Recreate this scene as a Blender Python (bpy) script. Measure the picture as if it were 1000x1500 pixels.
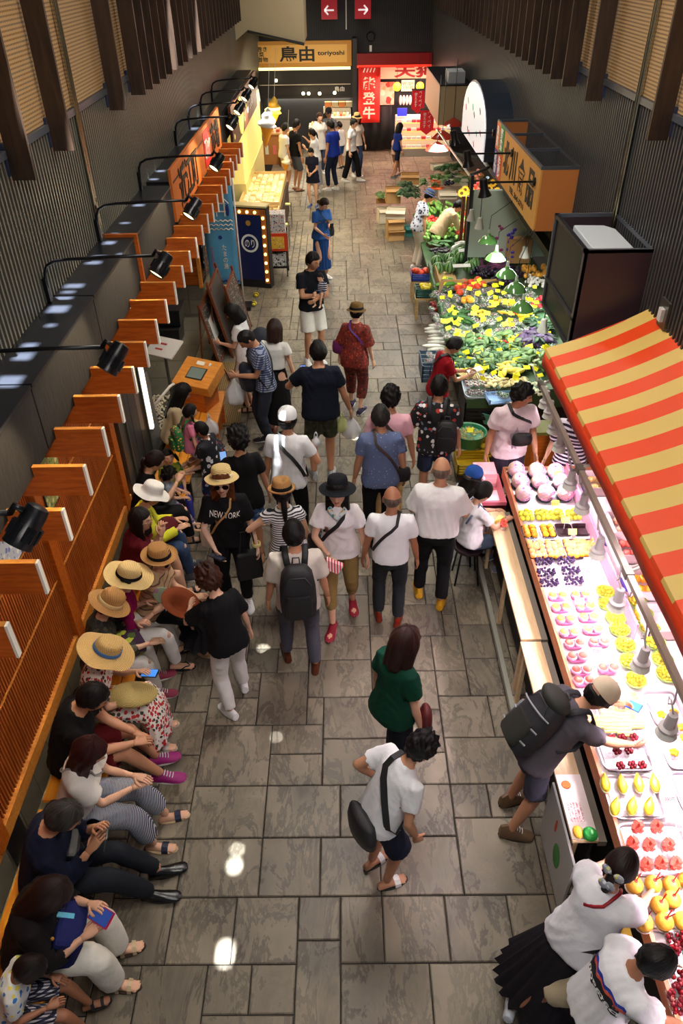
import bpy,bmesh,math,random
import numpy as np
from mathutils import Vector,Matrix
from mathutils.bvhtree import BVHTree
for _o in list(bpy.data.objects):
 bpy.data.objects.remove(_o)
SC=bpy.context.scene
COL=SC.collection
TMP=bpy.data.scenes.new('workbench')  # shapes are merged here, away from the finished objects
def dgraph():
 L_=TMP.view_layers[0];L_.update();return L_.depsgraph
random.seed(7)
RNG=np.random.RandomState(11)
PI=math.pi
# ---------------------------------------------------------------- camera (5.3 m up on a gallery, looking down the aisle, +Y)
CAM_H=5.3
FPX=1090.56
_p,_y,_r=math.radians(37.285),math.radians(-0.4136),math.radians(0.934)
FW=np.array([math.sin(_y)*math.cos(_p),math.cos(_y)*math.cos(_p),-math.sin(_p)])
_rt=np.array([math.cos(_y),-math.sin(_y),0.0])
_dn=np.cross(FW,_rt)
RT=math.cos(_r)*_rt+math.sin(_r)*_dn
DN=-math.sin(_r)*_rt+math.cos(_r)*_dn
CAMP=np.array([0.0,0.0,CAM_H])
cam_data=bpy.data.cameras.new('camera')
cam_data.sensor_fit='VERTICAL'
cam_data.sensor_height=36.0
cam_data.lens=FPX/1500.0*36.0
cam_data.clip_start=0.1
cam_data.clip_end=200
cam=bpy.data.objects.new('camera',cam_data)
COL.objects.link(cam)
_M=Matrix(((RT[0],-DN[0],-FW[0],0),(RT[1],-DN[1],-FW[1],0),(RT[2],-DN[2],-FW[2],CAM_H),(0,0,0,1)))
cam.matrix_world=_M
SC.camera=cam
def ray(px,py):
 d=(px-500)*RT+(py-750)*DN+FPX*FW
 return d/np.linalg.norm(d)
def PZ(px,py,z=0.0):
 d=ray(px,py);return CAMP+d*(z-CAM_H)/d[2]
def PX(px,py,X):
 d=ray(px,py);return CAMP+d*X/d[0]
def PY(px,py,Y):
 d=ray(px,py);return CAMP+d*Y/d[1]
 # ---------------------------------------------------------------- view, world, lights
SC.view_settings.view_transform='Standard'
SC.view_settings.look='None'
SC.view_settings.gamma=1.0
SC.view_settings.exposure=0.14
SC.view_settings.use_curve_mapping=False
SC.cycles.use_denoising=True
SC.cycles.max_bounces=6
SC.cycles.diffuse_bounces=3
SC.cycles.glossy_bounces=3
SC.cycles.transmission_bounces=4
SC.cycles.transparent_max_bounces=6
SC.cycles.sample_clamp_indirect=4.0
SC.cycles.caustics_reflective=False
SC.cycles.caustics_refractive=False
world=bpy.data.worlds.new('world')
SC.world=world
world.use_nodes=True
world.node_tree.nodes['Background'].inputs[0].default_value=(0.80,0.88,1.0,1)
world.node_tree.nodes['Background'].inputs[1].default_value=0.16
def add_light(name,kind,loc,energy,color=(1,1,1),size=0.3,target=None,angle=60,blend=0.3,sizey=None):
 L=bpy.data.lights.new(name,kind)
 L.energy=energy;L.color=color
 if kind=='AREA':
  L.shape='RECTANGLE';L.size=size;L.size_y=sizey or size
 elif kind=='SPOT':
  L.spot_size=math.radians(angle);L.spot_blend=blend;L.shadow_soft_size=size
 elif kind=='SUN':
  L.angle=math.radians(size)
 else:
  L.shadow_soft_size=size
 o=bpy.data.objects.new(name,L);COL.objects.link(o)
 o.location=Vector([float(v) for v in loc])
 if target is not None:
  o.rotation_euler=(Vector([float(v) for v in target])-o.location).to_track_quat('-Z','Y').to_euler()
 return o
SUN_DIR=np.array([-0.10,0.12,-1.0]);SUN_DIR=SUN_DIR/np.linalg.norm(SUN_DIR)
_s=add_light('sun','SUN',(0,0,12),160.0,(0.93,0.97,1.0),size=0.9)
_s.rotation_euler=Vector(SUN_DIR.tolist()).to_track_quat('-Z','Y').to_euler()
# area lights added under the roof as soft general light
for _i,(_yy,_e) in enumerate(((1.2,125),(6.5,155),(12.5,135),(19.5,100))):
 add_light('hall_fill','AREA',(0.35,_yy,6.3),_e,(1.0,0.93,0.85),size=0.9,sizey=2.5,target=(0.35,_yy,0))
 # ---------------------------------------------------------------- colour and materials
def lin(c):
 out=[]
 for v in c[:3]:
  v=v/255.0
  out.append(v/12.92 if v<=0.04045 else ((v+0.055)/1.055)**2.4)
 return (out[0],out[1],out[2],1.0)
_MATS={}
def nmat(name):
 m=bpy.data.materials.new(name);m.use_nodes=True
 return m,m.node_tree,m.node_tree.nodes['Principled BSDF']
def node(nt,typ,**kw):
 n=nt.nodes.new(typ)
 for k,v in kw.items():
  if k.startswith('in_'):
   key=k[3:]
   n.inputs[int(key) if key.isdigit() else key].default_value=v
  else:
   setattr(n,k,v)
 return n
def mat(name,color,rough=0.6,metal=0.0,bump=0.0,bscale=40.0,vary=0.0,vscale=6.0,emit=0.0,emitc=None,stretch=(1,1,1),spec=None,coat=0.0,sheen=0.0,alpha=None,trans=0.0,rand=0.0):
 key=(name,color,rough,metal,bump,bscale,vary,vscale,emit,stretch,coat,sheen,alpha,trans,rand)
 if key in _MATS:return _MATS[key]
 m,nt,b=nmat(name)
 b.inputs['Base Color'].default_value=lin(color)
 b.inputs['Roughness'].default_value=rough
 b.inputs['Metallic'].default_value=metal
 if spec is not None:b.inputs['Specular IOR Level'].default_value=spec
 if coat:b.inputs['Coat Weight'].default_value=coat;b.inputs['Coat Roughness'].default_value=0.1
 if sheen:b.inputs['Sheen Weight'].default_value=sheen
 if trans:b.inputs['Transmission Weight'].default_value=trans
 if alpha is not None:b.inputs['Alpha'].default_value=alpha
 if emit:
  b.inputs['Emission Color'].default_value=lin(emitc or color);b.inputs['Emission Strength'].default_value=emit
 src=None
 if vary or bump or rand:
  tc=node(nt,'ShaderNodeTexCoord');mp=node(nt,'ShaderNodeMapping');mp.inputs['Scale'].default_value=stretch
  nt.links.new(tc.outputs['Object'],mp.inputs['Vector']);src=mp.outputs['Vector']
 if vary or rand:
  hs=node(nt,'ShaderNodeHueSaturation');hs.inputs['Color'].default_value=lin(color)
  mr=node(nt,'ShaderNodeMapRange');mr.inputs['To Min'].default_value=1-vary;mr.inputs['To Max'].default_value=1+vary
  nz=node(nt,'ShaderNodeTexNoise');nz.inputs['Scale'].default_value=vscale;nz.inputs['Detail'].default_value=4
  nt.links.new(src,nz.inputs['Vector'])
  mr.inputs['From Min'].default_value=0.3;mr.inputs['From Max'].default_value=0.7
  nt.links.new(nz.outputs['Fac'],mr.inputs['Value'])
  val=mr.outputs['Result']
  if rand:
   oi=node(nt,'ShaderNodeObjectInfo');m2=node(nt,'ShaderNodeMapRange');m2.inputs['To Min'].default_value=1-rand;m2.inputs['To Max'].default_value=1+rand
   nt.links.new(oi.outputs['Random'],m2.inputs['Value'])
   mu=node(nt,'ShaderNodeMath',operation='MULTIPLY');nt.links.new(val,mu.inputs[0]);nt.links.new(m2.outputs['Result'],mu.inputs[1]);val=mu.outputs[0]
  nt.links.new(val,hs.inputs['Value']);nt.links.new(hs.outputs['Color'],b.inputs['Base Color'])
 if bump:
  nb=node(nt,'ShaderNodeTexNoise');nb.inputs['Scale'].default_value=bscale;nb.inputs['Detail'].default_value=3
  nt.links.new(src,nb.inputs['Vector'])
  bu=node(nt,'ShaderNodeBump');bu.inputs['Strength'].default_value=bump;bu.inputs['Distance'].default_value=0.01
  nt.links.new(nb.outputs['Fac'],bu.inputs['Height']);nt.links.new(bu.outputs['Normal'],b.inputs['Normal'])
 _MATS[key]=m
 return m
def wood(name,c1,c2,rough=0.45,scale=3.0,axis=(1,14,14),rand=0.08):
 key=('wood',name,c1,c2,axis)
 if key in _MATS:return _MATS[key]
 m,nt,b=nmat(name)
 tc=node(nt,'ShaderNodeTexCoord');mp=node(nt,'ShaderNodeMapping');mp.inputs['Scale'].default_value=axis
 nz=node(nt,'ShaderNodeTexNoise');nz.inputs['Scale'].default_value=scale;nz.inputs['Detail'].default_value=6;nz.inputs['Distortion'].default_value=0.6
 oi=node(nt,'ShaderNodeObjectInfo');ad=node(nt,'ShaderNodeVectorMath',operation='ADD')
 sc=node(nt,'ShaderNodeMath',operation='MULTIPLY');sc.inputs[1].default_value=17.0
 nt.links.new(oi.outputs['Random'],sc.inputs[0]);nt.links.new(sc.outputs[0],ad.inputs[1])
 nt.links.new(tc.outputs['Object'],mp.inputs['Vector']);nt.links.new(mp.outputs['Vector'],ad.inputs[0]);nt.links.new(ad.outputs[0],nz.inputs['Vector'])
 cr=node(nt,'ShaderNodeValToRGB');cr.color_ramp.elements[0].position=0.3;cr.color_ramp.elements[0].color=lin(c1)
 cr.color_ramp.elements[1].position=0.7;cr.color_ramp.elements[1].color=lin(c2)
 nt.links.new(nz.outputs['Fac'],cr.inputs['Fac'])
 nt.links.new(cr.outputs['Color'],b.inputs['Base Color'])
 bu=node(nt,'ShaderNodeBump');bu.inputs['Strength'].default_value=0.15;bu.inputs['Distance'].default_value=0.005
 nt.links.new(nz.outputs['Fac'],bu.inputs['Height']);nt.links.new(bu.outputs['Normal'],b.inputs['Normal'])
 b.inputs['Roughness'].default_value=rough
 _MATS[key]=m
 return m
def cell_print(name,base,cols,scale=14.0,thr=0.35,rough=0.8,stretch=(1,1,1),leaf=None):
 """cloth printed with scattered blobs / flowers of several colours"""
 m,nt,b=nmat(name)
 tc=node(nt,'ShaderNodeTexCoord');mp=node(nt,'ShaderNodeMapping');mp.inputs['Scale'].default_value=stretch
 nt.links.new(tc.outputs['Object'],mp.inputs['Vector'])
 wn=node(nt,'ShaderNodeTexNoise');wn.inputs['Scale'].default_value=scale*1.7
 ml=node(nt,'ShaderNodeVectorMath',operation='SCALE');ml.inputs['Scale'].default_value=0.5/scale
 nt.links.new(mp.outputs['Vector'],wn.inputs['Vector']);nt.links.new(wn.outputs['Color'],ml.inputs[0])
 ad=node(nt,'ShaderNodeVectorMath',operation='ADD');nt.links.new(mp.outputs['Vector'],ad.inputs[0]);nt.links.new(ml.outputs[0],ad.inputs[1])
 vo=node(nt,'ShaderNodeTexVoronoi');vo.inputs['Scale'].default_value=scale
 nt.links.new(ad.outputs[0],vo.inputs['Vector'])
 cr=node(nt,'ShaderNodeValToRGB');cr.color_ramp.interpolation='CONSTANT'
 sx=node(nt,'ShaderNodeSeparateColor');nt.links.new(vo.outputs['Color'],sx.inputs[0])
 nt.links.new(sx.outputs[0],cr.inputs['Fac'])
 while len(cr.color_ramp.elements)<len(cols):cr.color_ramp.elements.new(0.5)
 for i,c in enumerate(cols):
  cr.color_ramp.elements[i].position=i/len(cols);cr.color_ramp.elements[i].color=lin(c)
 lt=node(nt,'ShaderNodeMath',operation='LESS_THAN');lt.inputs[1].default_value=thr
 nt.links.new(vo.outputs['Distance'],lt.inputs[0])
 mx=node(nt,'ShaderNodeMix',data_type='RGBA')
 mx.inputs['A'].default_value=lin(base)
 nt.links.new(lt.outputs[0],mx.inputs['Factor']);nt.links.new(cr.outputs['Color'],mx.inputs['B'])
 nt.links.new(mx.outputs['Result'],b.inputs['Base Color']);b.inputs['Roughness'].default_value=rough
 return m
def stripe(name,c1,c2,axis='Z',freq=30.0,duty=0.5,rough=0.8,c3=None,axis2='X'):
 """woven stripes (or checks when c3 is given) running through the cloth"""
 m,nt,b=nmat(name)
 tc=node(nt,'ShaderNodeTexCoord');sp=node(nt,'ShaderNodeSeparateXYZ');nt.links.new(tc.outputs['Object'],sp.inputs[0])
 def band(ax):
  mu=node(nt,'ShaderNodeMath',operation='MULTIPLY');mu.inputs[1].default_value=freq;nt.links.new(sp.outputs[ax],mu.inputs[0])
  fr=node(nt,'ShaderNodeMath',operation='FRACT');nt.links.new(mu.outputs[0],fr.inputs[0])
  lt=node(nt,'ShaderNodeMath',operation='LESS_THAN');lt.inputs[1].default_value=duty;nt.links.new(fr.outputs[0],lt.inputs[0])
  return lt.outputs[0]
 mx=node(nt,'ShaderNodeMix',data_type='RGBA');mx.inputs['A'].default_value=lin(c1);mx.inputs['B'].default_value=lin(c2)
 nt.links.new(band(axis),mx.inputs['Factor']);out=mx.outputs['Result']
 if c3 is not None:
  m2=node(nt,'ShaderNodeMix',data_type='RGBA',blend_type='MULTIPLY');m3=node(nt,'ShaderNodeMix',data_type='RGBA')
  m3.inputs['A'].default_value=(1,1,1,1);m3.inputs['B'].default_value=lin(c3);nt.links.new(band(axis2),m3.inputs['Factor'])
  m2.inputs['Factor'].default_value=1.0;nt.links.new(out,m2.inputs['A']);nt.links.new(m3.outputs['Result'],m2.inputs['B']);out=m2.outputs['Result']
 nt.links.new(out,b.inputs['Base Color']);b.inputs['Roughness'].default_value=rough
 return m
def cloth(c,rough=0.85,vary=0.07):
 return mat('cloth',c,rough,bump=0.45,bscale=18,vary=vary,vscale=7,spec=0.2)
 # ---------------------------------------------------------------- mesh building
class MB:
 """collects shapes; build() links them as ONE mesh object"""
 def __init__(s):
  s.v=[];s.f=[];s.m=[];s.n=0;s.uv=None
 def add(s,vs,fs,mi=0):
  vs=np.asarray(vs,float);s.v.append(vs)
  s.f.extend([tuple(int(i)+s.n for i in f) for f in fs]);s.m.extend([mi]*len(fs));s.n+=len(vs)
  return s
 def box(s,c,d,mi=0,R=None,taper=1.0):
  x,y,z=d[0]/2,d[1]/2,d[2]/2;t=taper
  vs=np.array([(-x,-y,-z),(x,-y,-z),(x,y,-z),(-x,y,-z),(-x*t,-y*t,z),(x*t,-y*t,z),(x*t,y*t,z),(-x*t,y*t,z)],float)
  if R is not None:vs=vs@np.asarray(R).T
  return s.add(vs+np.asarray(c,float),[(0,3,2,1),(4,5,6,7),(0,1,5,4),(1,2,6,5),(2,3,7,6),(3,0,4,7)],mi)
 def bbox(s,x0,x1,y0,y1,z0,z1,mi=0):
  return s.box(((x0+x1)/2,(y0+y1)/2,(z0+z1)/2),(abs(x1-x0),abs(y1-y0),abs(z1-z0)),mi)
 def rings(s,rings,mi=0,cap0=True,cap1=True,closed=True):
  n=len(rings[0]);base=s.n;k=len(rings)
  vs=np.concatenate([np.asarray(r,float) for r in rings]);fs=[]
  for i in range(k-1):
   for j in range(n if closed else n-1):
    a=i*n+j;b_=i*n+(j+1)%n
    fs.append((a,b_,b_+n,a+n))
  if cap0:fs.append(tuple(range(n-1,-1,-1)))
  if cap1:fs.append(tuple((k-1)*n+j for j in range(n)))
  return s.add(vs,fs,mi)
 def tube(s,pts,rad,n=10,side=None,mi=0,cap0=True,cap1=True,flat=1.0):
  """rad: one number, list of numbers, or list of (a, b)"""
  pts=[np.asarray(p,float) for p in pts];k=len(pts)
  if not hasattr(rad,'__len__'):rad=[rad]*k
  R=[]
  prev=None
  for i,p in enumerate(pts):
   t=pts[min(i+1,k-1)]-pts[max(i-1,0)];t=t/(np.linalg.norm(t)+1e-9)
   sd=np.asarray(side if side is not None else (prev if prev is not None else (0.9,0.1,0.2)),float)
   u=sd-t*np.dot(sd,t)
   if np.linalg.norm(u)<1e-4:u=np.cross(t,(0,0,1.0)) if abs(t[2])<.9 else np.array([1.0,0,0])
   u/=np.linalg.norm(u);w=np.cross(t,u)
   if side is None:prev=u
   a,b_=rad[i] if hasattr(rad[i],'__len__') else (rad[i],rad[i]*flat)
   an=np.arange(n)*2*PI/n
   R.append(p+np.outer(np.cos(an)*a,u)+np.outer(np.sin(an)*b_,w))
  return s.rings(R,mi,cap0,cap1)
 def lathe(s,prof,n=24,c=(0,0,0),mi=0,R=None,cap0=False,cap1=False,sx=1.0,sy=1.0):
  an=np.arange(n)*2*PI/n;rs=[]
  for r,z in prof:
   v=np.stack([np.cos(an)*r*sx,np.sin(an)*r*sy,np.full(n,z)],1)
   if R is not None:v=v@np.asarray(R).T
   rs.append(v+np.asarray(c,float))
  return s.rings(rs,mi,cap0,cap1)
 def ball(s,c,r,n=12,k=8,mi=0,R=None):
  if not hasattr(r,'__len__'):r=(r,r,r)
  vs=[(0,0,-r[2])];fs=[]
  for i in range(1,k):
   e=-PI/2+PI*i/k
   for j in range(n):
    a=2*PI*j/n;vs.append((math.cos(e)*math.cos(a)*r[0],math.cos(e)*math.sin(a)*r[1],math.sin(e)*r[2]))
  vs.append((0,0,r[2]));L=len(vs)-1
  for j in range(n):
   fs.append((0,1+(j+1)%n,1+j));fs.append((L,L-n+j,L-n+(j+1)%n))
  for i in range(k-2):
   for j in range(n):
    a=1+i*n+j;b_=1+i*n+(j+1)%n;fs.append((a,b_,b_+n,a+n))
  vs=np.array(vs)
  if R is not None:vs=vs@np.asarray(R).T
  return s.add(vs+np.asarray(c,float),fs,mi)
 def quad(s,a,b_,c,d,mi=0):
  return s.add([a,b_,c,d],[(0,1,2,3)],mi)
 def mesh(s,name,mats,smooth=False):
  V=np.concatenate(s.v) if s.v else np.zeros((0,3))
  me=bpy.data.meshes.new(name)
  me.from_pydata(V.tolist(),[],s.f)
  for m in (mats if isinstance(mats,(list,tuple)) else [mats]):me.materials.append(m)
  if any(s.m):me.polygons.foreach_set('material_index',s.m)
  if smooth is True:me.polygons.foreach_set('use_smooth',[True]*len(s.f))
  if smooth=='auto':
   me.polygons.foreach_set('use_smooth',[True]*len(s.f))
   me.set_sharp_from_angle(angle=0.7)
  me.update()
  return me
 def build(s,name,mats,parent=None,smooth=False,loc=None,bevel=0.0):
  me=s.mesh(name,mats,smooth)
  o=bpy.data.objects.new(name,me);COL.objects.link(o)
  if parent is not None:o.parent=parent
  if loc is not None:o.location=[float(x) for x in loc]
  if bevel:
   md=o.modifiers.new('b','BEVEL');md.width=bevel;md.segments=2;md.limit_method='ANGLE'
  return o
def tag(o,label=None,cat=None,group=None,kind=None):
 if label:o['label']=label
 if cat:o['category']=cat
 if group:o['group']=group
 if kind:o['kind']=kind
 return o
def empty(name,loc=(0,0,0),rz=0.0):
 o=bpy.data.objects.new(name,None);COL.objects.link(o);o.location=[float(v) for v in loc];o.rotation_euler=(0,0,rz)
 o.empty_display_size=0.1
 return o
def thing(name,label,cat,loc=(0,0,0),rz=0.0,group=None):
 return tag(empty(name,loc,rz),label,cat,group)
def copy_tree(o,parent=None):
 c=o.copy();COL.objects.link(c);c.parent=parent
 for ch in o.children:copy_tree(ch,c)
 return c
def struct(o):
 o['kind']='structure';return o
def Rz(a):c,s_=math.cos(a),math.sin(a);return np.array([[c,-s_,0],[s_,c,0],[0,0,1.0]])
def Rx(a):c,s_=math.cos(a),math.sin(a);return np.array([[1.0,0,0],[0,c,-s_],[0,s_,c]])
def Ry(a):c,s_=math.cos(a),math.sin(a);return np.array([[c,0,s_],[0,1.0,0],[-s_,0,c]])
def text_mesh(body,size=1.0,bold=0.0,extrude=0.0,align='CENTER',spacing=1.0,line=1.0,shear=0.0):
 """mesh of flat lettering in the XY plane, centred"""
 cu=bpy.data.curves.new('lettering','FONT');cu.body=body;cu.size=size;cu.offset=bold;cu.extrude=extrude
 cu.align_x=align;cu.align_y='CENTER';cu.space_character=spacing;cu.space_line=line;cu.shear=shear
 cu.resolution_u=3
 o=bpy.data.objects.new('lettering',cu);TMP.collection.objects.link(o)
 me=bpy.data.meshes.new_from_object(o.evaluated_get(dgraph()))
 bpy.data.objects.remove(o);bpy.data.curves.remove(cu)
 return me
def text_obj(name,body,size,material,origin,xdir,ydir,parent=None,bold=0.0,extrude=0.003,spacing=1.0,line=1.0,fit=None,inv=None,shear=0.0):
 """lettering lying on a surface: xdir reading direction, ydir up, in parent's frame"""
 me=text_mesh(body,size,bold,extrude,'CENTER',spacing,line,shear)
 V=np.array([v.co[:] for v in me.vertices])
 if len(V)==0:return None
 lo,hi=V.min(0),V.max(0);V[:,:2]-=(lo[:2]+hi[:2])/2
 if fit:
  V[:,0]*=fit[0]/max(1e-6,hi[0]-lo[0]);V[:,1]*=fit[1]/max(1e-6,hi[1]-lo[1])
 x=np.asarray(xdir,float);x/=np.linalg.norm(x);y=np.asarray(ydir,float);y-=x*np.dot(x,y);y/=np.linalg.norm(y);z=np.cross(x,y)
 W=np.asarray(origin,float)+np.outer(V[:,0],x)+np.outer(V[:,1],y)+np.outer(V[:,2],z)
 me.vertices.foreach_set('co',W.ravel());me.update()
 me.materials.clear();me.materials.append(material)
 o=bpy.data.objects.new(name,me);COL.objects.link(o)
 if parent is not None:o.parent=parent
 return o
 # ---------------------------------------------------------------- people
SKIN={}
def skin_mat(tone):
 if tone not in SKIN:
  m=mat('skin',tone,0.5,vary=0.05,vscale=9,bump=0.08,bscale=60)
  b=m.node_tree.nodes['Principled BSDF'];b.inputs['Subsurface Weight'].default_value=0.0
  SKIN[tone]=m
 return SKIN[tone]
def hair_mat(c,rough=0.45):
 key=('hair',c)
 if key in _MATS:return _MATS[key]
 m,nt,b=nmat('hair')
 uv=node(nt,'ShaderNodeUVMap');mp=node(nt,'ShaderNodeMapping');mp.inputs['Scale'].default_value=(70,3,1)
 nz=node(nt,'ShaderNodeTexNoise');nz.inputs['Scale'].default_value=1.0;nz.inputs['Detail'].default_value=4;nz.inputs['Distortion'].default_value=0.4
 nt.links.new(uv.outputs[0],mp.inputs['Vector']);nt.links.new(mp.outputs[0],nz.inputs['Vector'])
 cr=node(nt,'ShaderNodeValToRGB');cr.color_ramp.elements[0].position=0.3;cr.color_ramp.elements[1].position=0.75
 cr.color_ramp.elements[0].color=lin([v*0.55 for v in c]);cr.color_ramp.elements[1].color=lin([min(255,v*1.1) for v in c])
 nt.links.new(nz.outputs['Fac'],cr.inputs['Fac']);nt.links.new(cr.outputs['Color'],b.inputs['Base Color'])
 bu=node(nt,'ShaderNodeBump');bu.inputs['Strength'].default_value=0.8;bu.inputs['Distance'].default_value=0.006
 nt.links.new(nz.outputs['Fac'],bu.inputs['Height']);nt.links.new(bu.outputs['Normal'],b.inputs['Normal'])
 b.inputs['Roughness'].default_value=rough
 b.inputs['Specular IOR Level'].default_value=0.22
 _MATS[key]=m
 return m
def remesh(mb,voxel,smooth=4,openings=(),wrinkle=0.0,wfreq=14.0,seed=0,wdir=None):
 """union of the collected closed shapes as one continuous skin -> (verts, faces)"""
 me=mb.mesh('tmp',[])
 o=bpy.data.objects.new('tmp',me);TMP.collection.objects.link(o)
 md=o.modifiers.new('r','REMESH');md.mode='VOXEL';md.voxel_size=voxel
 if smooth:
  ms=o.modifiers.new('s','SMOOTH');ms.factor=0.5;ms.iterations=smooth
 ev=o.evaluated_get(dgraph());m2=ev.to_mesh()
 nv=len(m2.vertices);V=np.empty(nv*3);m2.vertices.foreach_get('co',V);V=V.reshape(-1,3)
 N=np.empty(nv*3);m2.vertices.foreach_get('normal',N);N=N.reshape(-1,3)
 nf=len(m2.polygons);L=np.empty(len(m2.loops),np.int32);m2.loops.foreach_get('vertex_index',L)
 ls=np.empty(nf,np.int32);m2.polygons.foreach_get('loop_total',ls)
 FN=np.empty(nf*3);m2.polygons.foreach_get('normal',FN);FN=FN.reshape(-1,3)
 FC=np.empty(nf*3);m2.polygons.foreach_get('center',FC);FC=FC.reshape(-1,3)
 ev.to_mesh_clear();bpy.data.objects.remove(o);bpy.data.meshes.remove(me)
 if nf and np.all(ls==4):F=L.reshape(-1,4)
 else:
  F=[];k=0
  for t in ls:F.append(L[k:k+t]);k+=t
 if wrinkle:
  rs=np.random.RandomState(seed)
  d=np.zeros(nv)
  P=V.copy()
  for a,fr in ((1.0,1.0),(0.6,1.9),(0.35,3.3)):
   k1=rs.randn(3);k1/=np.linalg.norm(k1);k2=rs.randn(3);k2/=np.linalg.norm(k2);k3=rs.randn(3);k3/=np.linalg.norm(k3)
   k1[2]*=0.6
   w=np.sin(P@k1*wfreq*fr*2.2+1.6*np.sin(P@k2*wfreq*fr+rs.rand()*6)+rs.rand()*6)
   w*=0.5+0.5*np.sin(P@k3*wfreq*0.9+rs.rand()*6)
   d+=a*(1-np.abs(w)*2)*0.5
  V=V+N*(d*wrinkle)[:,None]
 if len(openings) and nf:
  keep=np.ones(nf,bool)
  for c,n,r in openings:
   dd=FC-np.asarray(c);nn=np.asarray(n)/np.linalg.norm(n)
   h=dd@nn
   keep&=~((np.abs(h)<0.05)&(FN@nn>0.55)&(np.linalg.norm(dd,axis=1)<r)&(h>-0.045))
  F=F[keep] if isinstance(F,np.ndarray) else [f for f,k_ in zip(F,keep) if k_]
 return V,F
def ik(a,b_,l1,l2,pole):
 a=np.asarray(a,float);b_=np.asarray(b_,float);d=b_-a;D=np.linalg.norm(d)
 Dm=(l1+l2)*0.995
 if D>Dm:b_=a+d*Dm/D;d=b_-a;D=Dm
 D=max(D,abs(l1-l2)+1e-3)
 u=d/D;x=(l1*l1-l2*l2+D*D)/(2*D);h=math.sqrt(max(0,l1*l1-x*x))
 p=np.asarray(pole,float);p=p-u*np.dot(p,u);p/=np.linalg.norm(p)+1e-9
 return a+u*x+p*h,b_
def head_r(az,el):
 """radius of a head (unit metres at 1.7 m stature) in a direction; az 0 = face"""
 x=np.cos(el)*np.sin(az);y=np.cos(el)*np.cos(az);z=np.sin(el)
 a,b_,c=0.074,0.094,0.112
 low=np.clip(-z,0,1)
 aa=a*(1-0.26*low);bb=np.where(y>0,b_*(1-0.10*low),b_*(1-0.34*low))
 r=1/np.sqrt((x/aa)**2+(y/bb)**2+(z/c)**2)
 d=np.degrees
 A=np.abs(d(az));E=d(el)
 g=lambda v,m,s_:np.exp(-((v-m)/s_)**2)
 r=r+0.021*g(A,0,9)*np.where(E>-11,g(E,-11,15),g(E,-11,5))
 r=r-0.010*g(A,23,11)*g(E,5,7)
 r=r+0.004*g(A,18,22)*g(E,17,6)
 r=r+0.006*g(A,0,15)*(g(E,-29,3.2)+g(E,-36,3.2))
 r=r+0.006*g(A,0,16)*g(E,-54,9)
 r=r+0.003*g(A,38,14)*g(E,-12,12)
 return r
def sph(naz,nel,warp=0.0,elo=-88,ehi=88):
 t=np.arange(naz)*2*PI/naz
 az=t-warp*np.sin(t)
 el=np.radians(np.linspace(elo,ehi,nel))
 return np.meshgrid(az,el)
def sph_faces(naz,nel):
 f=[]
 for i in range(nel-1):
  for j in range(naz):
   a=i*naz+j;b_=i*naz+(j+1)%naz;f.append((a,a+naz,b_+naz,b_))
 f.append(tuple(range(naz)));f.append(tuple((nel-1)*naz+j for j in range(naz-1,-1,-1)))
 return f
def dirs(az,el):
 return np.stack([np.cos(el)*np.sin(az),np.cos(el)*np.cos(az),np.sin(el)],-1)
def hair_mesh(style,seed,length=0.0):
 """hair as a cap around the head, hair-style by style; returns verts, faces, uvs(per vert)"""
 rs=np.random.RandomState(seed)
 naz,nel=56,34
 az,el=sph(naz,nel)
 A=np.abs(np.degrees(np.arctan2(np.sin(az),np.cos(az))));E=np.degrees(el)
 hr=head_r(az,el)
 sm=lambda v,lo,hi:np.clip((v-lo)/(hi-lo),0,1)
 thick={'short':.016,'crop':.008,'bob':.026,'long':.024,'tied':.014,'curly':.032,'fringe':.004,'spiky':.024}[style]
 # hairline: lowest elevation covered, as a function of azimuth
 front={'short':33,'crop':36,'bob':22,'long':30,'tied':34,'curly':26,'fringe':200,'spiky':30}[style]
 side={'bob':-95,'long':-95,'curly':-25,'tied':-8}.get(style,-6)
 back={'bob':-95,'long':-95,'curly':-50,'tied':-46}.get(style,-46)
 lim=np.where(A<48,front,np.where(A<72,front+(side-front)*(A-48)/24,side+(back-side)*sm(A,95,130)))
 if style=='fringe':
  cover=sm(A,55,95)*(1-sm(E,5,62))*sm(E,-46,-34)
 else:
  cover=sm(E-lim,-4,4)
 nz=np.zeros_like(az)
 for k in range(7):
  f=rs.randint(3,15);nz+=rs.randn()*np.sin(f*az+rs.rand()*6+rs.randn()*2*el)
 nz/=3
 th=thick*(1+0.10*nz)
 if style in ('curly','spiky','short','crop'):
  hf=np.zeros_like(az)
  for k in range(14):
   f1,f2=rs.randint(4,17),rs.randint(5,15);hf+=np.sin(f1*az+rs.rand()*6)*np.sin(f2*el+rs.rand()*6)
  th=th*(1+(0.16 if style=='curly' else 0.12 if style=='spiky' else .05)*hf)
  th=th*(0.7+0.4*sm(E,-20,60)) if style not in ('short','crop') else th
 r=hr+th
 r=r+0.004*sm(E,40,80)*(style!='crop')
 if style in ('bob','long'):
  R0=(head_r(az,el*0)+thick)*.99+0.004*nz
  curt=R0/np.maximum(np.cos(el),0.15)
  L=length if length else (0.15 if style=='bob' else 0.32)
  cap_=L*(1+0.05*nz)/np.maximum(np.sin(-el),0.05)
  low=np.minimum(curt,cap_)
  r=np.where(E<0,np.maximum(np.minimum(low,0.45),r*(E>-35)),np.maximum(r,np.where(E<12,r,r)))
 r=cover*r+(1-cover)*(hr*0.86)
 V=dirs(az,el)*r[...,None]
 uv=np.stack([np.broadcast_to(az/(2*PI),az.shape),el/PI+0.5],-1)
 return V.reshape(-1,3),sph_faces(naz,nel),uv.reshape(-1,2)
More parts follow.
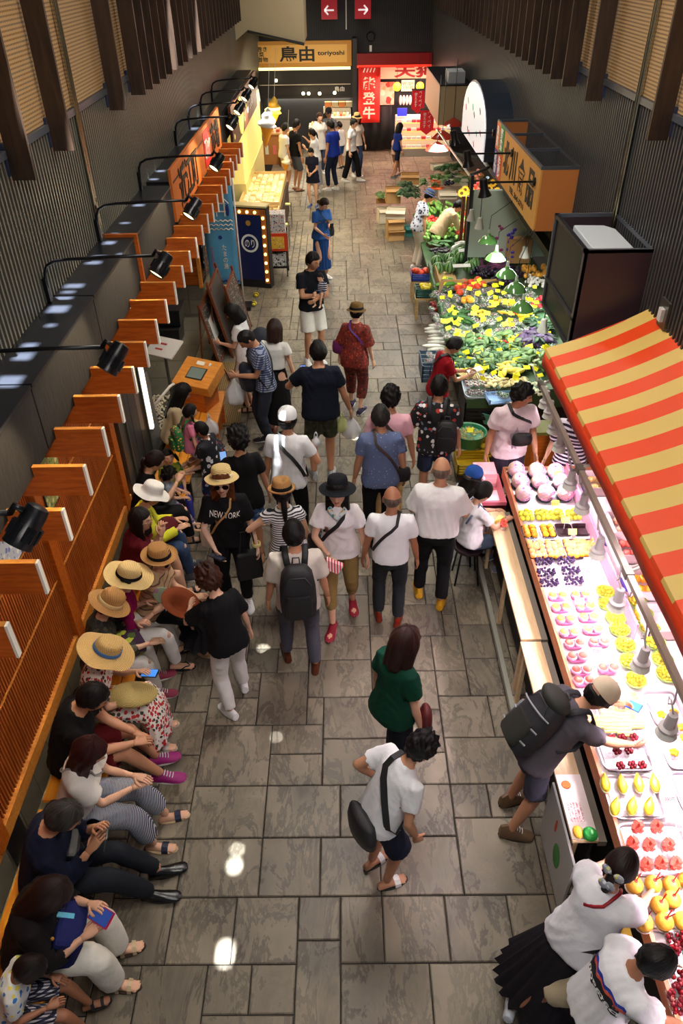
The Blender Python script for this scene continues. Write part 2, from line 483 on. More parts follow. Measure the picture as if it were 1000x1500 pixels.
def hand(mb,wrist,d,palm_n,S=1.0,curl=0.5,mi=0,left=False,spread=0.0):
 """palm, four fingers of unequal length with two bends, thumb off the side. d: pointing direction, palm_n: where the palm faces"""
 d=np.asarray(d,float);d/=np.linalg.norm(d)
 n=np.asarray(palm_n,float);n=n-d*np.dot(n,d);n/=np.linalg.norm(n)+1e-9
 s_=np.cross(d,n)  # towards thumb for the right hand
 if left:s_=-s_
 w=np.asarray(wrist,float)
 mb.tube([w-d*.015*S,w+d*.012*S,w+d*.045*S,w+d*.08*S,w+d*.09*S],[(.024*S,.018*S),(.028*S,.017*S),(.038*S,.016*S),(.039*S,.013*S),(.034*S,.009*S)],n=10,side=s_,mi=mi)
 for off,ln,r in ((.029,.068,.0088),(.0098,.076,.0092),(-.0098,.071,.0088),(-.029,.055,.0078)):
  b0=w+d*.078*S+s_*off*S;a=curl*0.9;dd=d+s_*off*spread*8
  dd=dd/np.linalg.norm(dd)
  p1=b0+(dd*math.cos(a*.6)+n*math.sin(a*.6))*ln*.45*S
  p2=p1+(dd*math.cos(a*1.6)+n*math.sin(a*1.6))*ln*.32*S
  p3=p2+(dd*math.cos(a*2.3)+n*math.sin(a*2.3))*ln*.25*S
  mb.tube([b0-dd*.012*S,b0,p1,p2,p3],[r*S,r*S*1.02,r*S*.97,r*S*.86,r*S*.6],n=7,side=s_,mi=mi)
 b0=w+d*.02*S+s_*.024*S
 p1=b0+(d*.62+s_*.62+n*.30)*.038*S;p2=p1+(d*.85+s_*.25+n*.40)*.03*S;p3=p2+(d*.9+n*.4)*.02*S
 mb.tube([b0-s_*.01*S,b0,p1,p2,p3],[.013*S,.0135*S,.011*S,.0098*S,.006*S],n=7,side=n,mi=mi)
SHOES={
'sneaker':dict(up=(235,235,235),sole=(240,240,240),h=1.0),
'leather':dict(up=(20,20,22),sole=(15,15,15),h=0.9),
}
def foot_rings(S,k=1.0,sole=0.0,wide=1.0):
 secs=[(-.078,.024,.045),(-.068,.034,.082),(-.03,.037,.098),(.015,.038,.094),(.055,.041,.068),(.10,.046,.052),(.14,.045,.042),(.168,.036,.033),(.182,.018,.022)]
 out=[]
 for y,w,h in secs:
  an=np.arange(14)*2*PI/14
  x=np.cos(an)*w*wide;z=np.sin(an)
  z=np.where(z>0,z*(h*k-.02),z*.02)+.02
  out.append(np.stack([x,np.full(14,y),z],1)*S)
 return out
def person(name='person',label='',px=None,hz=None,pos=None,face=0,h=1.65,w=1.0,fem=False,skin=(205,150,118),hair='short',hairc=(22,18,18),hlen=0.0,
lean=2,bend=4,twist=0,side=0,hp=12,hyaw=0,hroll=0,sit=None,handL=None,handR=None,poleL=None,poleR=None,footL=None,footR=None,toeL=-8,toeR=8,kneeL=None,kneeR=None,
curlL=0.45,curlR=0.45,palmL=None,palmR=None,
top=None,bottom=None,shoes=None,hat=None,extras=(),group=None,lod=1.0,head_scale=1.0,tail=None,pz=None,base=0.0,glasses=None,seed=None,cat='person',handdirL=None,handdirR=None):
 seed=seed if seed is not None else (abs(hash(label)) if False else sum(ord(c)*(i+1) for i,c in enumerate(label))%99991)
 S=h/1.70
 root=thing(name,label,cat,group=group);head_scale*=1.10
 w=w*.93
 # ---- skeleton in reference metres (1.70 m)
 hw=.086 if not fem else .09
 sw=(.162 if not fem else .142)*(0.9+0.1*w)
 pelz=.905 if sit is None else (sit/S+.085)
 if pz:pelz=pz
 rs=np.random.RandomState(seed)
 Lsp=.53
 ns=24
 P=np.array([0,0,pelz]);ss=[0.0];pos_s=[P.copy()]
 def Rsp(s):
  a=math.radians(lean+bend*max(0,s)*1.0)
  return Rz(-math.radians(twist*max(0,s)))@Rx(-a)@Ry(math.radians(side)*(0.3+0.7*max(0,s)))
 for i in range(ns):
  s=(i+1)/ns;P=P+Rsp(s-.5/ns)@np.array([0,0,Lsp/ns]);ss.append(s);pos_s.append(P.copy())
 def C(s):
  if s<0:return pos_s[0]+Rsp(0)@np.array([0,0,Lsp*s])
  if s>1:return pos_s[-1]+Rsp(1)@np.array([0,0,Lsp*(s-1)])
  i=min(int(s*ns),ns-1);t=s*ns-i
  return pos_s[i]*(1-t)+pos_s[i+1]*t
 def ring(s,a,b_,yo=0.0,n=18,k=2.4,vert=False):
  R=Rsp(s);an=np.arange(n)*2*PI/n
  c,s_=np.cos(an),np.sin(an)
  x=np.sign(c)*np.abs(c)**(2/k)*a;y=np.sign(s_)*np.abs(s_)**(2/k)*b_
  return C(s)+np.stack([x,y+yo,np.zeros(n)],1)@R.T
 nb=C(1.0);R1=Rsp(1.0)
 Rh=Rz(-math.radians(hyaw+twist))@Rx(-math.radians(hp))@Ry(math.radians(hroll))
 hc=nb+R1@np.array([0,.012,.052])+Rh@np.array([0,.015,.082])
 shL=C(.855)+Rsp(.9)@np.array([-sw,0,0]);shR=C(.855)+Rsp(.9)@np.array([sw,0,0])
 hipL=C(0)+np.array([-hw,0,0]);hipR=C(0)+np.array([hw,0,0])
 if handL is None:handL=(-.27,.06,.83) if sit is None else (-.12,.34,pelz+.12)
 if handR is None:handR=(.27,.06,.83) if sit is None else (.12,.34,pelz+.12)
 if sit is not None and palmL is None:palmL=(.1,-.2,-1)
 if sit is not None and palmR is None:palmR=(-.1,-.2,-1)
 if footL is None:footL=(-.10,0,.085) if sit is None else (-.11,.46,.085)
 if footR is None:footR=(.10,0,.085) if sit is None else (.11,.46,.085)
 elL,wrL=ik(shL,handL,.275,.245,poleL if poleL is not None else ((-.5,-1,-.35)))
 elR,wrR=ik(shR,handR,.275,.245,poleR if poleR is not None else ((.5,-1,-.35)))
 knL,anL=ik(hipL,footL,.425,.42,kneeL if kneeL is not None else (-.12,1,.6 if sit else 0))
 knR,anR=ik(hipR,footR,.425,.42,kneeR if kneeR is not None else (.12,1,.6 if sit else 0))
 J=dict(shL=shL,shR=shR,elL=elL,elR=elR,wrL=wrL,wrR=wrR,hipL=hipL,hipR=hipR,knL=knL,knR=knR,anL=anL,anR=anR,head=hc,neck=nb,pel=C(0))
 skm=skin_mat(skin)
 W=w
 # ---- torso profile
 if fem:prof=[(-.14,.105,.085,-.01),(0,.172,.118,-.012),(.14,.160,.112,-.005),(.32,.126,.092,.0),(.55,.138,.102,.008),(.68,.150,.122,.018),(.82,.148,.098,.0),(.90,.118,.078,-.008),(.95,.088,.066,-.008),(1.0,.068,.058,-.008)]
 else:prof=[(-.14,.105,.088,-.01),(0,.168,.115,-.008),(.14,.160,.112,0),(.32,.146,.104,.004),(.55,.160,.112,.006),(.70,.172,.120,.008),(.82,.168,.104,0),(.90,.132,.084,-.008),(.95,.098,.072,-.008),(1.0,.074,.062,-.008)]
 ww=W
 body=MB()
 body.rings([ring(s,a*ww,b_*ww,yo) for s,a,b_,yo in prof])
 body.tube([nb-R1@np.array([0,0,.05]),nb+R1@np.array([0,.005,.02]),hc+Rh@np.array([0,-.02,-.06]),hc+Rh@np.array([0,-.015,.0])],[(.062,.058),(.053,.053),(.05,.052),(.05,.055)],n=12,side=R1@np.array([1.0,0,0]))
 body.ball(hc+Rh@np.array([0,-.008,.01]),(.060,.078,.085),R=Rh)
 aw=(0.5+0.5*W)*(0.9 if fem else 1.0)
 for sh,e_,wr,sg in ((shL,elL,wrL,-1),(shR,elR,wrR,1)):
  i0=sh-Rsp(.9)@np.array([sg*.05,0,0])
  body.tube([i0,sh,sh+(e_-sh)*.35,sh+(e_-sh)*.8,e_,e_+(wr-e_)*.25,e_+(wr-e_)*.7,wr],[x*aw for x in (.052,.053,.048,.041,.039,.041,.031,.025)],n=12)
 lw=(0.5+0.5*W)*(1.0 if fem else 1.0)
 for hp_,kn,an in ((hipL,knL,anL),(hipR,knR,anR)):
  body.tube([hp_+(hp_-kn)*.06,hp_,hp_+(kn-hp_)*.4,hp_+(kn-hp_)*.85,kn,kn+(an-kn)*.28,kn+(an-kn)*.7,an],[x*lw for x in (.075,.086,.080,.060,.056,.056,.042,.036)],n=12)
 vox=.0165*lod
 V,F=remesh(body,vox/S if False else vox,3)
 fb=MB();fb.add(V,F)
 # hands
 for wr,e_,sg,cu,pl,hd in ((wrL,elL,-1,curlL,palmL,handdirL),(wrR,elR,1,curlR,palmR,handdirR)):
  d=(wr-e_)/np.linalg.norm(wr-e_) if hd is None else np.asarray(hd,float)
  pn=np.array([-sg*1.0,0.25,0.0]) if pl is None else np.asarray(pl,float)
  if lod<1.6:hand(fb,wr,d,pn,1.0,cu,left=(sg<0))
  else:fb.tube([wr,wr+d*.05,wr+d*.09+pn*.01,wr+d*.15+pn*.03],[(.026,.018),(.038,.016),(.034,.012),(.02,.01)],n=8,side=np.cross(d,pn))
  # head
 naz,nel=(44,32) if lod<1.6 else (24,16)
 az,el=sph(naz,nel,.42)
 Vh=dirs(az,el)*head_r(az,el)[...,None]
 hs=head_scale
 Vh=Vh.reshape(-1,3)*hs@Rh.T+hc
 FHd=sph_faces(naz,nel)
 A=np.abs(np.degrees(np.arctan2(np.sin(az),np.cos(az)))).ravel();E=np.degrees(el).ravel()
 lipf=[i for i,f in enumerate(FHd) if len(f)==4 and np.mean(A[list(f)])<17 and -38.5<np.mean(E[list(f)])<-27]
 m0=len(fb.f);fb.add(Vh,FHd)
 for i in lipf:fb.m[m0+i]=1
 for sg in (-1,1):  # ears
  fb.ball(hc+Rh@np.array([sg*.073*hs,-.006,-.004]),(.010*hs,.019*hs,.031*hs),8,6,R=Rh@Rz(sg*.35))
  # feet of skin
 fr=foot_rings(1.0,.8)
 for an,toe in ((anL,toeL),(anR,toeR)):
  Rf=Rz(-math.radians(toe));off=np.array([an[0],an[1],an[2]-.085])
  fb.rings([r_*np.array([.82,.93,.9])@Rf.T+off+np.array([0,0,.008]) for r_ in fr])
  if shoes and shoes.get('kind') in ('sandal','barefoot','slide','flipflop'):
   for q in range(5):
    fb.ball(off+Rf@np.array([(-.03+q*.0155),.158-abs(q-1)*.007,.018]),(.0085,.016,.010),6,5,R=Rf)
 def fin(mb_V,scale=True):return mb_V*S
 fb.v=[v*S for v in fb.v]
 bo=fb.build('body',[skm,mat('lips',(176,82,78) if fem else (170,105,88),.45)],root,smooth=True)
 parts={'body':bo}
 def garment(mb,nm,m,opens=(),wr=.006,sm=3,vx=None,wf=13):
  V,F=remesh(mb,vx or vox*.95,sm,opens,wr,wf,seed+len(nm))
  g=MB();g.add(V*S,F)
  o=g.build(nm,m,root,smooth=True);parts[nm]=o
  return o
  # ---- trousers / skirt
 if bottom:
  bk=bottom['kind'];bm=bottom['m'];ez=bottom.get('ease',.014)*.7
  if bk in ('pants','shorts','crop'):
   t1=dict(pants=.93,shorts=-.12,crop=.55)[bk];t1=bottom.get('to',t1)  # fraction along the shin (<0: along the thigh)
   g=MB()
   g.rings([ring(s,a*ww+.014,b_*ww+.014,yo) for s,a,b_,yo in prof if s<=.2]+[ring(.22,prof[3][1]*ww+.016,prof[3][2]*ww+.016,0)])
   ops=[]
   for hp_,kn,an in ((hipL,knL,anL),(hipR,knR,anR)):
    pts=[hp_+(hp_-kn)*.04,hp_,hp_+(kn-hp_)*.45];rr=[.078*lw,.088*lw+ez*.3,.084*lw+ez*.6]
    if t1<0:
     e1=hp_+(kn-hp_)*(1+t1);pts.append(e1);rr.append(.080*lw+ez);n_=e1-hp_
    else:
     pts+=[kn+(hp_-kn)*.06,kn+(an-kn)*.1];rr+=[.066*lw+ez*.7,.062*lw+ez*.7]
     if t1>.3:pts.append(kn+(an-kn)*t1*.55);rr.append(.056*lw+ez)
     e1=kn+(an-kn)*t1;pts.append(e1);rr.append(.046*lw+ez*bottom.get('hem',1.0));n_=an-kn
    g.tube(pts,rr,n=14);ops.append((e1,n_,.11))
   garment(g,bottom.get('name','trousers' if bk!='shorts' else 'shorts'),bm,ops,wr=bottom.get('wr',.008))
  elif bk=='skirt':
   g=MB();L=bottom.get('len',.5);fl=bottom.get('flare',.12);pl=bottom.get('pleats',14);n=72
   an_=np.arange(n)*2*PI/n
   rings=[]
   if sit is None:
    fx,fy=bottom.get('off',(0,0))
    for i in range(12):
     t=i/11.0
     c=C(.30-.38*min(1,t*4)) if t<.25 else C(-.08)+np.array([0,0,-(t-.25)/.75*(L-.2)])+np.array([fx,fy,0])*t
     a0=(.140+.05*min(1,t*4)+fl*max(0,t-.2))*ww;b0=(.105+.038*min(1,t*4)+fl*max(0,t-.2))*ww
     k=1+bottom.get('deep',.05)*t*np.cos(pl*an_+1.3*np.sin(3*an_+seed))+.03*t*np.sin(5*an_+seed)
     rings.append(np.stack([c[0]+np.cos(an_)*a0*k,c[1]+np.sin(an_)*b0*k,np.full(n,c[2])],1))
   else:
    kc=(knL+knR)/2;kw=abs(knR[0]-knL[0])/2+.10;ac=(anL+anR)/2
    hem=kc+(ac-kc)*bottom.get('drop',.6)
    path=[(C(.30),.135,.10),(C(.1),.17,.125),(C(-.02)+np.array([0,.04,0]),.19,.125),(C(0)*.5+kc*.5+np.array([0,0,.01]),.20,.105),(kc+np.array([0,.02,.02]),kw,.10),(kc+(hem-kc)*.3+np.array([0,.06,0]),kw+.02,.10),(hem+np.array([0,.02,0]),kw+.05+fl,.12+fl)]
    pts=[p[0] for p in path]
    for i,(p,a0,b0) in enumerate(path):
     t=pts[min(i+1,len(pts)-1)]-pts[max(i-1,0)];t/=np.linalg.norm(t)
     u=np.array([1.0,0,0]);w_=np.cross(t,u);w_/=np.linalg.norm(w_)
     k=1+(.06*np.cos(pl*an_+seed)*max(0,(i-3)/3.0))
     rings.append(p+np.outer(np.cos(an_)*a0*ww*k,u)+np.outer(np.sin(an_)*b0*ww*k,w_))
   g.rings(rings,cap0=True,cap1=False)
   g.v=[v*S for v in g.v]
   parts['skirt']=g.build('skirt',bm,root,smooth=True)
   # ---- top
 def make_top(tp,nm,grow=0.0):
  g=MB();hem=tp.get('hem',-.10 if sit is None else -.04);sl=tp.get('sleeve',.62);e2=tp.get('ease',.017)*.8+grow
  pr=[]
  for s,a,b_,yo in prof:
   if s<hem or s<=-.1:continue
   ex=e2*(1.0 if s<.6 else .8 if s<.9 else .5)+(tp.get('loose',.012) if s<.5 else 0)
   aa_,bb_=a,b_
   if s<.4:aa_=max(a,prof[5][1]*(.84 if fem else .92));bb_=max(b_,prof[5][2]*(.80 if fem else .86))
   if s>.98:aa_*=tp.get('neck',1.0);bb_*=tp.get('neck',1.0)
   pr.append((s,aa_*ww+ex,bb_*ww+ex,yo))
  a0=max(p[1] for p in pr[:2]);b0=max(p[2] for p in pr[:2])
  pr=[(hem,a0+tp.get('flare',.008),b0+tp.get('flare',.008),0)]+pr
  g.rings([ring(s,a,b_,yo) for s,a,b_,yo in pr])
  ops=[(C(hem),-Rsp(0)[:,2],.33)]
  if sl>0:
   for sh,e_,wr,sg in ((shL,elL,wrL,-1),(shR,elR,wrR,1)):
    i0=sh-Rsp(.9)@np.array([sg*.06,0,.005])
    if sl<=1:
     e1=sh+(e_-sh)*sl;pts=[i0,sh,sh+(e_-sh)*sl*.5,e1];rr=[.060*aw+e2*.3,.064*aw+e2*.6,.058*aw+e2*.9,.052*aw+e2*tp.get('sflare',1.3)];n_=e_-sh
    else:
     t=sl-1;e1=e_+(wr-e_)*t;pts=[i0,sh,sh+(e_-sh)*.5,e_,e_+(wr-e_)*t*.5,e1];rr=[.060*aw+e2*.3,.064*aw+e2*.5,.056*aw+e2*.7,.050*aw+e2*.6,.043*aw+e2*.7,.033*aw+e2*.8];n_=wr-e_
    g.tube(pts,rr,n=14);ops.append((e1,n_,.12))
  return garment(g,nm,tp['m'],ops,wr=tp.get('wr',.010))
 if top:make_top(top,top.get('name','shirt'))
 # ---- shoes
 if shoes:
  kd=shoes.get('kind','sneaker')
  um=mat('shoe_upper',shoes.get('c',(230,230,230)),.6 if kd!='leather' else .25,bump=.1,bscale=120)
  so=mat('shoe_sole',shoes.get('sole',(235,235,235)),.6)
  for an,toe in ((anL,toeL),(anR,toeR)):
   Rf=Rz(-math.radians(toe));off=np.array([an[0],an[1],an[2]-.085])
   g=MB()
   if kd in ('sneaker','leather','boot','slipon'):
    kk={'sneaker':1.0,'leather':.88,'boot':1.5,'slipon':.82}[kd]
    rr=foot_rings(1.0,kk,wide=1.12 if kd!='leather' else 1.0)
    g.rings([r_*np.array([1.0,1.1 if kd=='leather' else 1.04,1.0])@Rf.T+off for r_ in rr])
    n_r=len(rr)
    for i,f in enumerate(g.f):
     if len(f)==4 and all(((q%14)>=7) or (q%14)==0 for q in f):g.m[i]=1
     # sole slab standing a little proud
    an_=np.arange(18)*2*PI/18
    oy=np.cos(an_)*.138+.052;ox=np.sin(an_)*(.046+.006*np.cos(an_))*(1.06 if kd!='leather' else .95)
    for z0,z1,k_ in ((0,.02,1.0),):
     g.rings([np.stack([ox*k_,oy*k_,np.full(18,z0)],1)@Rf.T+off,np.stack([ox*k_,oy*k_,np.full(18,z1)],1)@Rf.T+off],mi=1)
    if kd in ('sneaker','boot') and shoes.get('lace',True):
     for q in range(4):
      y=.03+q*.02;z=.092-q*.011
      g.tube([off+Rf@np.array([-.024,y,z*kk]),off+Rf@np.array([0,y+.004,z*kk+.009]),off+Rf@np.array([.024,y,z*kk])],.0035,n=5,mi=2)
   else:
    an_=np.arange(18)*2*PI/18
    oy=np.cos(an_)*.132+.052;ox=np.sin(an_)*(.047+.006*np.cos(an_))
    g.rings([np.stack([ox,oy,np.full(18,z0)],1)@Rf.T+off+np.array([0,0,-.006]) for z0 in (0,.019)],mi=1)
    if kd=='flipflop':
     for sg in (-1,1):
      g.tube([off+Rf@np.array([sg*.04,.04,.02]),off+Rf@np.array([sg*.03,.09,.052]),off+Rf@np.array([-.004 if toe<0 else .004,.135,.03])],.006,n=6)
    else:
     for y0 in ((.085,) if kd=='slide' else (.105,.02)):
      wd=.05 if kd=='slide' else .028
      arc=[(-.049,.012),(-.042,.045),(-.015,.066 if y0>.05 else .085),(.015,.066 if y0>.05 else .085),(.042,.045),(.049,.012)]
      r0=[off+Rf@np.array([x,y0-wd/2,z]) for x,z in arc];r1=[off+Rf@np.array([x*.97,y0+wd/2,z*.86]) for x,z in arc]
      for q in range(5):g.add([r0[q],r0[q+1],r1[q+1],r1[q]],[(0,1,2,3)])
   g.v=[v*S for v in g.v]
   g.build('shoe',[um,so,mat('lace',shoes.get('lace_c',(225,225,225)),.7)],root,smooth='auto')
   # ---- hair
 hm=hair_mat(hairc)
 if hair:
  Vv,Ff,UV=hair_mesh(hair,seed,hlen)
  if hat:
   q=Rx(math.radians(hat.get('tilt',8)));lz=(Vv@q)[:,2];rad=np.linalg.norm(Vv[:,:2],axis=1)
   k_=np.where(lz>.012,np.minimum(1,.086/np.maximum(rad,1e-3)),1);Vv[:,0]*=k_;Vv[:,1]*=k_;Vv[:,2]=np.where(lz>.03,np.minimum(Vv[:,2],.118),Vv[:,2])
  g=MB();g.add((Vv*hs@Rh.T+hc)*S,Ff)
  extra_start=None
  if tail:
   t0=hc+Rh@np.array([0,-.085,tail.get('z',.0)])*hs
   L=tail.get('len',.25);dn=np.array(tail.get('dir',(0,-.35,-1.0)),float);dn/=np.linalg.norm(dn)
   if tail.get('bun'):
    g.ball((t0+Rh@np.array([0,-.03,0]))*S,.042*S,14,10)
   else:
    sd=tail.get('sides')
    for sx in ((-1,1) if sd else (0,)):
     q0=t0 if not sd else hc+Rh@np.array([sx*.085,-.02,.0])
     qd=dn if not sd else np.array([sx*.35,0,-1.0])
     q1=q0+(Rh@np.array([sx*.04,-.035*(0 if sd else 1),.01]))
     pts=[q0,q1,q1+qd*L*.35,q1+qd*L*.7+np.array([0,.01,0]),q1+qd*L]
     g.tube([p*S for p in pts],[(x*S,x*S*.8) for x in (.018,.028,.030,.022,.006)],n=12,side=(1,0,0))
  me=g.mesh('hair',[hm],True)
  uvl=me.uv_layers.new(name='UVMap')
  allv=g.n;uvv=np.zeros((allv,2));uvv[:len(UV)]=UV
  rest=np.arange(allv-len(UV));uvv[len(UV):,0]=(rest%12)/12.0;uvv[len(UV):,1]=0.5
  li=np.empty(len(me.loops),np.int32);me.loops.foreach_get('vertex_index',li)
  uvl.data.foreach_set('uv',uvv[li].ravel())
  ho=bpy.data.objects.new('hair',me);COL.objects.link(ho);ho.parent=root;parts['hair']=ho
  # (hair under a hat is pressed flat, see hair_mesh call)
  # ---- eyes and brows
 if lod<1.6:
  for sg in (-1,1):
   azz=math.radians(23*sg);dv=np.array([math.cos(math.radians(4))*math.sin(azz),math.cos(math.radians(4))*math.cos(azz),math.sin(math.radians(4))])
   c=hc+Rh@(dv*(head_r(np.array(azz),np.array(math.radians(4)))-.0075))*hs
   g=MB();Re=Rh@Rx(-PI/2)
   g.ball(c*S,(.0125*S,.0085*S,.0100*S),12,8,R=Re)
   for i,f in enumerate(g.f):
    cen=np.mean([g.v[0][q] for q in f],axis=0)-c*S
    if (Rh.T@cen)[1]>.0075*S:g.m[i]=1
   g.build('eye',[mat('eye_white',(225,220,214),.3),mat('iris',(28,18,14),.2)],root,smooth=True)
  g=MB()
  for sg in (-1,1):
   pts=[]
   for a_,e_ in ((10,15.5),(20,18.5),(32,15.5)):
    aa,ee=math.radians(a_*sg),math.radians(e_)
    dv=dirs(np.array(aa),np.array(ee));pts.append((hc+Rh@(dv*(head_r(np.array(aa),np.array(ee))+.001))*hs)*S)
   g.tube(pts,[.0028*S,.0035*S,.002*S],n=6)
  g.build('eyebrows',hm,root,smooth=True)
 if glasses:
  g=MB();dark=glasses=='sun'
  for sg in (-1,1):
   aa=math.radians(23*sg);c=hc+Rh@np.array([sg*.034,.098,.006])*hs
   if dark or True:
    ring_=[c+Rh@np.array([math.cos(t)*.025,-.003*abs(math.cos(t)),math.sin(t)*.020])*hs for t in np.linspace(0,2*PI,13)]
    g.tube([p*S for p in ring_],.0022*S,n=5,mi=0)
    if dark:g.add(np.array([c+Rh@np.array([math.cos(t)*.025,0,math.sin(t)*.020])*hs for t in np.linspace(0,2*PI,16)[:-1]])*S,[tuple(range(15))],mi=1)
   g.tube([(hc+Rh@np.array([sg*.058,.094,.010])*hs)*S,(hc+Rh@np.array([sg*.079,.045,.010])*hs)*S,(hc+Rh@np.array([sg*.080,-.012,.012])*hs)*S],.002*S,n=5)
  g.tube([(hc+Rh@np.array([-.010,.101,.010])*hs)*S,(hc+Rh@np.array([.010,.101,.010])*hs)*S],.0022*S,n=5)
  g.build('sunglasses' if dark else 'glasses',[mat('frame_dark',(35,28,28),.3),mat('lens_dark',(22,14,14),.08)],root,smooth='auto')
  # ---- hat
 if hat:
  make_hat(hat,root,hc,Rh,S*hs,S)
  # ---- place
 dz=base
 a=-math.radians(face)
 J2={k:np.asarray(v)*S for k,v in J.items()}
 if px is not None:
  hcz=J2['head'][2]+dz
  Wp=PZ(px[0],px[1],hcz)
  off=Rz(a)@J2['head']
  root.location=(float(Wp[0]-off[0]),float(Wp[1]-off[1]),dz)
 else:
  root.location=(pos[0],pos[1],dz)
 root.rotation_euler=(0,0,a)
 loc=np.array(root.location);Ra=Rz(a)
 info=dict(root=root,S=S,J=J2,W=lambda p:loc+Ra@np.asarray(p,float),D=lambda p:Ra@np.asarray(p,float),C=lambda s:C(s)*S,Rs=Rsp,face=face,rz=a,parts=parts,Rh=Rh,ww=ww,prof=prof,seed=seed)
 info['fem']=fem
 return info
def straw(c1,c2):
 key=('straw',c1)
 if key in _MATS:return _MATS[key]
 m,nt,b=nmat('woven_straw')
 tc=node(nt,'ShaderNodeTexCoord')
 wv=node(nt,'ShaderNodeTexWave',wave_type='RINGS',rings_direction='Z');wv.inputs['Scale'].default_value=42;wv.inputs['Distortion'].default_value=1.2;wv.inputs['Detail'].default_value=2
 nz=node(nt,'ShaderNodeTexNoise');nz.inputs['Scale'].default_value=150
 nt.links.new(tc.outputs['Object'],wv.inputs['Vector']);nt.links.new(tc.outputs['Object'],nz.inputs['Vector'])
 mu=node(nt,'ShaderNodeMath',operation='MULTIPLY');nt.links.new(wv.outputs['Fac'],mu.inputs[0]);nt.links.new(nz.outputs['Fac'],mu.inputs[1])
 cr=node(nt,'ShaderNodeValToRGB');cr.color_ramp.elements[0].color=lin(c2);cr.color_ramp.elements[1].color=lin(c1);cr.color_ramp.elements[0].position=.05;cr.color_ramp.elements[1].position=.4
 nt.links.new(mu.outputs[0],cr.inputs['Fac']);nt.links.new(cr.outputs['Color'],b.inputs['Base Color'])
 bu=node(nt,'ShaderNodeBump');bu.inputs['Strength'].default_value=.5;bu.inputs['Distance'].default_value=.004
 nt.links.new(mu.outputs[0],bu.inputs['Height']);nt.links.new(bu.outputs['Normal'],b.inputs['Normal']);b.inputs['Roughness'].default_value=.8
 _MATS[key]=m
 return m
def make_hat(hat,root,hc,Rh,K,S):
 kd=hat['kind'];m=hat['m'];band=hat.get('band');rs=np.random.RandomState(len(kd)*7+3)
 tilt=Rx(math.radians(hat.get('tilt',8)))
 Rt=Rh@tilt
 base=hc*S+Rt@np.array([0,-.012,.045])*K
 n=48;an=np.arange(n)*2*PI/n
 def prof_rings(pr,wav=0.0,pinch=0.0,droop=0.0):
  out=[]
  for r,z in pr:
   fr=max(0,(r-.095)/.1)
   zz=z+wav*fr*np.sin(3*an+1)+wav*.6*fr*np.sin(5*an)-droop*fr*fr
   x=np.cos(an)*r*.92;y=np.sin(an)*r*1.08
   if pinch and z>.06:
    zz=zz-pinch*np.exp(-(x/.03)**2)*(1 if r<.075 else .3)
    x=x*(1-.22*np.clip(y/.09,0,1)*(z>.07))
   out.append(base+(np.stack([x,y,zz if hasattr(zz,'__len__') else np.full(n,zz)],1)*K)@Rt.T)
  return out
 g=MB()
 if kd=='cap':
  pr=[(.094,-.012),(.096,.02),(.088,.055),(.066,.082),(.035,.096),(.004,.10)]
  g.rings(prof_rings(pr),cap0=False)
  # visor in front
  vs=[];fs=[]
  for i,(r0,dz_) in enumerate(((0.0,0.0),(.035,.002),(.068,-.006))):
   for j in range(13):
    t=math.radians(-58+j*9.67)
    rr=.096
    x=math.sin(t)*rr*.95;y=math.cos(t)*rr*1.08+r0*math.cos(t)**.5
    vs.append(base+Rt@np.array([x,y,-.010+dz_-.02*abs(math.sin(t))*(i/2.0)])*K)
  for i in range(2):
   for j in range(12):a_=i*13+j;fs.append((a_,a_+1,a_+14,a_+13))
  g.add(vs,fs,1 if hat.get('m2') else 0)
  g.ball(base+Rt@np.array([0,0,.10])*K,.008*K,8,5)
  mats=[m]+([hat['m2']] if hat.get('m2') else [])
 else:
  brim=hat.get('brim',.17);ch=hat.get('crown',.10);ct=hat.get('top',.072)
  pr=[(brim,hat.get('edge',-.005)),(brim*.82+.018,-.001),(.108,.0),(.097,.008),(.093,.03),(.088,ch*.7),(ct+.008,ch*.93),(ct-.008,ch),(.03,ch+.006),(.003,ch+.007)]
  g.rings(prof_rings(pr,hat.get('wave',0.0),hat.get('pinch',0.0),hat.get('droop',0.0)),cap0=False)
  # inner face so that the brim has thickness
  pr2=[(brim,hat.get('edge',-.005)),(brim-.002,hat.get('edge',-.005)-.004),(.098,-.005),(.090,.01)]
  g.rings(prof_rings(pr2,hat.get('wave',0.0),0,hat.get('droop',0.0)),cap0=False,cap1=False)
  mats=[m]
 ho=g.build('hat',mats,root,smooth=True)
 if band:
  b_=MB();b_.rings(prof_rings([(.101,.008),(.099,.022),(.0965,.036),(.092,.037)],0,0),cap0=False,cap1=False)
  if hat.get('bow'):
   for sg in (-1,1):
    c=base+Rt@np.array([hat['bow']*.10+sg*.004,(.05 if abs(hat['bow'])<1 else 0)+sg*.022,.02])*K
    b_.ball(c,(.010*K,.026*K,.018*K),8,6,R=Rt)
   b_.ball(base+Rt@np.array([hat['bow']*.103,0,.02])*K,(.011*K,.011*K,.013*K),8,6,R=Rt)
  b_.build('hat_band',band,ho,smooth=True)
 return ho
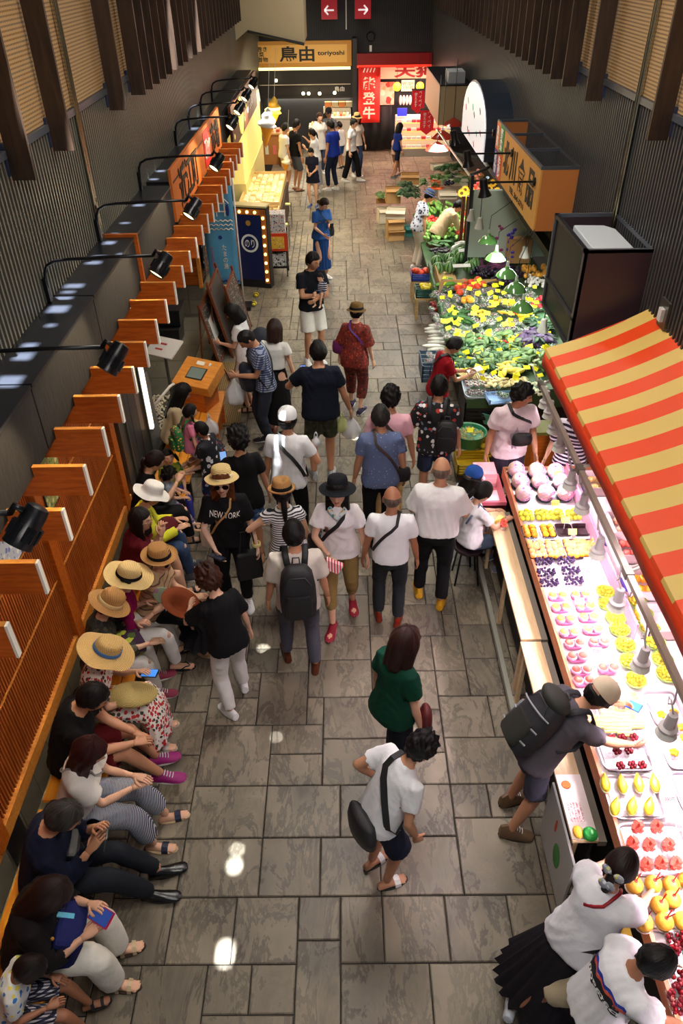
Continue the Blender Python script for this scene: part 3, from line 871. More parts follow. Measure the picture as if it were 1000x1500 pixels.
 # ---------------------------------------------------------------- things people carry (top-level, beside or on the person)
def strap_path(info,s0=('R',.93),s1=('L',.0),front=True,back=True,lift=.034):
 """closed strap round the torso from one shoulder to the other hip"""
 S=info['S'];C=info['C'];Rs=info['Rs'];ww=info['ww'];prof=info['prof']
 def surf(s,ang,g=lift):
  ps=sorted(prof);a=np.interp(s,[p[0] for p in ps],[p[1] for p in ps]);b_=np.interp(s,[p[0] for p in ps],[p[2] for p in ps]);yo=np.interp(s,[p[0] for p in ps],[p[3] for p in ps])
  if s<.55:a=max(a,ps[5][1]*.93);b_=max(b_,ps[5][2]*.86)
  a=a*ww+g;b_=b_*ww+g
  k=2.4;c,sn=math.cos(ang),math.sin(ang)
  x=math.copysign(abs(c)**(2/k)*a,c);y=math.copysign(abs(sn)**(2/k)*b_,sn)+yo
  return C(s)+Rs(s)@np.array([x,y,0])*S
 sg=1 if s0[0]=='R' else -1
 pts=[]
 # over the shoulder top, down the front diagonally, round the opposite hip, up the back
 top_s,low_s=.97,s1[1]
 N=9
 for i in range(N):
  t=i/(N-1);ang=math.radians(62+(180-62-8)*t) if sg>0 else math.radians(118-(118-8)*t)
  pts.append(surf(top_s+(low_s-top_s)*t,ang))
 for i in range(1,N):
  t=i/(N-1);ang=math.radians(188+(298-188)*t) if sg>0 else math.radians(-8-(118-8)*t)
  pts.append(surf(low_s+(top_s-low_s)*t,ang))
 pts.append(C(1.0)+Rs(1)@np.array([sg*.075,-.01,.028])*S)
 pts.append(pts[0])
 return pts
def crossbody(info,label,m_strap,m_bag,shoulder='R',hip=.0,bag=None,width=.018,group=None,bag_at=None,name='crossbody_bag'):
 """strap + bag hanging at the hip; bag: (w, d, h) size, bag_at: local point"""
 root=tag(empty(name,info['root'].location,info['rz']),label,'bag',group)
 pts=strap_path(info,(shoulder,1),('x',hip),lift=.040 if info['fem'] else .032)
 S=info['S']
 # flat strap: side vectors follow the torso outward normal
 g=MB()
 P=np.array(pts);ctr=np.array([info['C'](.5)]*len(P));n=len(P)
 vs=[];fs=[]
 for i in range(n):
  t=P[(i+1)%n]-P[i-1] if 0<i<n-1 else (P[1]-P[0] if i==0 else P[-1]-P[-2])
  t=t/(np.linalg.norm(t)+1e-9);o=P[i]-info['C'](.5);o=o-t*np.dot(o,t);o/=np.linalg.norm(o)+1e-9
  u=np.cross(t,o)
  vs+=[P[i]-u*width+o*.002,P[i]+u*width+o*.002,P[i]+u*width-o*.004,P[i]-u*width-o*.004]
 for i in range(n-1):
  for j in range(4):a_=i*4+j;b_=i*4+(j+1)%4;fs.append((a_,b_,b_+4,a_+4))
 g.add(vs,fs);g.build('strap',m_strap,root,smooth='auto')
 if bag:
  c=np.array(bag_at if bag_at is not None else P[8])
  g=MB();w_,d_,h_=bag
  g.tube([c+np.array([0,0,-h_/2]),c+np.array([0,0,-h_*.42]),c,c+np.array([0,0,h_*.42]),c+np.array([0,0,h_/2])],[(w_*.40,d_*.36),(w_*.49,d_*.48),(w_*.52,d_*.52),(w_*.46,d_*.42),(w_*.40,d_*.25)],n=20,side=(1,0,0))
  g.build('pouch',m_bag,root,smooth=True)
  z=MB();z.tube([c+np.array([-w_*.42,d_*.2,h_*.3]),c+np.array([w_*.42,d_*.2,h_*.3])],.003,n=5)
  z.build('zip',mat('zip_metal',(150,150,150),.3,1.0),root)
 return root
def backpack(info,label,m,m2=None,w_=.30,h_=.44,d_=.16,z=.62,off=(0,0),side_only=None,straps=True):
 root=tag(empty('backpack',info['root'].location,info['rz']),label,'backpack')
 S=info['S'];C=info['C'];Rs=info['Rs'];R=Rs(z)
 bd=.115*info['ww']*S
 c=C(z-.12)+R@np.array([off[0],-(bd+.015+d_/2)+off[1],0])
 g=MB()
 rr=[]
 for t,k,e in ((-.5,.84,.80),(-.46,.95,.95),(-.2,1.0,1.05),(.1,.97,1.0),(.35,.84,.85),(.46,.62,.62),(.5,.4,.35)):
  an=np.arange(24)*2*PI/24;cc,sn=np.cos(an),np.sin(an)
  x=np.sign(cc)*np.abs(cc)**.6*w_/2*k;y=np.sign(sn)*np.abs(sn)**.6*d_/2*e
  rr.append(c+np.stack([x,y,np.full(24,t*h_)],1)@R.T)
 g.rings(rr)
 g.build('pack',m,root,smooth='auto')
 g=MB()
 rr=[]
 for t,k in ((-.42,.6),(-.38,.72),(-.1,.74),(0.02,.62)):
  an=np.arange(20)*2*PI/20;cc,sn=np.cos(an),np.sin(an)
  x=np.sign(cc)*np.abs(cc)**.6*w_/2*k;y=np.sign(sn)*np.abs(sn)**.6*.035-d_/2*.95
  rr.append(c+np.stack([x,y,np.full(20,t*h_)],1)@R.T)
 g.rings(rr);g.build('front_pocket',m2 or m,root,smooth='auto')
 g=MB();g.tube([c+R@np.array([-w_*.36,-d_*.45,h_*.2]),c+R@np.array([-w_*.2,-d_*.5,h_*.38]),c+R@np.array([w_*.2,-d_*.5,h_*.38]),c+R@np.array([w_*.36,-d_*.45,h_*.2])],.004,n=5)
 g.tube([c+R@np.array([-.03,d_*.3,h_*.47]),c+R@np.array([-.025,d_*.3,h_*.58]),c+R@np.array([.025,d_*.3,h_*.58]),c+R@np.array([.03,d_*.3,h_*.47])],.007,n=6)
 g.build('zip',mat('zip_dark',(60,60,62),.4),root,smooth=True)
 if straps:
  for sx in (-1,1):
   g=MB();x=sx*.085*S
   g2=[c+R@np.array([x*.8-off[0],d_*.4,h_*.36]),C(.985)+Rs(.98)@np.array([x,-.07*S,.025*S]),C(.99)+Rs(.98)@np.array([x,.0,.045*S]),C(.93)+Rs(.9)@np.array([x*1.15,.10*S,0.02]),C(.72)+Rs(.7)@np.array([x*1.3,.150*S,0]),C(.5)+Rs(.5)@np.array([x*1.75,.09*S,0]),C(.42)+Rs(.4)@np.array([x*1.9,-.05*S,0])]
   g.tube(g2,[(.026,.007)]*7,n=8,side=R@np.array([1.0,0,0]))
   g.build('strap',m,root,smooth=True)
 if w_<.3 and h_>.4 and d_>.185:  # hiking pack: lid pocket, compression straps, bottle
  g=MB();g.ball(c+R@np.array([0,-.01,h_*.46]),(w_*.46,d_*.52,.06),18,8,R=R);g.build('lid_pocket',m2,root,smooth=True)
  for k in (-.3,-.05,.2):
   g=MB();g.tube([c+R@np.array([x*w_*.5,-d_*.53*(1-.25*abs(x)**3),k*h_+.02*x]) for x in np.linspace(-1,1,9)],.007,n=5);g.build('compression_strap',mat('strap_pale',(150,152,156),.5),root)
  g=MB();g.tube([c+R@np.array([-w_*.53,0,-h_*.4]),c+R@np.array([-w_*.53,0,-h_*.02])],.034,n=12);g.build('side_bottle',mat('bottle_grey',(90,96,100),.3),root,smooth=True)
 return root
def decal(info,part,body,size,m,s,front=True,x0=0.0,dz=0.0,bold=0.0,fit=None,slant=0.0,mesh=None,back_lift=.003,name='print'):
 """flat lettering pressed onto a garment"""
 o=info['parts'][part];me=o.data
 V=np.empty(len(me.vertices)*3);me.vertices.foreach_get('co',V);V=V.reshape(-1,3)
 F=[tuple(p.vertices) for p in me.polygons]
 bvh=BVHTree.FromPolygons([Vector(v) for v in V.tolist()],F)
 t=mesh or text_mesh(body,size,bold)
 if mesh is None:
  bm=bmesh.new();bm.from_mesh(t);bmesh.ops.triangulate(bm,faces=bm.faces[:])
  bmesh.ops.subdivide_edges(bm,edges=[e for e in bm.edges if e.calc_length()>size*.25],cuts=1)
  bmesh.ops.triangulate(bm,faces=bm.faces[:])
  bm.to_mesh(t);bm.free()
 P=np.array([v.co[:] for v in t.vertices]);lo,hi=P.min(0),P.max(0);P[:,:2]-=(lo[:2]+hi[:2])/2
 if fit:P[:,0]*=fit[0]/(hi[0]-lo[0]);P[:,1]*=fit[1]/(hi[1]-lo[1])
 R=info['Rs'](s);c=info['C'](s)+R@np.array([0,0,dz]);f=1 if front else -1
 ca,sa=math.cos(math.radians(slant)),math.sin(math.radians(slant))
 out=[]
 for x,y,z in P:
  x,y=x*ca-y*sa,x*sa+y*ca
  p=c+R@np.array([(x0+x)*f if not front else (x0-x),f*.6,y])
  d=R@np.array([0,-f,0])
  hit=bvh.ray_cast(Vector(p.tolist()),Vector(d.tolist()),1.2)
  if hit[0] is None:q=c+R@np.array([(x0+x)*f if not front else (x0-x),f*.12,y])
  else:q=np.array(hit[0])-d*back_lift
  out.append(q)
 t.vertices.foreach_set('co',np.array(out).ravel());t.update();t.materials.clear();t.materials.append(m)
 ob=bpy.data.objects.new(name,t);COL.objects.link(ob);ob.parent=info['root']
 return ob
def phone(info,at,label,c=(30,60,160),dirv=(0,.3,1),nrm=(0,-1,.4),case=(20,20,24),big=1.0,group=None):
 """a phone held at a local point of the person"""
 root=tag(empty('phone',info['W'](at),0),label,'phone',group)
 y=info['D'](np.array(dirv,float));y/=np.linalg.norm(y);n=info['D'](np.array(nrm,float));n=n-y*np.dot(n,y);n/=np.linalg.norm(n);x=np.cross(y,n)
 R=np.stack([x,y,n],1)
 g=MB();g.box((0,0,0),(.072*big,.145*big,.009),R=R);g.build('case',mat('phone_case',case,.35),root)
 g=MB();g.box((R@np.array([0,0,.0052])),(.064*big,.132*big,.001),R=R)
 sc=mat('phone_screen',c,.15,emit=.7 if sum(c)>60 else 0.0);g.build('screen',sc,root)
 return root
def plastic_bag(at,label,size=(.11,.07,.30),c=(232,234,238),fill=None,rz=0.0,name='plastic_bag'):
 root=tag(empty(name,at,rz),label,'bag')
 g=MB();w_,d_,h_=size;n=24;an=np.arange(n)*2*PI/n;rs=np.random.RandomState(int(abs(at[0]*1000))%999)
 ph=rs.rand(4)*6;rr=[]
 for t,k in ((0,.25),(.03,.7),(.15,1.0),(.4,.98),(.62,.75),(.78,.45),(.88,.22),(1.0,.16)):
  m_=1+.10*np.sin(5*an+ph[0]+4*t)+.07*np.sin(9*an+ph[1]-7*t)
  rr.append(np.stack([np.cos(an)*w_*k*m_,np.sin(an)*d_*k*m_,np.full(n,-h_+h_*t)],1))
 g.rings(rr,cap1=False)
 m=mat('thin_plastic',c,.35,alpha=.72,bump=.4,bscale=30)
 g.build('bag',m,root,smooth=True)
 g=MB()
 for sg in (-1,1):g.tube([(sg*.02,0,-.02),(sg*.012,0,.03),(0,0,.05)],.006,n=6)
 g.build('handle',mat('thin_plastic_handle',c,.4),root,smooth=True)
 if fill:
  g=MB()
  for i in range(5):g.ball(((rs.rand()-.5)*w_,(rs.rand()-.5)*d_*.6,-h_+.05+rs.rand()*h_*.3),.03,8,6)
  g.build('contents',mat('bag_contents',fill,.6),root,smooth=True)
 return root
 # ================================================================= STRUCTURE
XL,XR,YF=-2.47,2.80,26.6
def slate():
 m,nt,b=nmat('stamped_stone')
 tc=node(nt,'ShaderNodeTexCoord');oi=node(nt,'ShaderNodeObjectInfo')
 sc=node(nt,'ShaderNodeMath',operation='MULTIPLY');sc.inputs[1].default_value=40.0
 nt.links.new(oi.outputs['Random'],sc.inputs[0])
 ad=node(nt,'ShaderNodeVectorMath',operation='ADD');nt.links.new(tc.outputs['Object'],ad.inputs[0]);nt.links.new(sc.outputs[0],ad.inputs[1])
 mp=node(nt,'ShaderNodeMapping');mp.inputs['Scale'].default_value=(1.0,0.42,1);mp.inputs['Rotation'].default_value=(0,0,0.95)
 nt.links.new(ad.outputs[0],mp.inputs['Vector'])
 n1=node(nt,'ShaderNodeTexNoise');n1.inputs['Scale'].default_value=4.2;n1.inputs['Detail'].default_value=9;n1.inputs['Roughness'].default_value=.68;n1.inputs['Distortion'].default_value=.45
 n2=node(nt,'ShaderNodeTexNoise');n2.inputs['Scale'].default_value=1.6;n2.inputs['Detail'].default_value=4
 nt.links.new(mp.outputs[0],n1.inputs['Vector']);nt.links.new(ad.outputs[0],n2.inputs['Vector'])
 # thin dark veins where the noise crosses its middle
 ab=node(nt,'ShaderNodeMath',operation='SUBTRACT');ab.inputs[1].default_value=.5;nt.links.new(n1.outputs['Fac'],ab.inputs[0])
 a2=node(nt,'ShaderNodeMath',operation='ABSOLUTE');nt.links.new(ab.outputs[0],a2.inputs[0])
 mr=node(nt,'ShaderNodeMapRange');mr.inputs['From Max'].default_value=.035;nt.links.new(a2.outputs[0],mr.inputs['Value'])
 cr=node(nt,'ShaderNodeValToRGB');e=cr.color_ramp.elements;e[0].position=.22;e[0].color=lin((86,80,69));e[1].position=.50;e[1].color=lin((134,126,110))
 nt.links.new(n1.outputs['Fac'],cr.inputs['Fac'])
 mx=node(nt,'ShaderNodeMix',data_type='RGBA',blend_type='MULTIPLY')
 c2=node(nt,'ShaderNodeValToRGB');c2.color_ramp.elements[0].position=.35;c2.color_ramp.elements[0].color=(.62,.60,.60,1);c2.color_ramp.elements[1].position=.65;c2.color_ramp.elements[1].color=(1.12,1.08,1.02,1)
 nt.links.new(n2.outputs['Fac'],c2.inputs['Fac'])
 mx.inputs['Factor'].default_value=1.0;nt.links.new(cr.outputs[0],mx.inputs['A']);nt.links.new(c2.outputs[0],mx.inputs['B'])
 m3=node(nt,'ShaderNodeMix',data_type='RGBA');m3.inputs['A'].default_value=lin((50,44,37));nt.links.new(mr.outputs[0],m3.inputs['Factor'])
 mq=node(nt,'ShaderNodeMath',operation='MAXIMUM');nt.links.new(mr.outputs[0],mq.inputs[0]);nt.links.new(n2.outputs['Fac'],mq.inputs[1]);nt.links.new(mq.outputs[0],m3.inputs['Factor'])
 nt.links.new(mx.outputs['Result'],m3.inputs['B'])
 hs=node(nt,'ShaderNodeHueSaturation');vr=node(nt,'ShaderNodeMapRange');vr.inputs['To Min'].default_value=.88;vr.inputs['To Max'].default_value=1.12
 nt.links.new(oi.outputs['Random'],vr.inputs['Value']);nt.links.new(vr.outputs[0],hs.inputs['Value']);nt.links.new(m3.outputs['Result'],hs.inputs['Color'])
 nt.links.new(hs.outputs[0],b.inputs['Base Color'])
 bu=node(nt,'ShaderNodeBump');bu.inputs['Strength'].default_value=.55;bu.inputs['Distance'].default_value=.012
 nt.links.new(n1.outputs['Fac'],bu.inputs['Height']);nt.links.new(bu.outputs['Normal'],b.inputs['Normal'])
 rr=node(nt,'ShaderNodeMapRange');rr.inputs['To Min'].default_value=.30;rr.inputs['To Max'].default_value=.55;nt.links.new(n2.outputs['Fac'],rr.inputs['Value']);nt.links.new(rr.outputs[0],b.inputs['Roughness'])
 return m
STONE=slate()
GROUT=mat('grout',(26,23,20),.8,bump=.2,bscale=60)
fl=MB().bbox(-6,7,-3,31,-.12,-.011).build('floor',GROUT);struct(fl)
g_=.1447;X0,Y0=-.07,2.52
UX0,UX1,VY0,VY1=-14,24,-12,168
occ=np.zeros((UX1-UX0,VY1-VY0),bool);tiles=[]
def put(u,v,w,h):
 occ[u-UX0:u-UX0+w,v-VY0:v-VY0+h]=True;tiles.append((u,v,w,h))
for t in ((-8,0,4,3),(-4,0,3,3),(-1,0,3,3),(2,0,4,3),(6,0,4,4),(-8,-3,3,3),(-5,-3,3,3),(-2,-2,2,2),(0,-3,2,3),(2,-3,3,3),(5,-3,3,3),(8,-3,2,3),
(-2,-6,2,4),(-8,3,4,3),(-4,3,4,3),(0,3,3,3),(3,3,3,3),(6,4,2,2),(8,4,3,2),(-10,0,2,3),(-11,-3,3,3),(-6,-5,2,2),(-4,-5,2,2),(-9,-6,3,3),(0,-6,4,3),(4,-6,4,3),(8,-6,3,3),(-6,-9,4,4)):put(*t)
sizes=[(3,3),(4,3),(3,4),(4,4),(3,2),(2,3),(2,2),(4,3),(3,3),(5,3)]
rt_=random.Random(5)
for v in range(VY0,VY1):
 for u in range(UX0,UX1):
  if occ[u-UX0,v-VY0]:continue
  cand=[c for c in sizes];rt_.shuffle(cand);cand+=[(2,2),(2,1),(1,2),(1,1)]
  for w,h in cand:
   if u+w>UX1 or v+h>VY1:continue
   if not occ[u-UX0:u-UX0+w,v-VY0:v-VY0+h].any():put(u,v,w,h);break
TM={}
def tile_mb(w,h):
 m_=MB();W_,H_=w*g_-.008,h*g_-.008;b_=.007
 z0,z1=-.02,0.0
 o=[(-W_/2,-H_/2),(W_/2,-H_/2),(W_/2,H_/2),(-W_/2,H_/2)];i_=[(-W_/2+b_,-H_/2+b_),(W_/2-b_,-H_/2+b_),(W_/2-b_,H_/2-b_),(-W_/2+b_,H_/2-b_)]
 m_.rings([np.array([(x,y,z0) for x,y in o]),np.array([(x,y,-.006) for x,y in o]),np.array([(x,y,z1) for x,y in i_])],cap0=False)
 return m_
tiles=[t for t in tiles]
def vis(t):
 cx,cy=X0+(t[0]+t[2]/2)*g_,Y0+(t[1]+t[3]/2)*g_
 return cy
cnt=0
rest=MB()
for t in sorted(tiles,key=vis):
 cx,cy=X0+(t[0]+t[2]/2)*g_,Y0+(t[1]+t[3]/2)*g_
 if cy<1.0:continue
 seen=-2.12<cx<1.75
 if seen and cnt<296 and cy>1.35:
  k=(t[2],t[3])
  if k not in TM:TM[k]=tile_mb(*k).mesh('tile',STONE)
  o=bpy.data.objects.new('tile',TM[k]);COL.objects.link(o);o.parent=fl;o.location=(cx,cy,rt_.uniform(-.0012,.0012));cnt+=1
 else:
  m_=tile_mb(t[2],t[3]);rest.add(m_.v[0]+np.array([cx,cy,0]),m_.f)
r_=rest.build('tile',STONE,fl);r_['kind']='stuff'
# ---- side walls: ribbed steel siding, boarded up to z 4.12, perforated panels above
RIB=mat('ribbed_steel',(112,109,98),.42,.3,vary=.08,vscale=1.5)
BACK=mat('siding_gap',(14,15,22),.6)
MESH=None
def perf():
 m,nt,b=nmat('perforated_panel')
 tc=node(nt,'ShaderNodeTexCoord');sp=node(nt,'ShaderNodeSeparateXYZ');nt.links.new(tc.outputs['Object'],sp.inputs[0])
 def fr(ax,f,th):
  a=node(nt,'ShaderNodeMath',operation='MULTIPLY');a.inputs[1].default_value=f;nt.links.new(sp.outputs[ax],a.inputs[0])
  c=node(nt,'ShaderNodeMath',operation='FRACT');nt.links.new(a.outputs[0],c.inputs[0]);d=node(nt,'ShaderNodeMath',operation='LESS_THAN');d.inputs[1].default_value=th;nt.links.new(c.outputs[0],d.inputs[0]);return d.outputs[0]
 mx=node(nt,'ShaderNodeMix',data_type='RGBA');mx.inputs['A'].default_value=lin((176,142,96));mx.inputs['B'].default_value=lin((84,58,36))
 mm=node(nt,'ShaderNodeMath',operation='MULTIPLY');nt.links.new(fr('Z',34,.45),mm.inputs[0]);nt.links.new(fr('Y',34,.62),mm.inputs[1])
 nt.links.new(mm.outputs[0],mx.inputs['Factor']);nt.links.new(mx.outputs['Result'],b.inputs['Base Color']);b.inputs['Roughness'].default_value=.7
 return m
PERF=perf()
DW=wood('dark_baffle_wood',(40,28,20),(70,50,35),.5,2.0,(10,10,1.2))
GREYM=mat('grey_trim_steel',(96,100,108),.4,.5)
def side_wall(name,X,sg,z0,ys_b,rib):
 w=MB().bbox(X,X-sg*.15,-2.5,YF,z0,7.2).build(name,BACK);struct(w)
 rb=MB();y=1.0
 while y<YF:
  rb.box((X+sg*.012,y,(z0+4.10)/2),(.030,.026,4.10-z0));y+=.066
 o=rb.build('siding_rib',rib,w);o['kind']='stuff'
 MB().bbox(X,X+sg*.05,1.0,YF,4.10,4.155).build('trim_strip',GREYM,w)
 yb=3.9
 k=0
 while yb<YF:
  ye=min(yb+1.95,YF)
  MB().bbox(X,X+sg*.02,yb+.02,ye-.02,4.16,6.3).build('perforated_panel',PERF,w);yb=ye;k+=1
 for y in ys_b:
  bf=MB().bbox(X+sg*.045,X+sg*.215,y-.017,y+.017,3.95,6.6).build('baffle_board',DW,w)
  MB().bbox(X+sg*.0,X+sg*.045,y-.03,y+.03,3.98,4.2).build('bracket',mat('blue_grey_bracket',(52,62,92),.5,.3),bf)
 c=MB()
 for dx in (-.03,.03):
  c.tube([(X+sg*.05,(7.66 if sg>0 else 7.8)+dx,2.4),(X+sg*.05,(7.66 if sg>0 else 7.8)+dx,6.5)],.016,n=8)
 c.build('conduit',mat('bright_conduit',(190,180,150),.22,1.0),w)
 return w
ysb=[4.84,5.87,6.86,8.8,9.8]+[10.22+.44*i for i in range(36)]
wl=side_wall('wall_left',XL,1,2.45,[y for y in ysb if y<22.5],RIB)
wr=side_wall('wall_right',XR,-1,2.02,[4.9,5.95,6.92,8.93,9.95]+[10.55+.46*i for i in range(34)],mat('ribbed_steel_shaded',(78,78,78),.45,.3,vary=.08,vscale=1.5))  # same ribs as the left wall, coloured darker for the dimmer right side
for _a,_b in ((-2.5,6.8),(16.2,YF)):
 struct(MB().bbox(XL-.15,XL,_a,_b,0,2.45).build('wall_left_lower',BACK))
struct(MB().bbox(-3.75,-3.6,6.8,16.4,0,2.6).build('wall_recess_back',mat('recess_wall',(70,66,58),.7)))
struct(MB().bbox(-3.6,XL-.15,6.8,16.4,2.45,2.6).build('ceiling_recess',mat('recess_wall',(70,66,58),.7)))
# far wall
wf=MB().bbox(-6,6,YF,YF+.2,0,7.2).build('wall_far',mat('far_siding',(38,40,45),.6));struct(wf)
rb=MB();x=-2.4
while x<XR:rb.box((x,YF-.012,5.0),(.03,.03,4.2));x+=.066
o=rb.build('siding_rib',mat('far_rib',(52,54,60),.5,.3),wf);o['kind']='stuff'
# back wall of the stalls on the right, under the ribbed wall, and its soffit
struct(MB().bbox(4.3,4.45,0.5,YF,0,2.1).build('wall_stall_back',mat('stall_back_wall',(120,128,118),.7)))
struct(MB().bbox(XR-.15,4.45,0.5,YF,2.02,2.12).build('ceiling_stalls',mat('stall_soffit',(60,60,58),.7)))
# roof above the hall (out of frame): slots cut in it so that sun patches land at chosen spots
ZR=7.2
patches=[]
def slot(P,w,l):
 q=np.asarray(P,float)-SUN_DIR*((ZR-P[2])/(-SUN_DIR[2]))*-1
 q=np.asarray(P,float)+SUN_DIR*((ZR-P[2])/SUN_DIR[2])
 patches.append((q[0]-w/2,q[0]+w/2,q[1]-l/2,q[1]+l/2))
for px,py,w,l in ((330,1397,.045,.11),(343,1268,.04,.06),(347,1245,.025,.03),(385,950,.035,.03),(404,1080,.02,.02),(520,640,.03,.1)):
 slot(PZ(px,py,0),w,l)
for px,py,w,l,z in ((12,558,.16,.16,2.98),(34,521,.12,.12,2.98),(43,505,.10,.07,2.98),(74,476,.07,.05,2.98),(85,452,.15,.14,2.98),(93,436,.13,.07,2.98),(100,427,.10,.05,2.98),(108,418,.15,.09,2.98),(137,384,.13,.08,2.98),(145,375,.12,.06,2.98),
(160,355,.10,.09,2.98),(168,342,.07,.05,2.98),(183,326,.09,.05,2.98),(203,300,.11,.08,2.98),(225,262,.1,.08,2.98),(235,250,.1,.1,2.98),(262,211,.1,.12,2.98),(284,188,.12,.2,2.98),(297,172,.12,.25,2.98),(60,408,.04,.05,3.36),(168,313,.04,.05,3.36)):
 slot(PZ(px,py,z),w,l)
for px,py,z in ((408,672,1.15),):slot(PZ(px,py,z),.03,.12)
xs=sorted(set([-7,7]+[p[i] for p in patches for i in (0,1)]));ys=sorted(set([-1.0,29]+[p[i] for p in patches for i in (2,3)]))
VV=[(x,y,ZR) for y in ys for x in xs];FF=[]
nx=len(xs)
for j in range(len(ys)-1):
 cy=(ys[j]+ys[j+1])/2
 # merge runs of closed cells
 run=None
 for i in range(nx-1):
  cx=(xs[i]+xs[i+1])/2
  hole=any(p[0]<cx<p[1] and p[2]<cy<p[3] for p in patches)
  if not hole and run is None:run=i
  if (hole or i==nx-2) and run is not None:
   e=i if hole else i+1
   FF.append((j*nx+run,j*nx+e,(j+1)*nx+e,(j+1)*nx+run));run=None
g=MB();g.add(VV,FF)
struct(g.build('ceiling',mat('roof_deck',(150,148,142),.8)))
for o_ in bpy.data.objects:
 pass
 # ---- left shop fronts ------------------------------------------------
OW=wood('orange_wood',(164,76,18),(206,110,36),.38,2.5,(2,16,16))
OWL=wood('light_orange_wood',(205,125,45),(232,158,72),.4,2.5,(2,16,16))
OWD=wood('brown_orange_wood',(84,36,12),(124,58,20),.45,2.5,(3,3,14))
BLK=mat('black_enamel',(22,24,30),.28,vary=.1,vscale=3)
BLKN=mat('black_mesh_cloth',(26,25,24),.75,bump=.6,bscale=26,vary=.25,vscale=16,stretch=(1,1,.4))
WHT=mat('white_paint',(238,238,232),.5)
duct=thing('canopy_box','long black canopy box above the orange shopfronts on the left wall','canopy',(XL,4.4,2.46))
for i,(y0,y1) in enumerate(((1.0,2.7),(2.72,4.5),(4.52,6.1),(6.12,7.68),(7.74,9.72),(9.9,13.5),(13.55,17.0),(17.05,20.4))):
 pnl=MB().bbox(0.02,.363,y0-4.4,y1-4.4,.49,.515).build('top_panel',BLK,duct)
 MB().bbox(0.02,.355,y0-4.4,y1-4.4,0,.488).build('front_panel',BLKN,duct)
MB().bbox(.0,.39,7.69-4.4,7.735-4.4,-.05,.54).build('end_frame',OW,duct)
cano=thing('shopfront_canopy','row of orange wooden fins sticking out below the black canopy box','canopy',(XL,2.2,2.3))
fp=[(.05,0),(.71,0),(.71,.235),(.363,.235),(.363,.15),(.05,.15)]
fm=MB();fm.rings([np.array([(x,-.017,z) for x,z in fp]),np.array([(x,.017,z) for x,z in fp])])
fmesh=fm.mesh('fin',OW)
em=MB().bbox(.706,.722,-.0185,.0185,-.002,.237).mesh('white_edge',WHT)
tm=MB().bbox(.363,.708,-.018,.018,.2345,.239).mesh('top_edge',OWL)
for i in range(26):
 y=2.22+.49*i-2.2
 o=bpy.data.objects.new('fin',fmesh);COL.objects.link(o);o.parent=cano;o.location=(0,y,0)
 for n_,m_ in (('white_edge',em),('top_edge',tm)):
  e_=bpy.data.objects.new(n_,m_);COL.objects.link(e_);e_.parent=o
MB().bbox(.02,.06,-1.5,16,0,.14).build('wall_rail',OWD,cano)
lat=thing('lattice_screen','tall brown wooden lattice screen behind the bench on the left','screen',(XL,4,.35))
MB().bbox(.0,.02,-3,2.7,0,2.1).build('backing_board',wood('lattice_back',(90,34,10),(120,50,16),.5),lat)
sl=MB();y=-3.0
while y<2.68:
 sl.box((.036,y,1.05),(.022,.013,2.1));y+=.034
o=sl.build('slat',wood('slat_wood',(156,76,26),(200,112,50),.45,3,(9,9,1.5)),lat);o['kind']='stuff'
MB().bbox(0,.075,-3,2.75,-.03,.10).build('bottom_rail',OWL,lat)
for z in (.75,1.35):MB().bbox(.046,.056,-3,2.7,z,z+.014).build('cross_rod',OWL,lat)
for y in (-1.28,.68,2.6):MB().bbox(0,.085,y-.07,y+.07,-.0,2.1).build('post',OW,lat)
pli=struct(MB().bbox(XL,XL+.045,0.6,6.75,0,.318).build('baseboard_left',GROUT))
TL=mat('plinth_tile',(112,106,92),.5,vary=.12,vscale=8,rand=.18)
y=.62;k=0
pm=MB().box((0,0,0),(.014,.292,.30)).mesh('tile',TL)
while y<6.6:
 o=bpy.data.objects.new('tile',pm);COL.objects.link(o);o.parent=pli;o.location=(XL+.052,y+.15,.158);y+=.30;k+=1
bt=MB().bbox(XL+.059,XL+.069,2.74,2.98,.03,.30).build('black_panel',BLK,pli)
# curb strip and drain grating along the left side
cs=struct(MB().bbox(-2.41,-2.14,.6,15.2,-.012,.004).build('kerb_left',mat('kerb_stone',(150,140,108),.6,vary=.1,bump=.2,bscale=30)))
y=.6
cm=MB().box((0,0,0),(.262,.59,.014)).mesh('slab',mat('kerb_slab',(158,148,116),.55,vary=.12,vscale=5,rand=.08))
while y<15:
 o=bpy.data.objects.new('slab',cm);COL.objects.link(o);o.parent=cs;o.location=(-2.275,y+.3,.004);y+=.6
gr=struct(MB().bbox(-2.13,-1.98,.6,15.2,-.012,.003).build('drain_channel_left',mat('drain_dark',(36,36,36),.5)))
g=MB();y=.6
while y<15.1:g.box((-2.055,y,.005),(.14,.010,.006));y+=.028
o=g.build('grating_bar',mat('grating_steel',(82,80,74),.4,.7),gr);o['kind']='stuff'
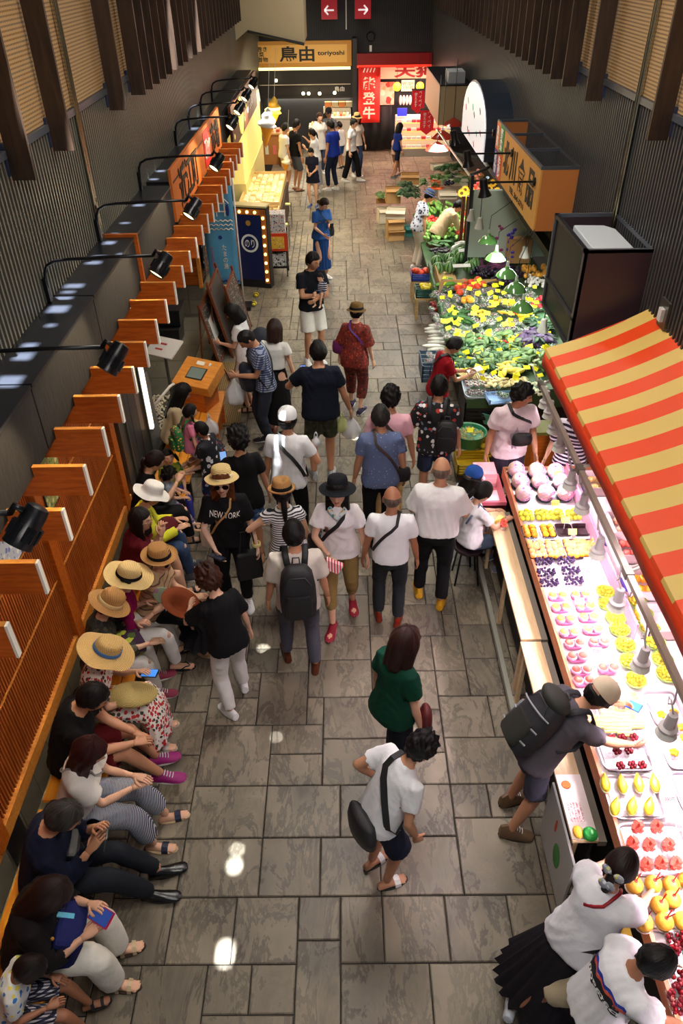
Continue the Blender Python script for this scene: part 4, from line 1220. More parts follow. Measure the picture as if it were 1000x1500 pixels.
# ---- benches
BW=wood('bench_plank_wood',(226,138,32),(246,168,56),.35,2.5,(14,1.4,14))
def bench(y0,y1,label,x0=-2.22,x1=-1.79):
 b_=thing('bench',label,'bench',((x0+x1)/2,(y0+y1)/2,0),0,'slatted wooden benches along the left wall')
 L=y1-y0;n=4;w=(x1-x0)/n
 for i in range(n):MB().box(((i-1.5)*w,0,.402),(w-.012,L,.035)).build('plank',BW,b_,bevel=.004)
 for y in (-L/2+.2,L/2-.2):
  MB().box((0,y,.19),(.36,.05,.38)).build('leg',mat('bench_leg',(38,30,26),.5),b_)
 MB().box((0,0,.365),(.10,L-.3,.035)).build('stretcher',mat('bench_leg',(38,30,26),.5),b_)
 return b_
bench(.9,2.95,'slatted wooden bench nearest the camera, under the child in a floral top')
bench(3.02,4.95,'slatted wooden bench under the row of women in straw hats')
bench(5.0,6.8,'slatted wooden bench under the maroon shirt and yellow jacket women')
bench(7.02,9.2,'slatted wooden bench with bare planks beside the girl with green backpack')
# ---- lamps on long bent arms
LM=mat('black_lamp_metal',(16,17,22),.35,.3)
ly=[PZ(50,795,3.18),PZ(172,545,3.18),PZ(240,405,3.18),PZ(285,320,3.18),PZ(320,250,3.18),PZ(342,190,3.18),PZ(352,168,3.18),PZ(362,148,3.18),PZ(372,130,3.18)]
LAMPL=['nearest black spot lamp on a bent arm over the lattice screen, at the left edge','second black spot lamp from the camera, above the wooden fins by the kiosk','third black spot lamp on a bent arm, over the orange fins','fourth black spot lamp, beside the end of the black canopy box',
'fifth black spot lamp, in front of the calligraphy board','sixth black spot lamp on the left, past the calligraphy board','seventh black spot lamp on the left','eighth black spot lamp on the left, near the ice cream sign','farthest black spot lamp on the left wall']
for i,p in enumerate(ly):
 y=float(p[1]);xh=float(min(p[0],-1.25))
 t=thing('arm_lamp',LAMPL[i],'lamp',(XL,y,3.08),0,'spot lamps on bent arms along the left wall')
 MB().box((.045,0,0),(.03,.05,.20)).build('wall_plate',LM,t)
 L=xh-XL
 a=MB();a.tube([(.05,0,.02),(.06,0,.14),(.09,0,.20),(.16,0,.235),(.28,0,.25),(L*.6,0,.265),(L-.06,0,.27)],.0135,n=8);a.build('arm',LM,t,smooth=True)
 h=empty('lamp_head',(L,0,.20));h.parent=t
 R=Rx(math.radians(-40))@Ry(math.radians(30))
 b_=MB();b_.lathe([(.03,.10),(.05,.09),(.055,.06),(.056,-.02),(.064,-.03),(.068,-.10),(.062,-.10),(.05,-.04)],20,R=R,cap0=True);b_.build('shade',LM,h,smooth='auto')
 q=MB()
 for j in range(12):
  an=j*PI/6;q.box(R@np.array([math.cos(an)*.066,math.sin(an)*.066,-.03]),(.012,.012,.07),R=R)
 q.build('cooling_fin',LM,h)
 b2=MB();b2.lathe([(.002,-.085),(.058,-.09)],20,R=R);b2.build('glass',mat('lamp_glow',(255,226,170),.3,emit=3.0),h)
 b3=MB();b3.tube([(-.06,0,.07),(-.03,.0,.11),(0,0,.08)],.016,n=8);b3.build('joint',LM,h,smooth=True)
 d=R@np.array([0,0,-1.0])
 lp=np.array([XL+L,y,3.28])
 add_light('arm_lamp_light','SPOT',lp+d*.12,60,(1,.78,.48),size=.04,target=lp+d,angle=80,blend=.6)
 # ================================================================= LEFT SIDE, BEYOND THE LATTICE
STL=mat('brushed_steel',(120,118,112),.35,.8,vary=.05)
DGR=mat('dark_grey_panel',(52,54,58),.4,.2,vary=.06)
RECW=struct(MB().bbox(-3.6,XL,6.8,6.86,0,2.45).build('wall_recess_near',mat('recess_wall',(70,66,58),.7)))
dr=thing('shutter_column','dark grey steel shutter column with small notices beside the gravel bed','column',(XL,7.3,0))
for i,y in enumerate((-.50,-.24,.02,.28)):MB().bbox(.03,.07,y,y+.25,.02,2.44).build('steel_panel',DGR if i in (1,2) else STL,dr)
for y in (-.51,-.25,.53):MB().bbox(.0,.095,y-.012,y+.012,0,2.45).build('frame_post',STL,dr)
for k,z in enumerate((1.25,1.5,1.72)):MB().bbox(.072,.078,.36,.46,z,z+.16).build('notice',mat('notice_blue',((80,130,190),(235,235,235),(190,90,60))[k],.4),dr)
MB().bbox(.07,.12,.60,.66,.6,2.44).build('light_strip',mat('strip_light',(255,244,225),.4,emit=1.6),dr)
# posters fixed between the fins, on the lattice side
for (y,z0,z1,cols,lab) in ((3.35,1.75,2.25,('food',),'small food poster behind the near fins'),(4.0,1.8,2.3,('blue',),'blue and white picture poster behind the fins'),(4.95,1.7,2.3,('green',),'green and red poster beside the steel frame, behind the fins')):
 t=thing('poster',lab,'poster',(XL+.09,y,z0))
 pc={'food':((230,230,225),[(230,130,30),(240,190,60),(90,110,60),(200,60,40)]),'blue':((190,200,225),[(50,70,150),(230,235,240),(90,110,190),(160,170,190)]),'green':((150,160,90),[(190,40,40),(110,130,60),(220,210,160),(60,90,60)])}[cols[0]]
 MB().bbox(0,.012,-.2,.2,0,z1-z0).build('print',cell_print('poster_print',pc[0],pc[1],22,.42,.4),t)
 MB().bbox(-.004,.008,-.21,.21,-.01,z1-z0+.01).build('frame',mat('poster_frame',(30,30,30),.4),t)
 # recess: paving, stone, gravel bed, handrail, planter
rp=struct(MB().bbox(-3.6,-2.41,6.86,12.95,-.01,.012).build('floor_recess',mat('recess_paving_joint',(64,60,50),.6)))
pvm=MB().box((0,0,0),(.58,.58,.012)).mesh('tile',mat('recess_paving',(104,98,82),.45,vary=.08,vscale=4,rand=.08))
for i in range(2):
 for j in range(10):
  o=bpy.data.objects.new('tile',pvm);COL.objects.link(o);o.parent=rp;o.location=(-2.71-.59*i,7.16+.59*j,.014)
st=thing('stone_post','rough grey stone post beside the gravel bed','stone',(-2.52,8.25,0))
g=MB();rr=[]
for z,k in ((0,1),(.3,1.05),(.7,.95),(1.0,.92),(1.18,.8)):
 an=np.arange(14)*2*PI/14;q=1+.1*np.sin(3*an+z*5)+.06*np.sin(7*an+z*11);c,s_=np.cos(an),np.sin(an)
 rr.append(np.stack([np.sign(c)*np.abs(c)**.6*.12*k*q,np.sign(s_)*np.abs(s_)**.6*.16*k*q,np.full(14,z)],1))
g.rings(rr);g.build('stone',mat('rough_stone',(112,110,104),.9,bump=.8,bscale=14,vary=.2),st,smooth=False)
gb=thing('gravel_bed','bed of pale gravel between the stone post and the dark planter','planter',(-2.58,8.95,0))
MB().bbox(-.28,.30,-.52,.52,.02,.24).build('tray',mat('bed_edge',(80,76,62),.6),gb)
g=MB();q=random.Random(3)
for i in range(420):
 g.ball((q.uniform(-.25,.27),q.uniform(-.48,.48),.245+q.random()*.02),(q.uniform(.012,.024),q.uniform(.012,.024),.012),6,4)
o=g.build('gravel',mat('pale_gravel',(216,206,178),.8,rand=.1,vary=.2,vscale=30),gb,smooth=True);o['kind']='stuff'
pt=thing('planter_box','long black planter trough below the white handrail','planter',(-2.2,8.5,0))
g=MB();g.bbox(-.10,.10,-.75,.75,0,.36);g.build('trough',BLK,pt,bevel=.006)
g=MB();g.bbox(-.08,.08,-.72,.72,.33,.362);g.build('water',mat('dark_water',(22,26,24),.1),pt)
hr_=thing('handrail','white curved handrail over the planter trough','rail',(-2.35,8.6,0))
MB().tube([(-.2,-.1,.5),(.02,-.1,.74),(.10,.02,.80),(.22,.3,.80),(.26,.5,.74),(.26,.52,.4),(.26,.52,.0)],.018,n=8).build('pipe',mat('white_pipe',(230,226,214),.35),hr_,smooth=True)
# kiosk with sloping screen
kp=PZ(290,540,.95)
ks=thing('information_kiosk','orange wooden kiosk with a sloping top and small screen','kiosk',(kp[0],kp[1],0),math.radians(-24))
Rk=Rx(math.radians(24))
g=MB();g.rings([np.array([(-.16,-.18,0),(.16,-.18,0),(.16,.16,0),(-.16,.16,0)]),np.array([(-.16,-.18,.70),(.16,-.18,.70),(.16,.16,.78),(-.16,.16,.78)])]);g.build('pedestal',OW,ks,bevel=.006)
g=MB();g.box((0,0,.84),(.54,.46,.16),R=Rk);g.build('console',OWL,ks,bevel=.008)
g=MB();g.box(np.array([0,0,.84])+Rk@np.array([.0,-.02,.082]),(.25,.19,.008),R=Rk);g.build('screen_frame',mat('kiosk_bezel',(40,34,30),.4),ks)
g=MB();g.box(np.array([0,0,.84])+Rk@np.array([.0,-.02,.088]),(.22,.165,.004),R=Rk);g.build('screen',mat('kiosk_screen',(120,136,132),.12),ks)
g=MB();g.box(np.array([0,0,.84])+Rk@np.array([-.02,.15,.084]),(.12,.06,.006),R=Rk);g.box(np.array([0,0,.84])+Rk@np.array([.12,.15,.084]),(.03,.05,.006),R=Rk);g.build('notice',mat('kiosk_paper',(244,238,226),.6),ks)
kb=PZ(240,510,.85)
nb_=thing('notice_board','white notice board on a stand beside the wooden kiosk','sign',(kb[0],kb[1],0),math.radians(-26))
g=MB();g.box((0,0,.86),(.46,.34,.025),R=Rk);g.build('board',mat('board_white',(240,234,224),.5),nb_)
for z,w_ in ((.05,.16),(-.05,.12)):
 g=MB();g.box(np.array([0,0,.86])+Rk@np.array([-.05,z,.0135]),(w_,.03,.002),R=Rk);g.build('lettering',mat('red_print',(205,70,60),.6),nb_)
g=MB();g.tube([(0,0,0),(0,0,.85)],.025,n=10);g.lathe([(.0,0),(.16,.0),(.16,.02),(.02,.03)],20);g.build('stand',STL,nb_)
# floor mat made of a lattice of bars
mt=thing('floor_mat','brown lattice floor mat around the wooden kiosk','mat',(-1.83,9.95,0.004))
MB().bbox(-.34,.36,-1.0,1.0,0,.006).build('base',mat('mat_base',(52,42,26),.8),mt)
g=MB()
for i in range(24):x=-.33+i*.0296;g.box((x,0,.010),(.009,1.98,.008))
for j in range(66):y=-.98+j*.03;g.box((.01,y,.010),(.68,.009,.008))
o=g.build('lattice',mat('mat_lattice',(150,124,78),.6),mt);o['kind']='stuff'
bench_end=thing('small_bench','short orange wooden bench end beside the kiosk','bench',(-1.72,8.75,0))
MB().box((0,0,.40),(.16,.9,.05)).build('seat',OWL,bench_end,bevel=.005);MB().box((0,-.3,.19),(.12,.06,.38)).build('leg',OW,bench_end);MB().box((0,.3,.19),(.12,.06,.38)).build('leg',OW,bench_end)
cr=PZ(252,500,0)
for k in range(2):
 t=thing('storage_crate',('lower black crate on the recess paving' if k==0 else 'upper black crate stacked below the fins'),'crate',(cr[0]+.03*k,cr[1]+.1*k,.02+.29*k))
 MB().box((0,0,.13),(.36,.42,.26),taper=1.06).build('body',BLK,t,bevel=.01);MB().box((0,0,.268),(.40,.46,.02)).build('lid',mat('black_lid',(34,36,40),.4),t)
 # shop side wall with stepped boards and its tiled base
sb=thing('boarded_counter','shop side of overlapping orange boards on a tiled base','counter',(-3.06,12.95,0))
for i in range(6):
 MB().box((.28,0,.62+i*.17),(.54,.035,.165),R=Rx(math.radians(9))).build('board',OW,sb)
for x in (.02,.55):MB().box((x,-.02,1.1),(.06,.07,1.2)).build('post',OWL,sb)
MB().bbox(0,.58,0,3.2,1.6,1.66).build('counter_top',OWD,sb)
MB().bbox(0.0,.54,.03,3.2,.5,1.6).build('front',OWD,sb)
tb=MB().box((0,0,0),(.28,.02,.26)).mesh('tile',TL)
for i in range(2):
 for j in range(2):
  o=bpy.data.objects.new('tile',tb);COL.objects.link(o);o.parent=sb;o.location=(.15+.285*i,-.01,.135+.265*j)
tb2=MB().box((0,0,0),(.02,.28,.26)).mesh('tile',TL)
for i in range(11):
 for j in range(2):
  o=bpy.data.objects.new('tile',tb2);COL.objects.link(o);o.parent=sb;o.location=(.585,.15+.285*i,.135+.265*j)
MB().bbox(0,.575,0,3.2,0,.53).build('base',GROUT,sb)
# collage of food photographs on the counter front
t=thing('food_photo_panel','long panel of food photographs on the counter front below the fins','poster',(-2.46,13.75,.62))
MB().bbox(0,.02,-.62,.62,0,1.15).build('panel',cell_print('food_photos',(28,34,52),[(220,220,215),(160,110,60),(70,100,60),(200,180,150),(180,60,40),(90,96,120)],16,.38,.45),t)
# calligraphy board
cb=thing('calligraphy_board','long orange board with black brush lettering above the left shops','sign',(-2.11,12.1,2.5))
MB().bbox(-.04,0,-2.25,2.3,0,.62).build('board',mat('orange_board',(206,112,42),.45,vary=.1,vscale=2),cb,bevel=.004)
BK=mat('black_paint',(16,12,10),.5);RD=mat('red_paint',(206,30,30),.5);WT=mat('white_letter',(245,242,236),.5)
text_obj('brush_lettering','近江町',.62,BK,(.006,-1.1,.30),(0,1,0),(0,0,1),cb,bold=.012,extrude=.004,fit=(1.5,.5))
MB().bbox(.0,.008,.35,.95,.06,.56).build('red_panel',RD,cb)
text_obj('lettering','コロッケ',.4,WT,(.014,.65,.31),(0,1,0),(0,0,1),cb,fit=(.5,.34))
text_obj('brush_lettering','市場',.5,BK,(.006,1.6,.30),(0,1,0),(0,0,1),cb,bold=.01,extrude=.004,fit=(.9,.46))
icb=thing('ice_cream_board','brown sign board with a yellow oval and pale dots, above the ice cream shop','sign',(-1.98,17.3,2.3))
MB().bbox(-.05,0,-2.3,2.6,0,.72).build('board',mat('brown_board',(84,44,26),.5),icb)
g=MB();g.lathe([(.001,.02),(.36,.02),(.36,0)],28,R=Ry(PI/2),sx=.9,c=(0,-.9,.36));g.build('yellow_oval',mat('lit_yellow',(255,220,110),.4,emit=.9),icb)
g=MB()
for i in range(9):g.ball((.01,-2.1+(i%3)*.22+(i//3)*.9,.2+.16*((i*2)%3)),(.01,.05,.05),8,5)
g.build('dots',mat('dot_cream',(240,220,140),.5,emit=.4),icb)
text_obj('lettering','アイス',.3,WT,(.008,.9,.36),(0,1,0),(0,0,1),icb,fit=(1.1,.34))
# hanging giant soft-serve cones
def big_cone(p,lab,sc,top=(190,195,215),sauce=(240,170,30)):
 t=thing('ice_cream_display',lab,'sign',p,0,'giant soft serve cones hanging over the ice cream shop');t.rotation_euler=(0.08,0.14,0)
 g=MB();g.lathe([(.01*sc,-.42*sc),(.06*sc,-.25*sc),(.15*sc,0),(.165*sc,.03*sc)],20,cap0=True);g.build('cone',mat('wafer',(226,152,36),.6,bump=.4,bscale=20),t,smooth=True)
 g=MB();n=24;an=np.arange(n)*2*PI/n;rr=[]
 for k in range(16):
  q_=k/15;r=(.19*(1-q_)**.75+.012)*sc;ph=q_*9
  w_=1+.16*np.sin(an*1-ph*1.5)*(1 if k<14 else 0)
  rr.append(np.stack([np.cos(an)*r*w_,np.sin(an)*r*w_,np.full(n,(.02+.36*q_)*sc)],1))
 g.rings(rr);g.build('cream_swirl',mat('cream',top,.45),t,smooth=True)
 MB().tube([(0,0,.36*sc),(-.03,0,1.2)],.006,n=5).build('cord',mat('cord',(200,200,190),.6),t)
q=PY(391,186,17.2);big_cone(q,'front giant cone with white swirl hanging over the ice cream shop',.95)
q=PY(400,166,17.7);big_cone(q,'rear giant cone with golden swirl hanging over the ice cream shop',.85,(236,190,70))
q=PZ(420,262,.7);big_cone((q[0],q[1],1.05),'giant cone standing by the end of the display stall',.55,(246,240,220))
# blue hanging banner on its pole
bn=thing('banner','tall light blue hanging banner with white bridge and waves','banner',(-2.12,13.2,.45))
n=14;vs=[];fs=[]
for j in range(n):
 for i in range(7):
  vs.append((-.27+.09*i+.0,.012*math.sin(i*1.3+j*.4),j*1.9/(n-1)))
for j in range(n-1):
 for i in range(6):a=j*7+i;fs.append((a,a+1,a+8,a+7))
g=MB();g.add(vs,fs);o=g.build('cloth',mat('banner_blue',(84,158,200),.7,vary=.05),bn,smooth=True)
sd=o.modifiers.new('s','SOLIDIFY');sd.thickness=.006
CRM=mat('banner_cream',(240,226,200),.7);NVY=mat('banner_navy',(30,48,130),.7)
g=MB()
for k in range(3):
 pts=[(-.24+.48*i/24,-.022,.98+.07*k+.014*math.sin(i*1.5)) for i in range(25)];g.tube(pts,(.008),n=4)
for x in (-.16,-.02,.12):g.box((x,-.022,1.38),(.018,.004,.38))
for z in (1.27,1.4,1.56):g.box((-.02,-.022,z),(.32,.004,.018))
g.tube([(.0,-.022,1.6),(.2,-.022,1.4)],.008,n=4)
g.build('bridge_print',CRM,bn)
g=MB();g.ball((.17,-.024,1.29),(.03,.004,.10),8,6);g.ball((.0,-.024,.84),(.035,.004,.035),12,6)
g.tube([(-.26+.52*i/24,-.022,.07+.014*math.sin(i*1.6)) for i in range(25)],.014,n=4);g.build('navy_print',NVY,bn)
text_obj('lettering','た\nま\nの\n湯',.11,CRM,(.05,-.026,.50),(1,0,0),(0,0,1),bn,fit=(.08,.42))
text_obj('lettering','か\nな\nざ\nわ\n名\n物',.06,mat('banner_red',(190,40,60),.6),(-.17,-.026,.50),(1,0,0),(0,0,1),bn,fit=(.045,.38))
MB().tube([(.30,.0,-.43),(.30,0,2.1)],.014,n=8).build('pole',mat('white_pole',(226,228,230),.3),bn,smooth=True)
MB().tube([(-.28,0,1.9),(.31,0,1.94)],.009,n=6).build('cross_bar',mat('white_pole',(226,228,230),.3),bn)
MB().box((.28,0,-.41),(.3,.3,.07)).build('base',BLK,bn)
# marquee sign with bulbs
mq=thing('bulb_sign','dark blue standing sign framed in yellow bulbs','sign',(-1.72,14.35,0),math.radians(-14))
MB().bbox(-.36,.36,-.10,.10,.0,1.5).build('cabinet',mat('sign_cabinet',(24,22,26),.4),mq,bevel=.01)
MB().bbox(-.24,.24,-.112,-.10,.16,1.36).build('face',mat('sign_navy',(18,28,84),.35),mq)
MB().bbox(-.36,.36,-.12,.12,1.5,1.53).build('top',mat('sign_top',(210,190,130),.4),mq)
g=MB()
for x in (-.30,.30):g.bbox(x-.045,x+.045,-.118,-.10,.1,1.45)
g.bbox(-.345,.345,-.118,-.10,1.37,1.47);g.build('bulb_frame',mat('bulb_frame',(168,98,34),.5),mq)
bmsh=MB().ball((0,0,0),.028,10,7).mesh('bulb',mat('bulb_glow',(255,214,120),.3,emit=4.0),True)
for x,z in [(s_*.30,.17+.165*i) for s_ in (-1,1) for i in range(8)]+[(-.15,1.42),(0,1.42),(.15,1.42)]:
 o=bpy.data.objects.new('bulb',bmsh);COL.objects.link(o);o.parent=mq;o.location=(x,-.13,z)
g=MB();g.lathe([(.001,0),(.17,0)],28,R=Rx(PI/2),c=(0,-.116,.85));g.build('disc',WT,mq)
g=MB();g.lathe([(.001,0),(.13,0)],28,R=Rx(PI/2),c=(0,-.118,.85));g.build('disc_inner',mat('sign_navy',(18,28,84),.35),mq)
text_obj('lettering','のり',.16,WT,(0,-.122,.85),(1,0,0),(0,0,1),mq,fit=(.19,.15))
g=MB();g.lathe([(.001,0),(.05,0)],12,R=Rx(PI/2),c=(0,-.116,1.22));g.build('emblem',mat('gold',(190,140,50),.4),mq)
# leaning menu boards
MENU=cell_print('menu_photos',(58,52,48),[(200,200,200),(120,100,84),(170,150,130),(90,86,84)],26,.36,.5)
BR=wood('board_frame',(90,40,18),(128,62,28),.5)
for i,(x,y,h_,lab) in enumerate(((-1.62,11.9,1.0,'front leaning menu board, covered in small photographs'),(-1.80,11.6,1.15,'middle leaning menu board in a dark red frame'),(-1.95,11.25,.95,'rear low menu board with a white notice'))):
 t=thing('menu_board',lab,'sign',(x,y,0.01),0,'menu boards leaning in a row on the left')
 R=Ry(math.radians(-13))
 g=MB();g.box(R@np.array([0,0,h_/2]),(.02,.92,h_),R=R);g.build('board',MENU if i!=1 else mat('slate_menu',(74,68,64),.5,vary=.3,vscale=30),t)
 g=MB()
 for yy in (-.47,.47):g.box(R@np.array([0,yy,h_/2+.03]),(.035,.035,h_+.12),R=R)
 g.box(R@np.array([0,0,h_]),(.035,.95,.035),R=R);g.box(R@np.array([0,0,.06]),(.035,.95,.035),R=R);g.build('frame',BR,t)
 g=MB();g.tube([(-.30,.4,0),(-.24,.4,h_*.98)],.014,n=6);g.tube([(-.30,-.4,0),(-.24,-.4,h_*.98)],.014,n=6);g.build('back_leg',BR,t)
 if i==2:g=MB();g.box(R@np.array([.014,-.1,h_*.55]),(.004,.34,.36),R=R);g.build('notice',WHT,t)
for k,(px_,py_) in enumerate(((375,432),(372,445))):
 q=PZ(px_,py_,.03)
 t=thing('sandbag','yellow and black weight at the foot of the menu boards, '+('far one' if k==0 else 'near one'),'weight',(q[0],q[1],0.0))
 MB().ball((0,0,.04),(.05,.09,.04),10,6).build('bag',stripe('hazard',(240,220,40),(20,20,20),'Y',18),t,smooth=True)
 # red cart with goods
rc=thing('goods_cart','black trolley with a red and yellow sign and small goods','cart',(-1.33,15.0,0))
g=MB()
for x in (-.22,.22):
 for y in (-.18,.18):g.tube([(x,y,.05),(x,y,.86)],.013,n=6)
for z in (.18,.5,.8):g.box((0,0,z),(.46,.38,.02))
g.build('frame',LM,rc)
for x in (-.22,.22):
 for y in (-.18,.18):MB().lathe([(.001,-.012),(.03,-.012),(.03,.012),(.001,.012)],12,R=Ry(PI/2),c=(x,y,.03)).build('caster',BLK,rc)
MB().bbox(-.25,.25,-.22,-.20,.52,.86).build('sign',mat('cart_red',(222,66,24),.5),rc);MB().bbox(-.19,.19,-.232,-.22,.57,.80).build('sign_print',cell_print('cart_print',(238,190,60),[(40,60,140),(210,40,30),(250,240,220)],30,.3),rc)
MB().bbox(-.21,.21,-.17,.17,.82,1.2).build('goods_box',cell_print('goods',(200,196,190),[(60,70,120),(190,60,60),(90,80,80),(230,220,200)],30,.4),rc)
MB().bbox(-.2,.2,-.16,.16,.2,.44).build('packets',cell_print('packets',(190,190,185),[(40,40,44),(230,230,230)],24,.42),rc)
# tilted display stall, brightly lit
ds=thing('display_stall','tilted wooden display stall of packed sweets under warm light','stall',(-1.78,17.6,0))
LW=wood('pale_stall_wood',(206,168,104),(232,200,140),.5)
for y0,y1,z0 in ((-1.95,-.9,.78),(-.85,1.9,.84)):
 MB().bbox(-.42,.42,y0,y1,z0-.06,z0).build('tray',LW,ds)
 for x in (-.43,.42):MB().bbox(x-.012,x+.012,y0,y1,z0-.08,z0+.09).build('rim',LW,ds)
 for y in (y0,y1):MB().bbox(-.43,.43,y-.012,y+.012,z0-.08,z0+.09).build('rim',LW,ds)
MB().bbox(-.38,.40,-1.9,1.85,0,.7).build('cabinet',OWD,ds)
MB().box((.44,0,.35),(.03,3.8,.68)).build('side_panel',mat('stall_side',(58,34,24),.5),ds)
gm=[MB().box((0,0,.02),(.11,.085,.045),taper=.85).mesh('packet',mat('packet_'+str(i),c,.35,rand=.06)) for i,c in enumerate(((246,236,190),(236,214,150),(250,244,220),(214,190,110),(226,140,100)))]
q=random.Random(9)
for j in range(28):
 for i in range(6):
  y=-1.86+j*.133+(.06 if j>7 else 0)
  if y>1.8:continue
  z=.785 if y<-.9 else .845
  o=bpy.data.objects.new('sweets_packet',gm[q.choice((0,0,2,2,1,3,4 if j<8 else 0))]);COL.objects.link(o);o.location=(-1.78-.34+i*.137+q.uniform(-.01,.01),17.6+y,z);o.rotation_euler=(q.uniform(-.2,.2),0,q.uniform(-.4,.4))
  tag(o,'small pale packet of sweets laid out on the warm lit display stall','packet','sweets packets on the display stall')
add_light('stall_light','AREA',(-1.75,17.4,2.6),150,(1,.84,.52),size=.7,sizey=3.4,target=(-1.78,17.4,.8))
st2=thing('counter_shelf','cream shop shelf with price cards behind the display stall','shelf',(-2.25,19.2,0))
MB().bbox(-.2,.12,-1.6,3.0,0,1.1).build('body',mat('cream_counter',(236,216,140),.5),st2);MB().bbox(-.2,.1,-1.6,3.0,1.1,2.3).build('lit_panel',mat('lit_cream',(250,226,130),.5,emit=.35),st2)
# low black baskets standing by the stall
for k,(a,b_) in enumerate(((545,0),(0,0))):
 q=PZ((420,416)[k],(305,335)[k],.4)
 t=thing('wire_stand',('far' if k==0 else 'near')+' wire stand with a yellow card beside the display stall','stand',(q[0],q[1],0))
 g=MB()
 for x in (-.1,.1):
  for y in (-.12,.12):g.tube([(x,y,0),(x,y,.5)],.006,n=5)
 for z in (.2,.48):g.tube([(-.1,-.12,z),(.1,-.12,z),(.1,.12,z),(-.1,.12,z),(-.1,-.12,z)],.005,n=5)
 g.build('wire',STL,t);MB().box((0,-.02,.5),(.16,.12,.02)).build('card',mat('card_yellow',(240,236,150),.5),t)
 # ================================================================= FRUIT STALL (right, near)
q=random.Random(21)
PK=mat('pink_cloth',(255,226,236),.6);WCL=mat('white_counter_sheet',(250,240,246),.35)
LWD=wood('pale_counter_wood',(222,186,140),(240,212,170),.4,2.5,(12,1.5,12));SWD=wood('salmon_wood',(200,120,84),(226,150,108),.45,2.5,(12,1.5,12))
ct=thing('fruit_counter','long white fruit counter with a salmon wooden rim under the striped awning','counter',(1.67,3.6,0))
MB().bbox(.02,1.08,-3.0,2.93,.80,.85).build('counter_top',WCL,ct)
MB().bbox(-.005,.02,-3.0,2.95,.76,.885).build('front_rim',SWD,ct);MB().bbox(0,1.08,2.93,2.955,.76,.885).build('end_rim',SWD,ct)
MB().bbox(.06,1.02,-2.95,2.88,.06,.79).build('cabinet',mat('counter_dark',(30,24,24),.6),ct)
for y in (-2.2,-1.1,0,1.1,2.2):MB().bbox(.03,.06,y-.03,y+.03,0,.78).build('post',mat('counter_dark',(30,24,24),.6),ct)
MB().bbox(1.08,1.10,-3,2.93,.80,1.0).build('back_rim',SWD,ct)
for k,(y0,y1,x0) in enumerate(((4.27,6.02,1.44),(2.52,4.245,1.43))):
 t=thing('eating_ledge',('far' if k==0 else 'near')+' pale wooden ledge along the front of the fruit counter','ledge',(x0,(y0+y1)/2,0))
 L=y1-y0
 MB().bbox(0,.17,-L/2,L/2,.675,.70).build('board',LWD,t,bevel=.003);MB().bbox(.17,.225,-L/2,L/2,.64,.69).build('back_strip',mat('grey_strip',(120,112,100),.6),t)
 for y in (-L/2+.06,0,L/2-.06):MB().bbox(.03,.06,y-.025,y+.025,0,.675).build('leg',LWD,t)
 MB().bbox(.12,.14,-L/2,L/2,.1,.66).build('front_panel',mat('counter_dark',(30,24,24),.6),t)
t=thing('foot_rail','grey steel rail along the floor below the ledge','rail',(1.40,4.6,0));MB().bbox(-.03,.01,-1.2,1.35,.10,.16).build('bar',mat('rail_steel',(170,172,160),.35,.6),t)
for y in (-1.1,0,1.25):MB().bbox(-.02,0,y-.02,y+.02,0,.10).build('foot',mat('rail_steel',(170,172,160),.35,.6),t)
ps=thing('ledge_poster','white poster with an orange and red lettering on the near ledge','poster',(1.515,2.70,.702))
MB().bbox(-.085,.085,-.17,.30,0,.004).build('sheet',mat('poster_sheet',(255,238,238),.4),ps)
REDI=mat('red_ink',(220,70,90),.6)
for k in range(5):text_obj('lettering',('フルーツ','カット','おいしい','あまい','つめたい')[k],.03,REDI,(-.055+.02*k,.02,.005),(0,-1,0),(1,0,0),ps,fit=(.14,.012),extrude=.0006)
g=MB();g.lathe([(.0,.009),(.03,.009),(.032,.004)],16,c=(-.03,.22,0));g.build('orange_drawing',mat('orange_ink',(240,120,40),.5),ps)
g=MB();g.ball((.03,-.15,.03),(.05,.05,.03),14,8);g.build('green_drawing',mat('green_ink',(40,170,70),.4),ps);g=MB();g.ball((-.04,-.13,.02),(.035,.045,.018),12,7);g.build('yellow_drawing',mat('yellow_ink',(250,190,50),.4),ps)
sp=thing('side_panel_sign','white panel with green and red drawings at the end of the ledge','sign',(1.41,2.62,0));MB().bbox(0,.015,-.25,.35,.05,.66).build('panel',mat('panel_white',(206,206,206),.5),sp)
MB().ball((-.002,.0,.33),(.004,.07,.11),14,8).build('green_drawing',mat('green_ink',(60,150,60),.5),sp);MB().ball((-.002,.12,.5),(.004,.02,.07),10,6).build('red_drawing',mat('red_ink2',(210,80,50),.5),sp)
ys_=thing('yellow_sign','yellow hand lettered card with a dark melon drawing below the fruit trays','sign',(1.555,1.93,.70))
Rs_=Ry(math.radians(-25));MB().box((0,0,0),(.15,.34,.008),R=Rs_).build('card',mat('yellow_card',(252,208,70),.5),ys_)
MB().ball((.01,.09,.012),(.04,.05,.01),16,8,R=Rs_).build('melon_drawing',mat('dark_green_ink',(30,48,20),.5),ys_)
for k in range(3):text_obj('lettering',('マンゴー','おいしい','ください')[k],.04,mat('ink_red',(200,40,30),.6),Rs_@np.array([-.045+.032*k,-.07,.006]),(0,-1,0),Rs_@np.array([1,0,0]),ys_,fit=(.15,.022),extrude=.001)
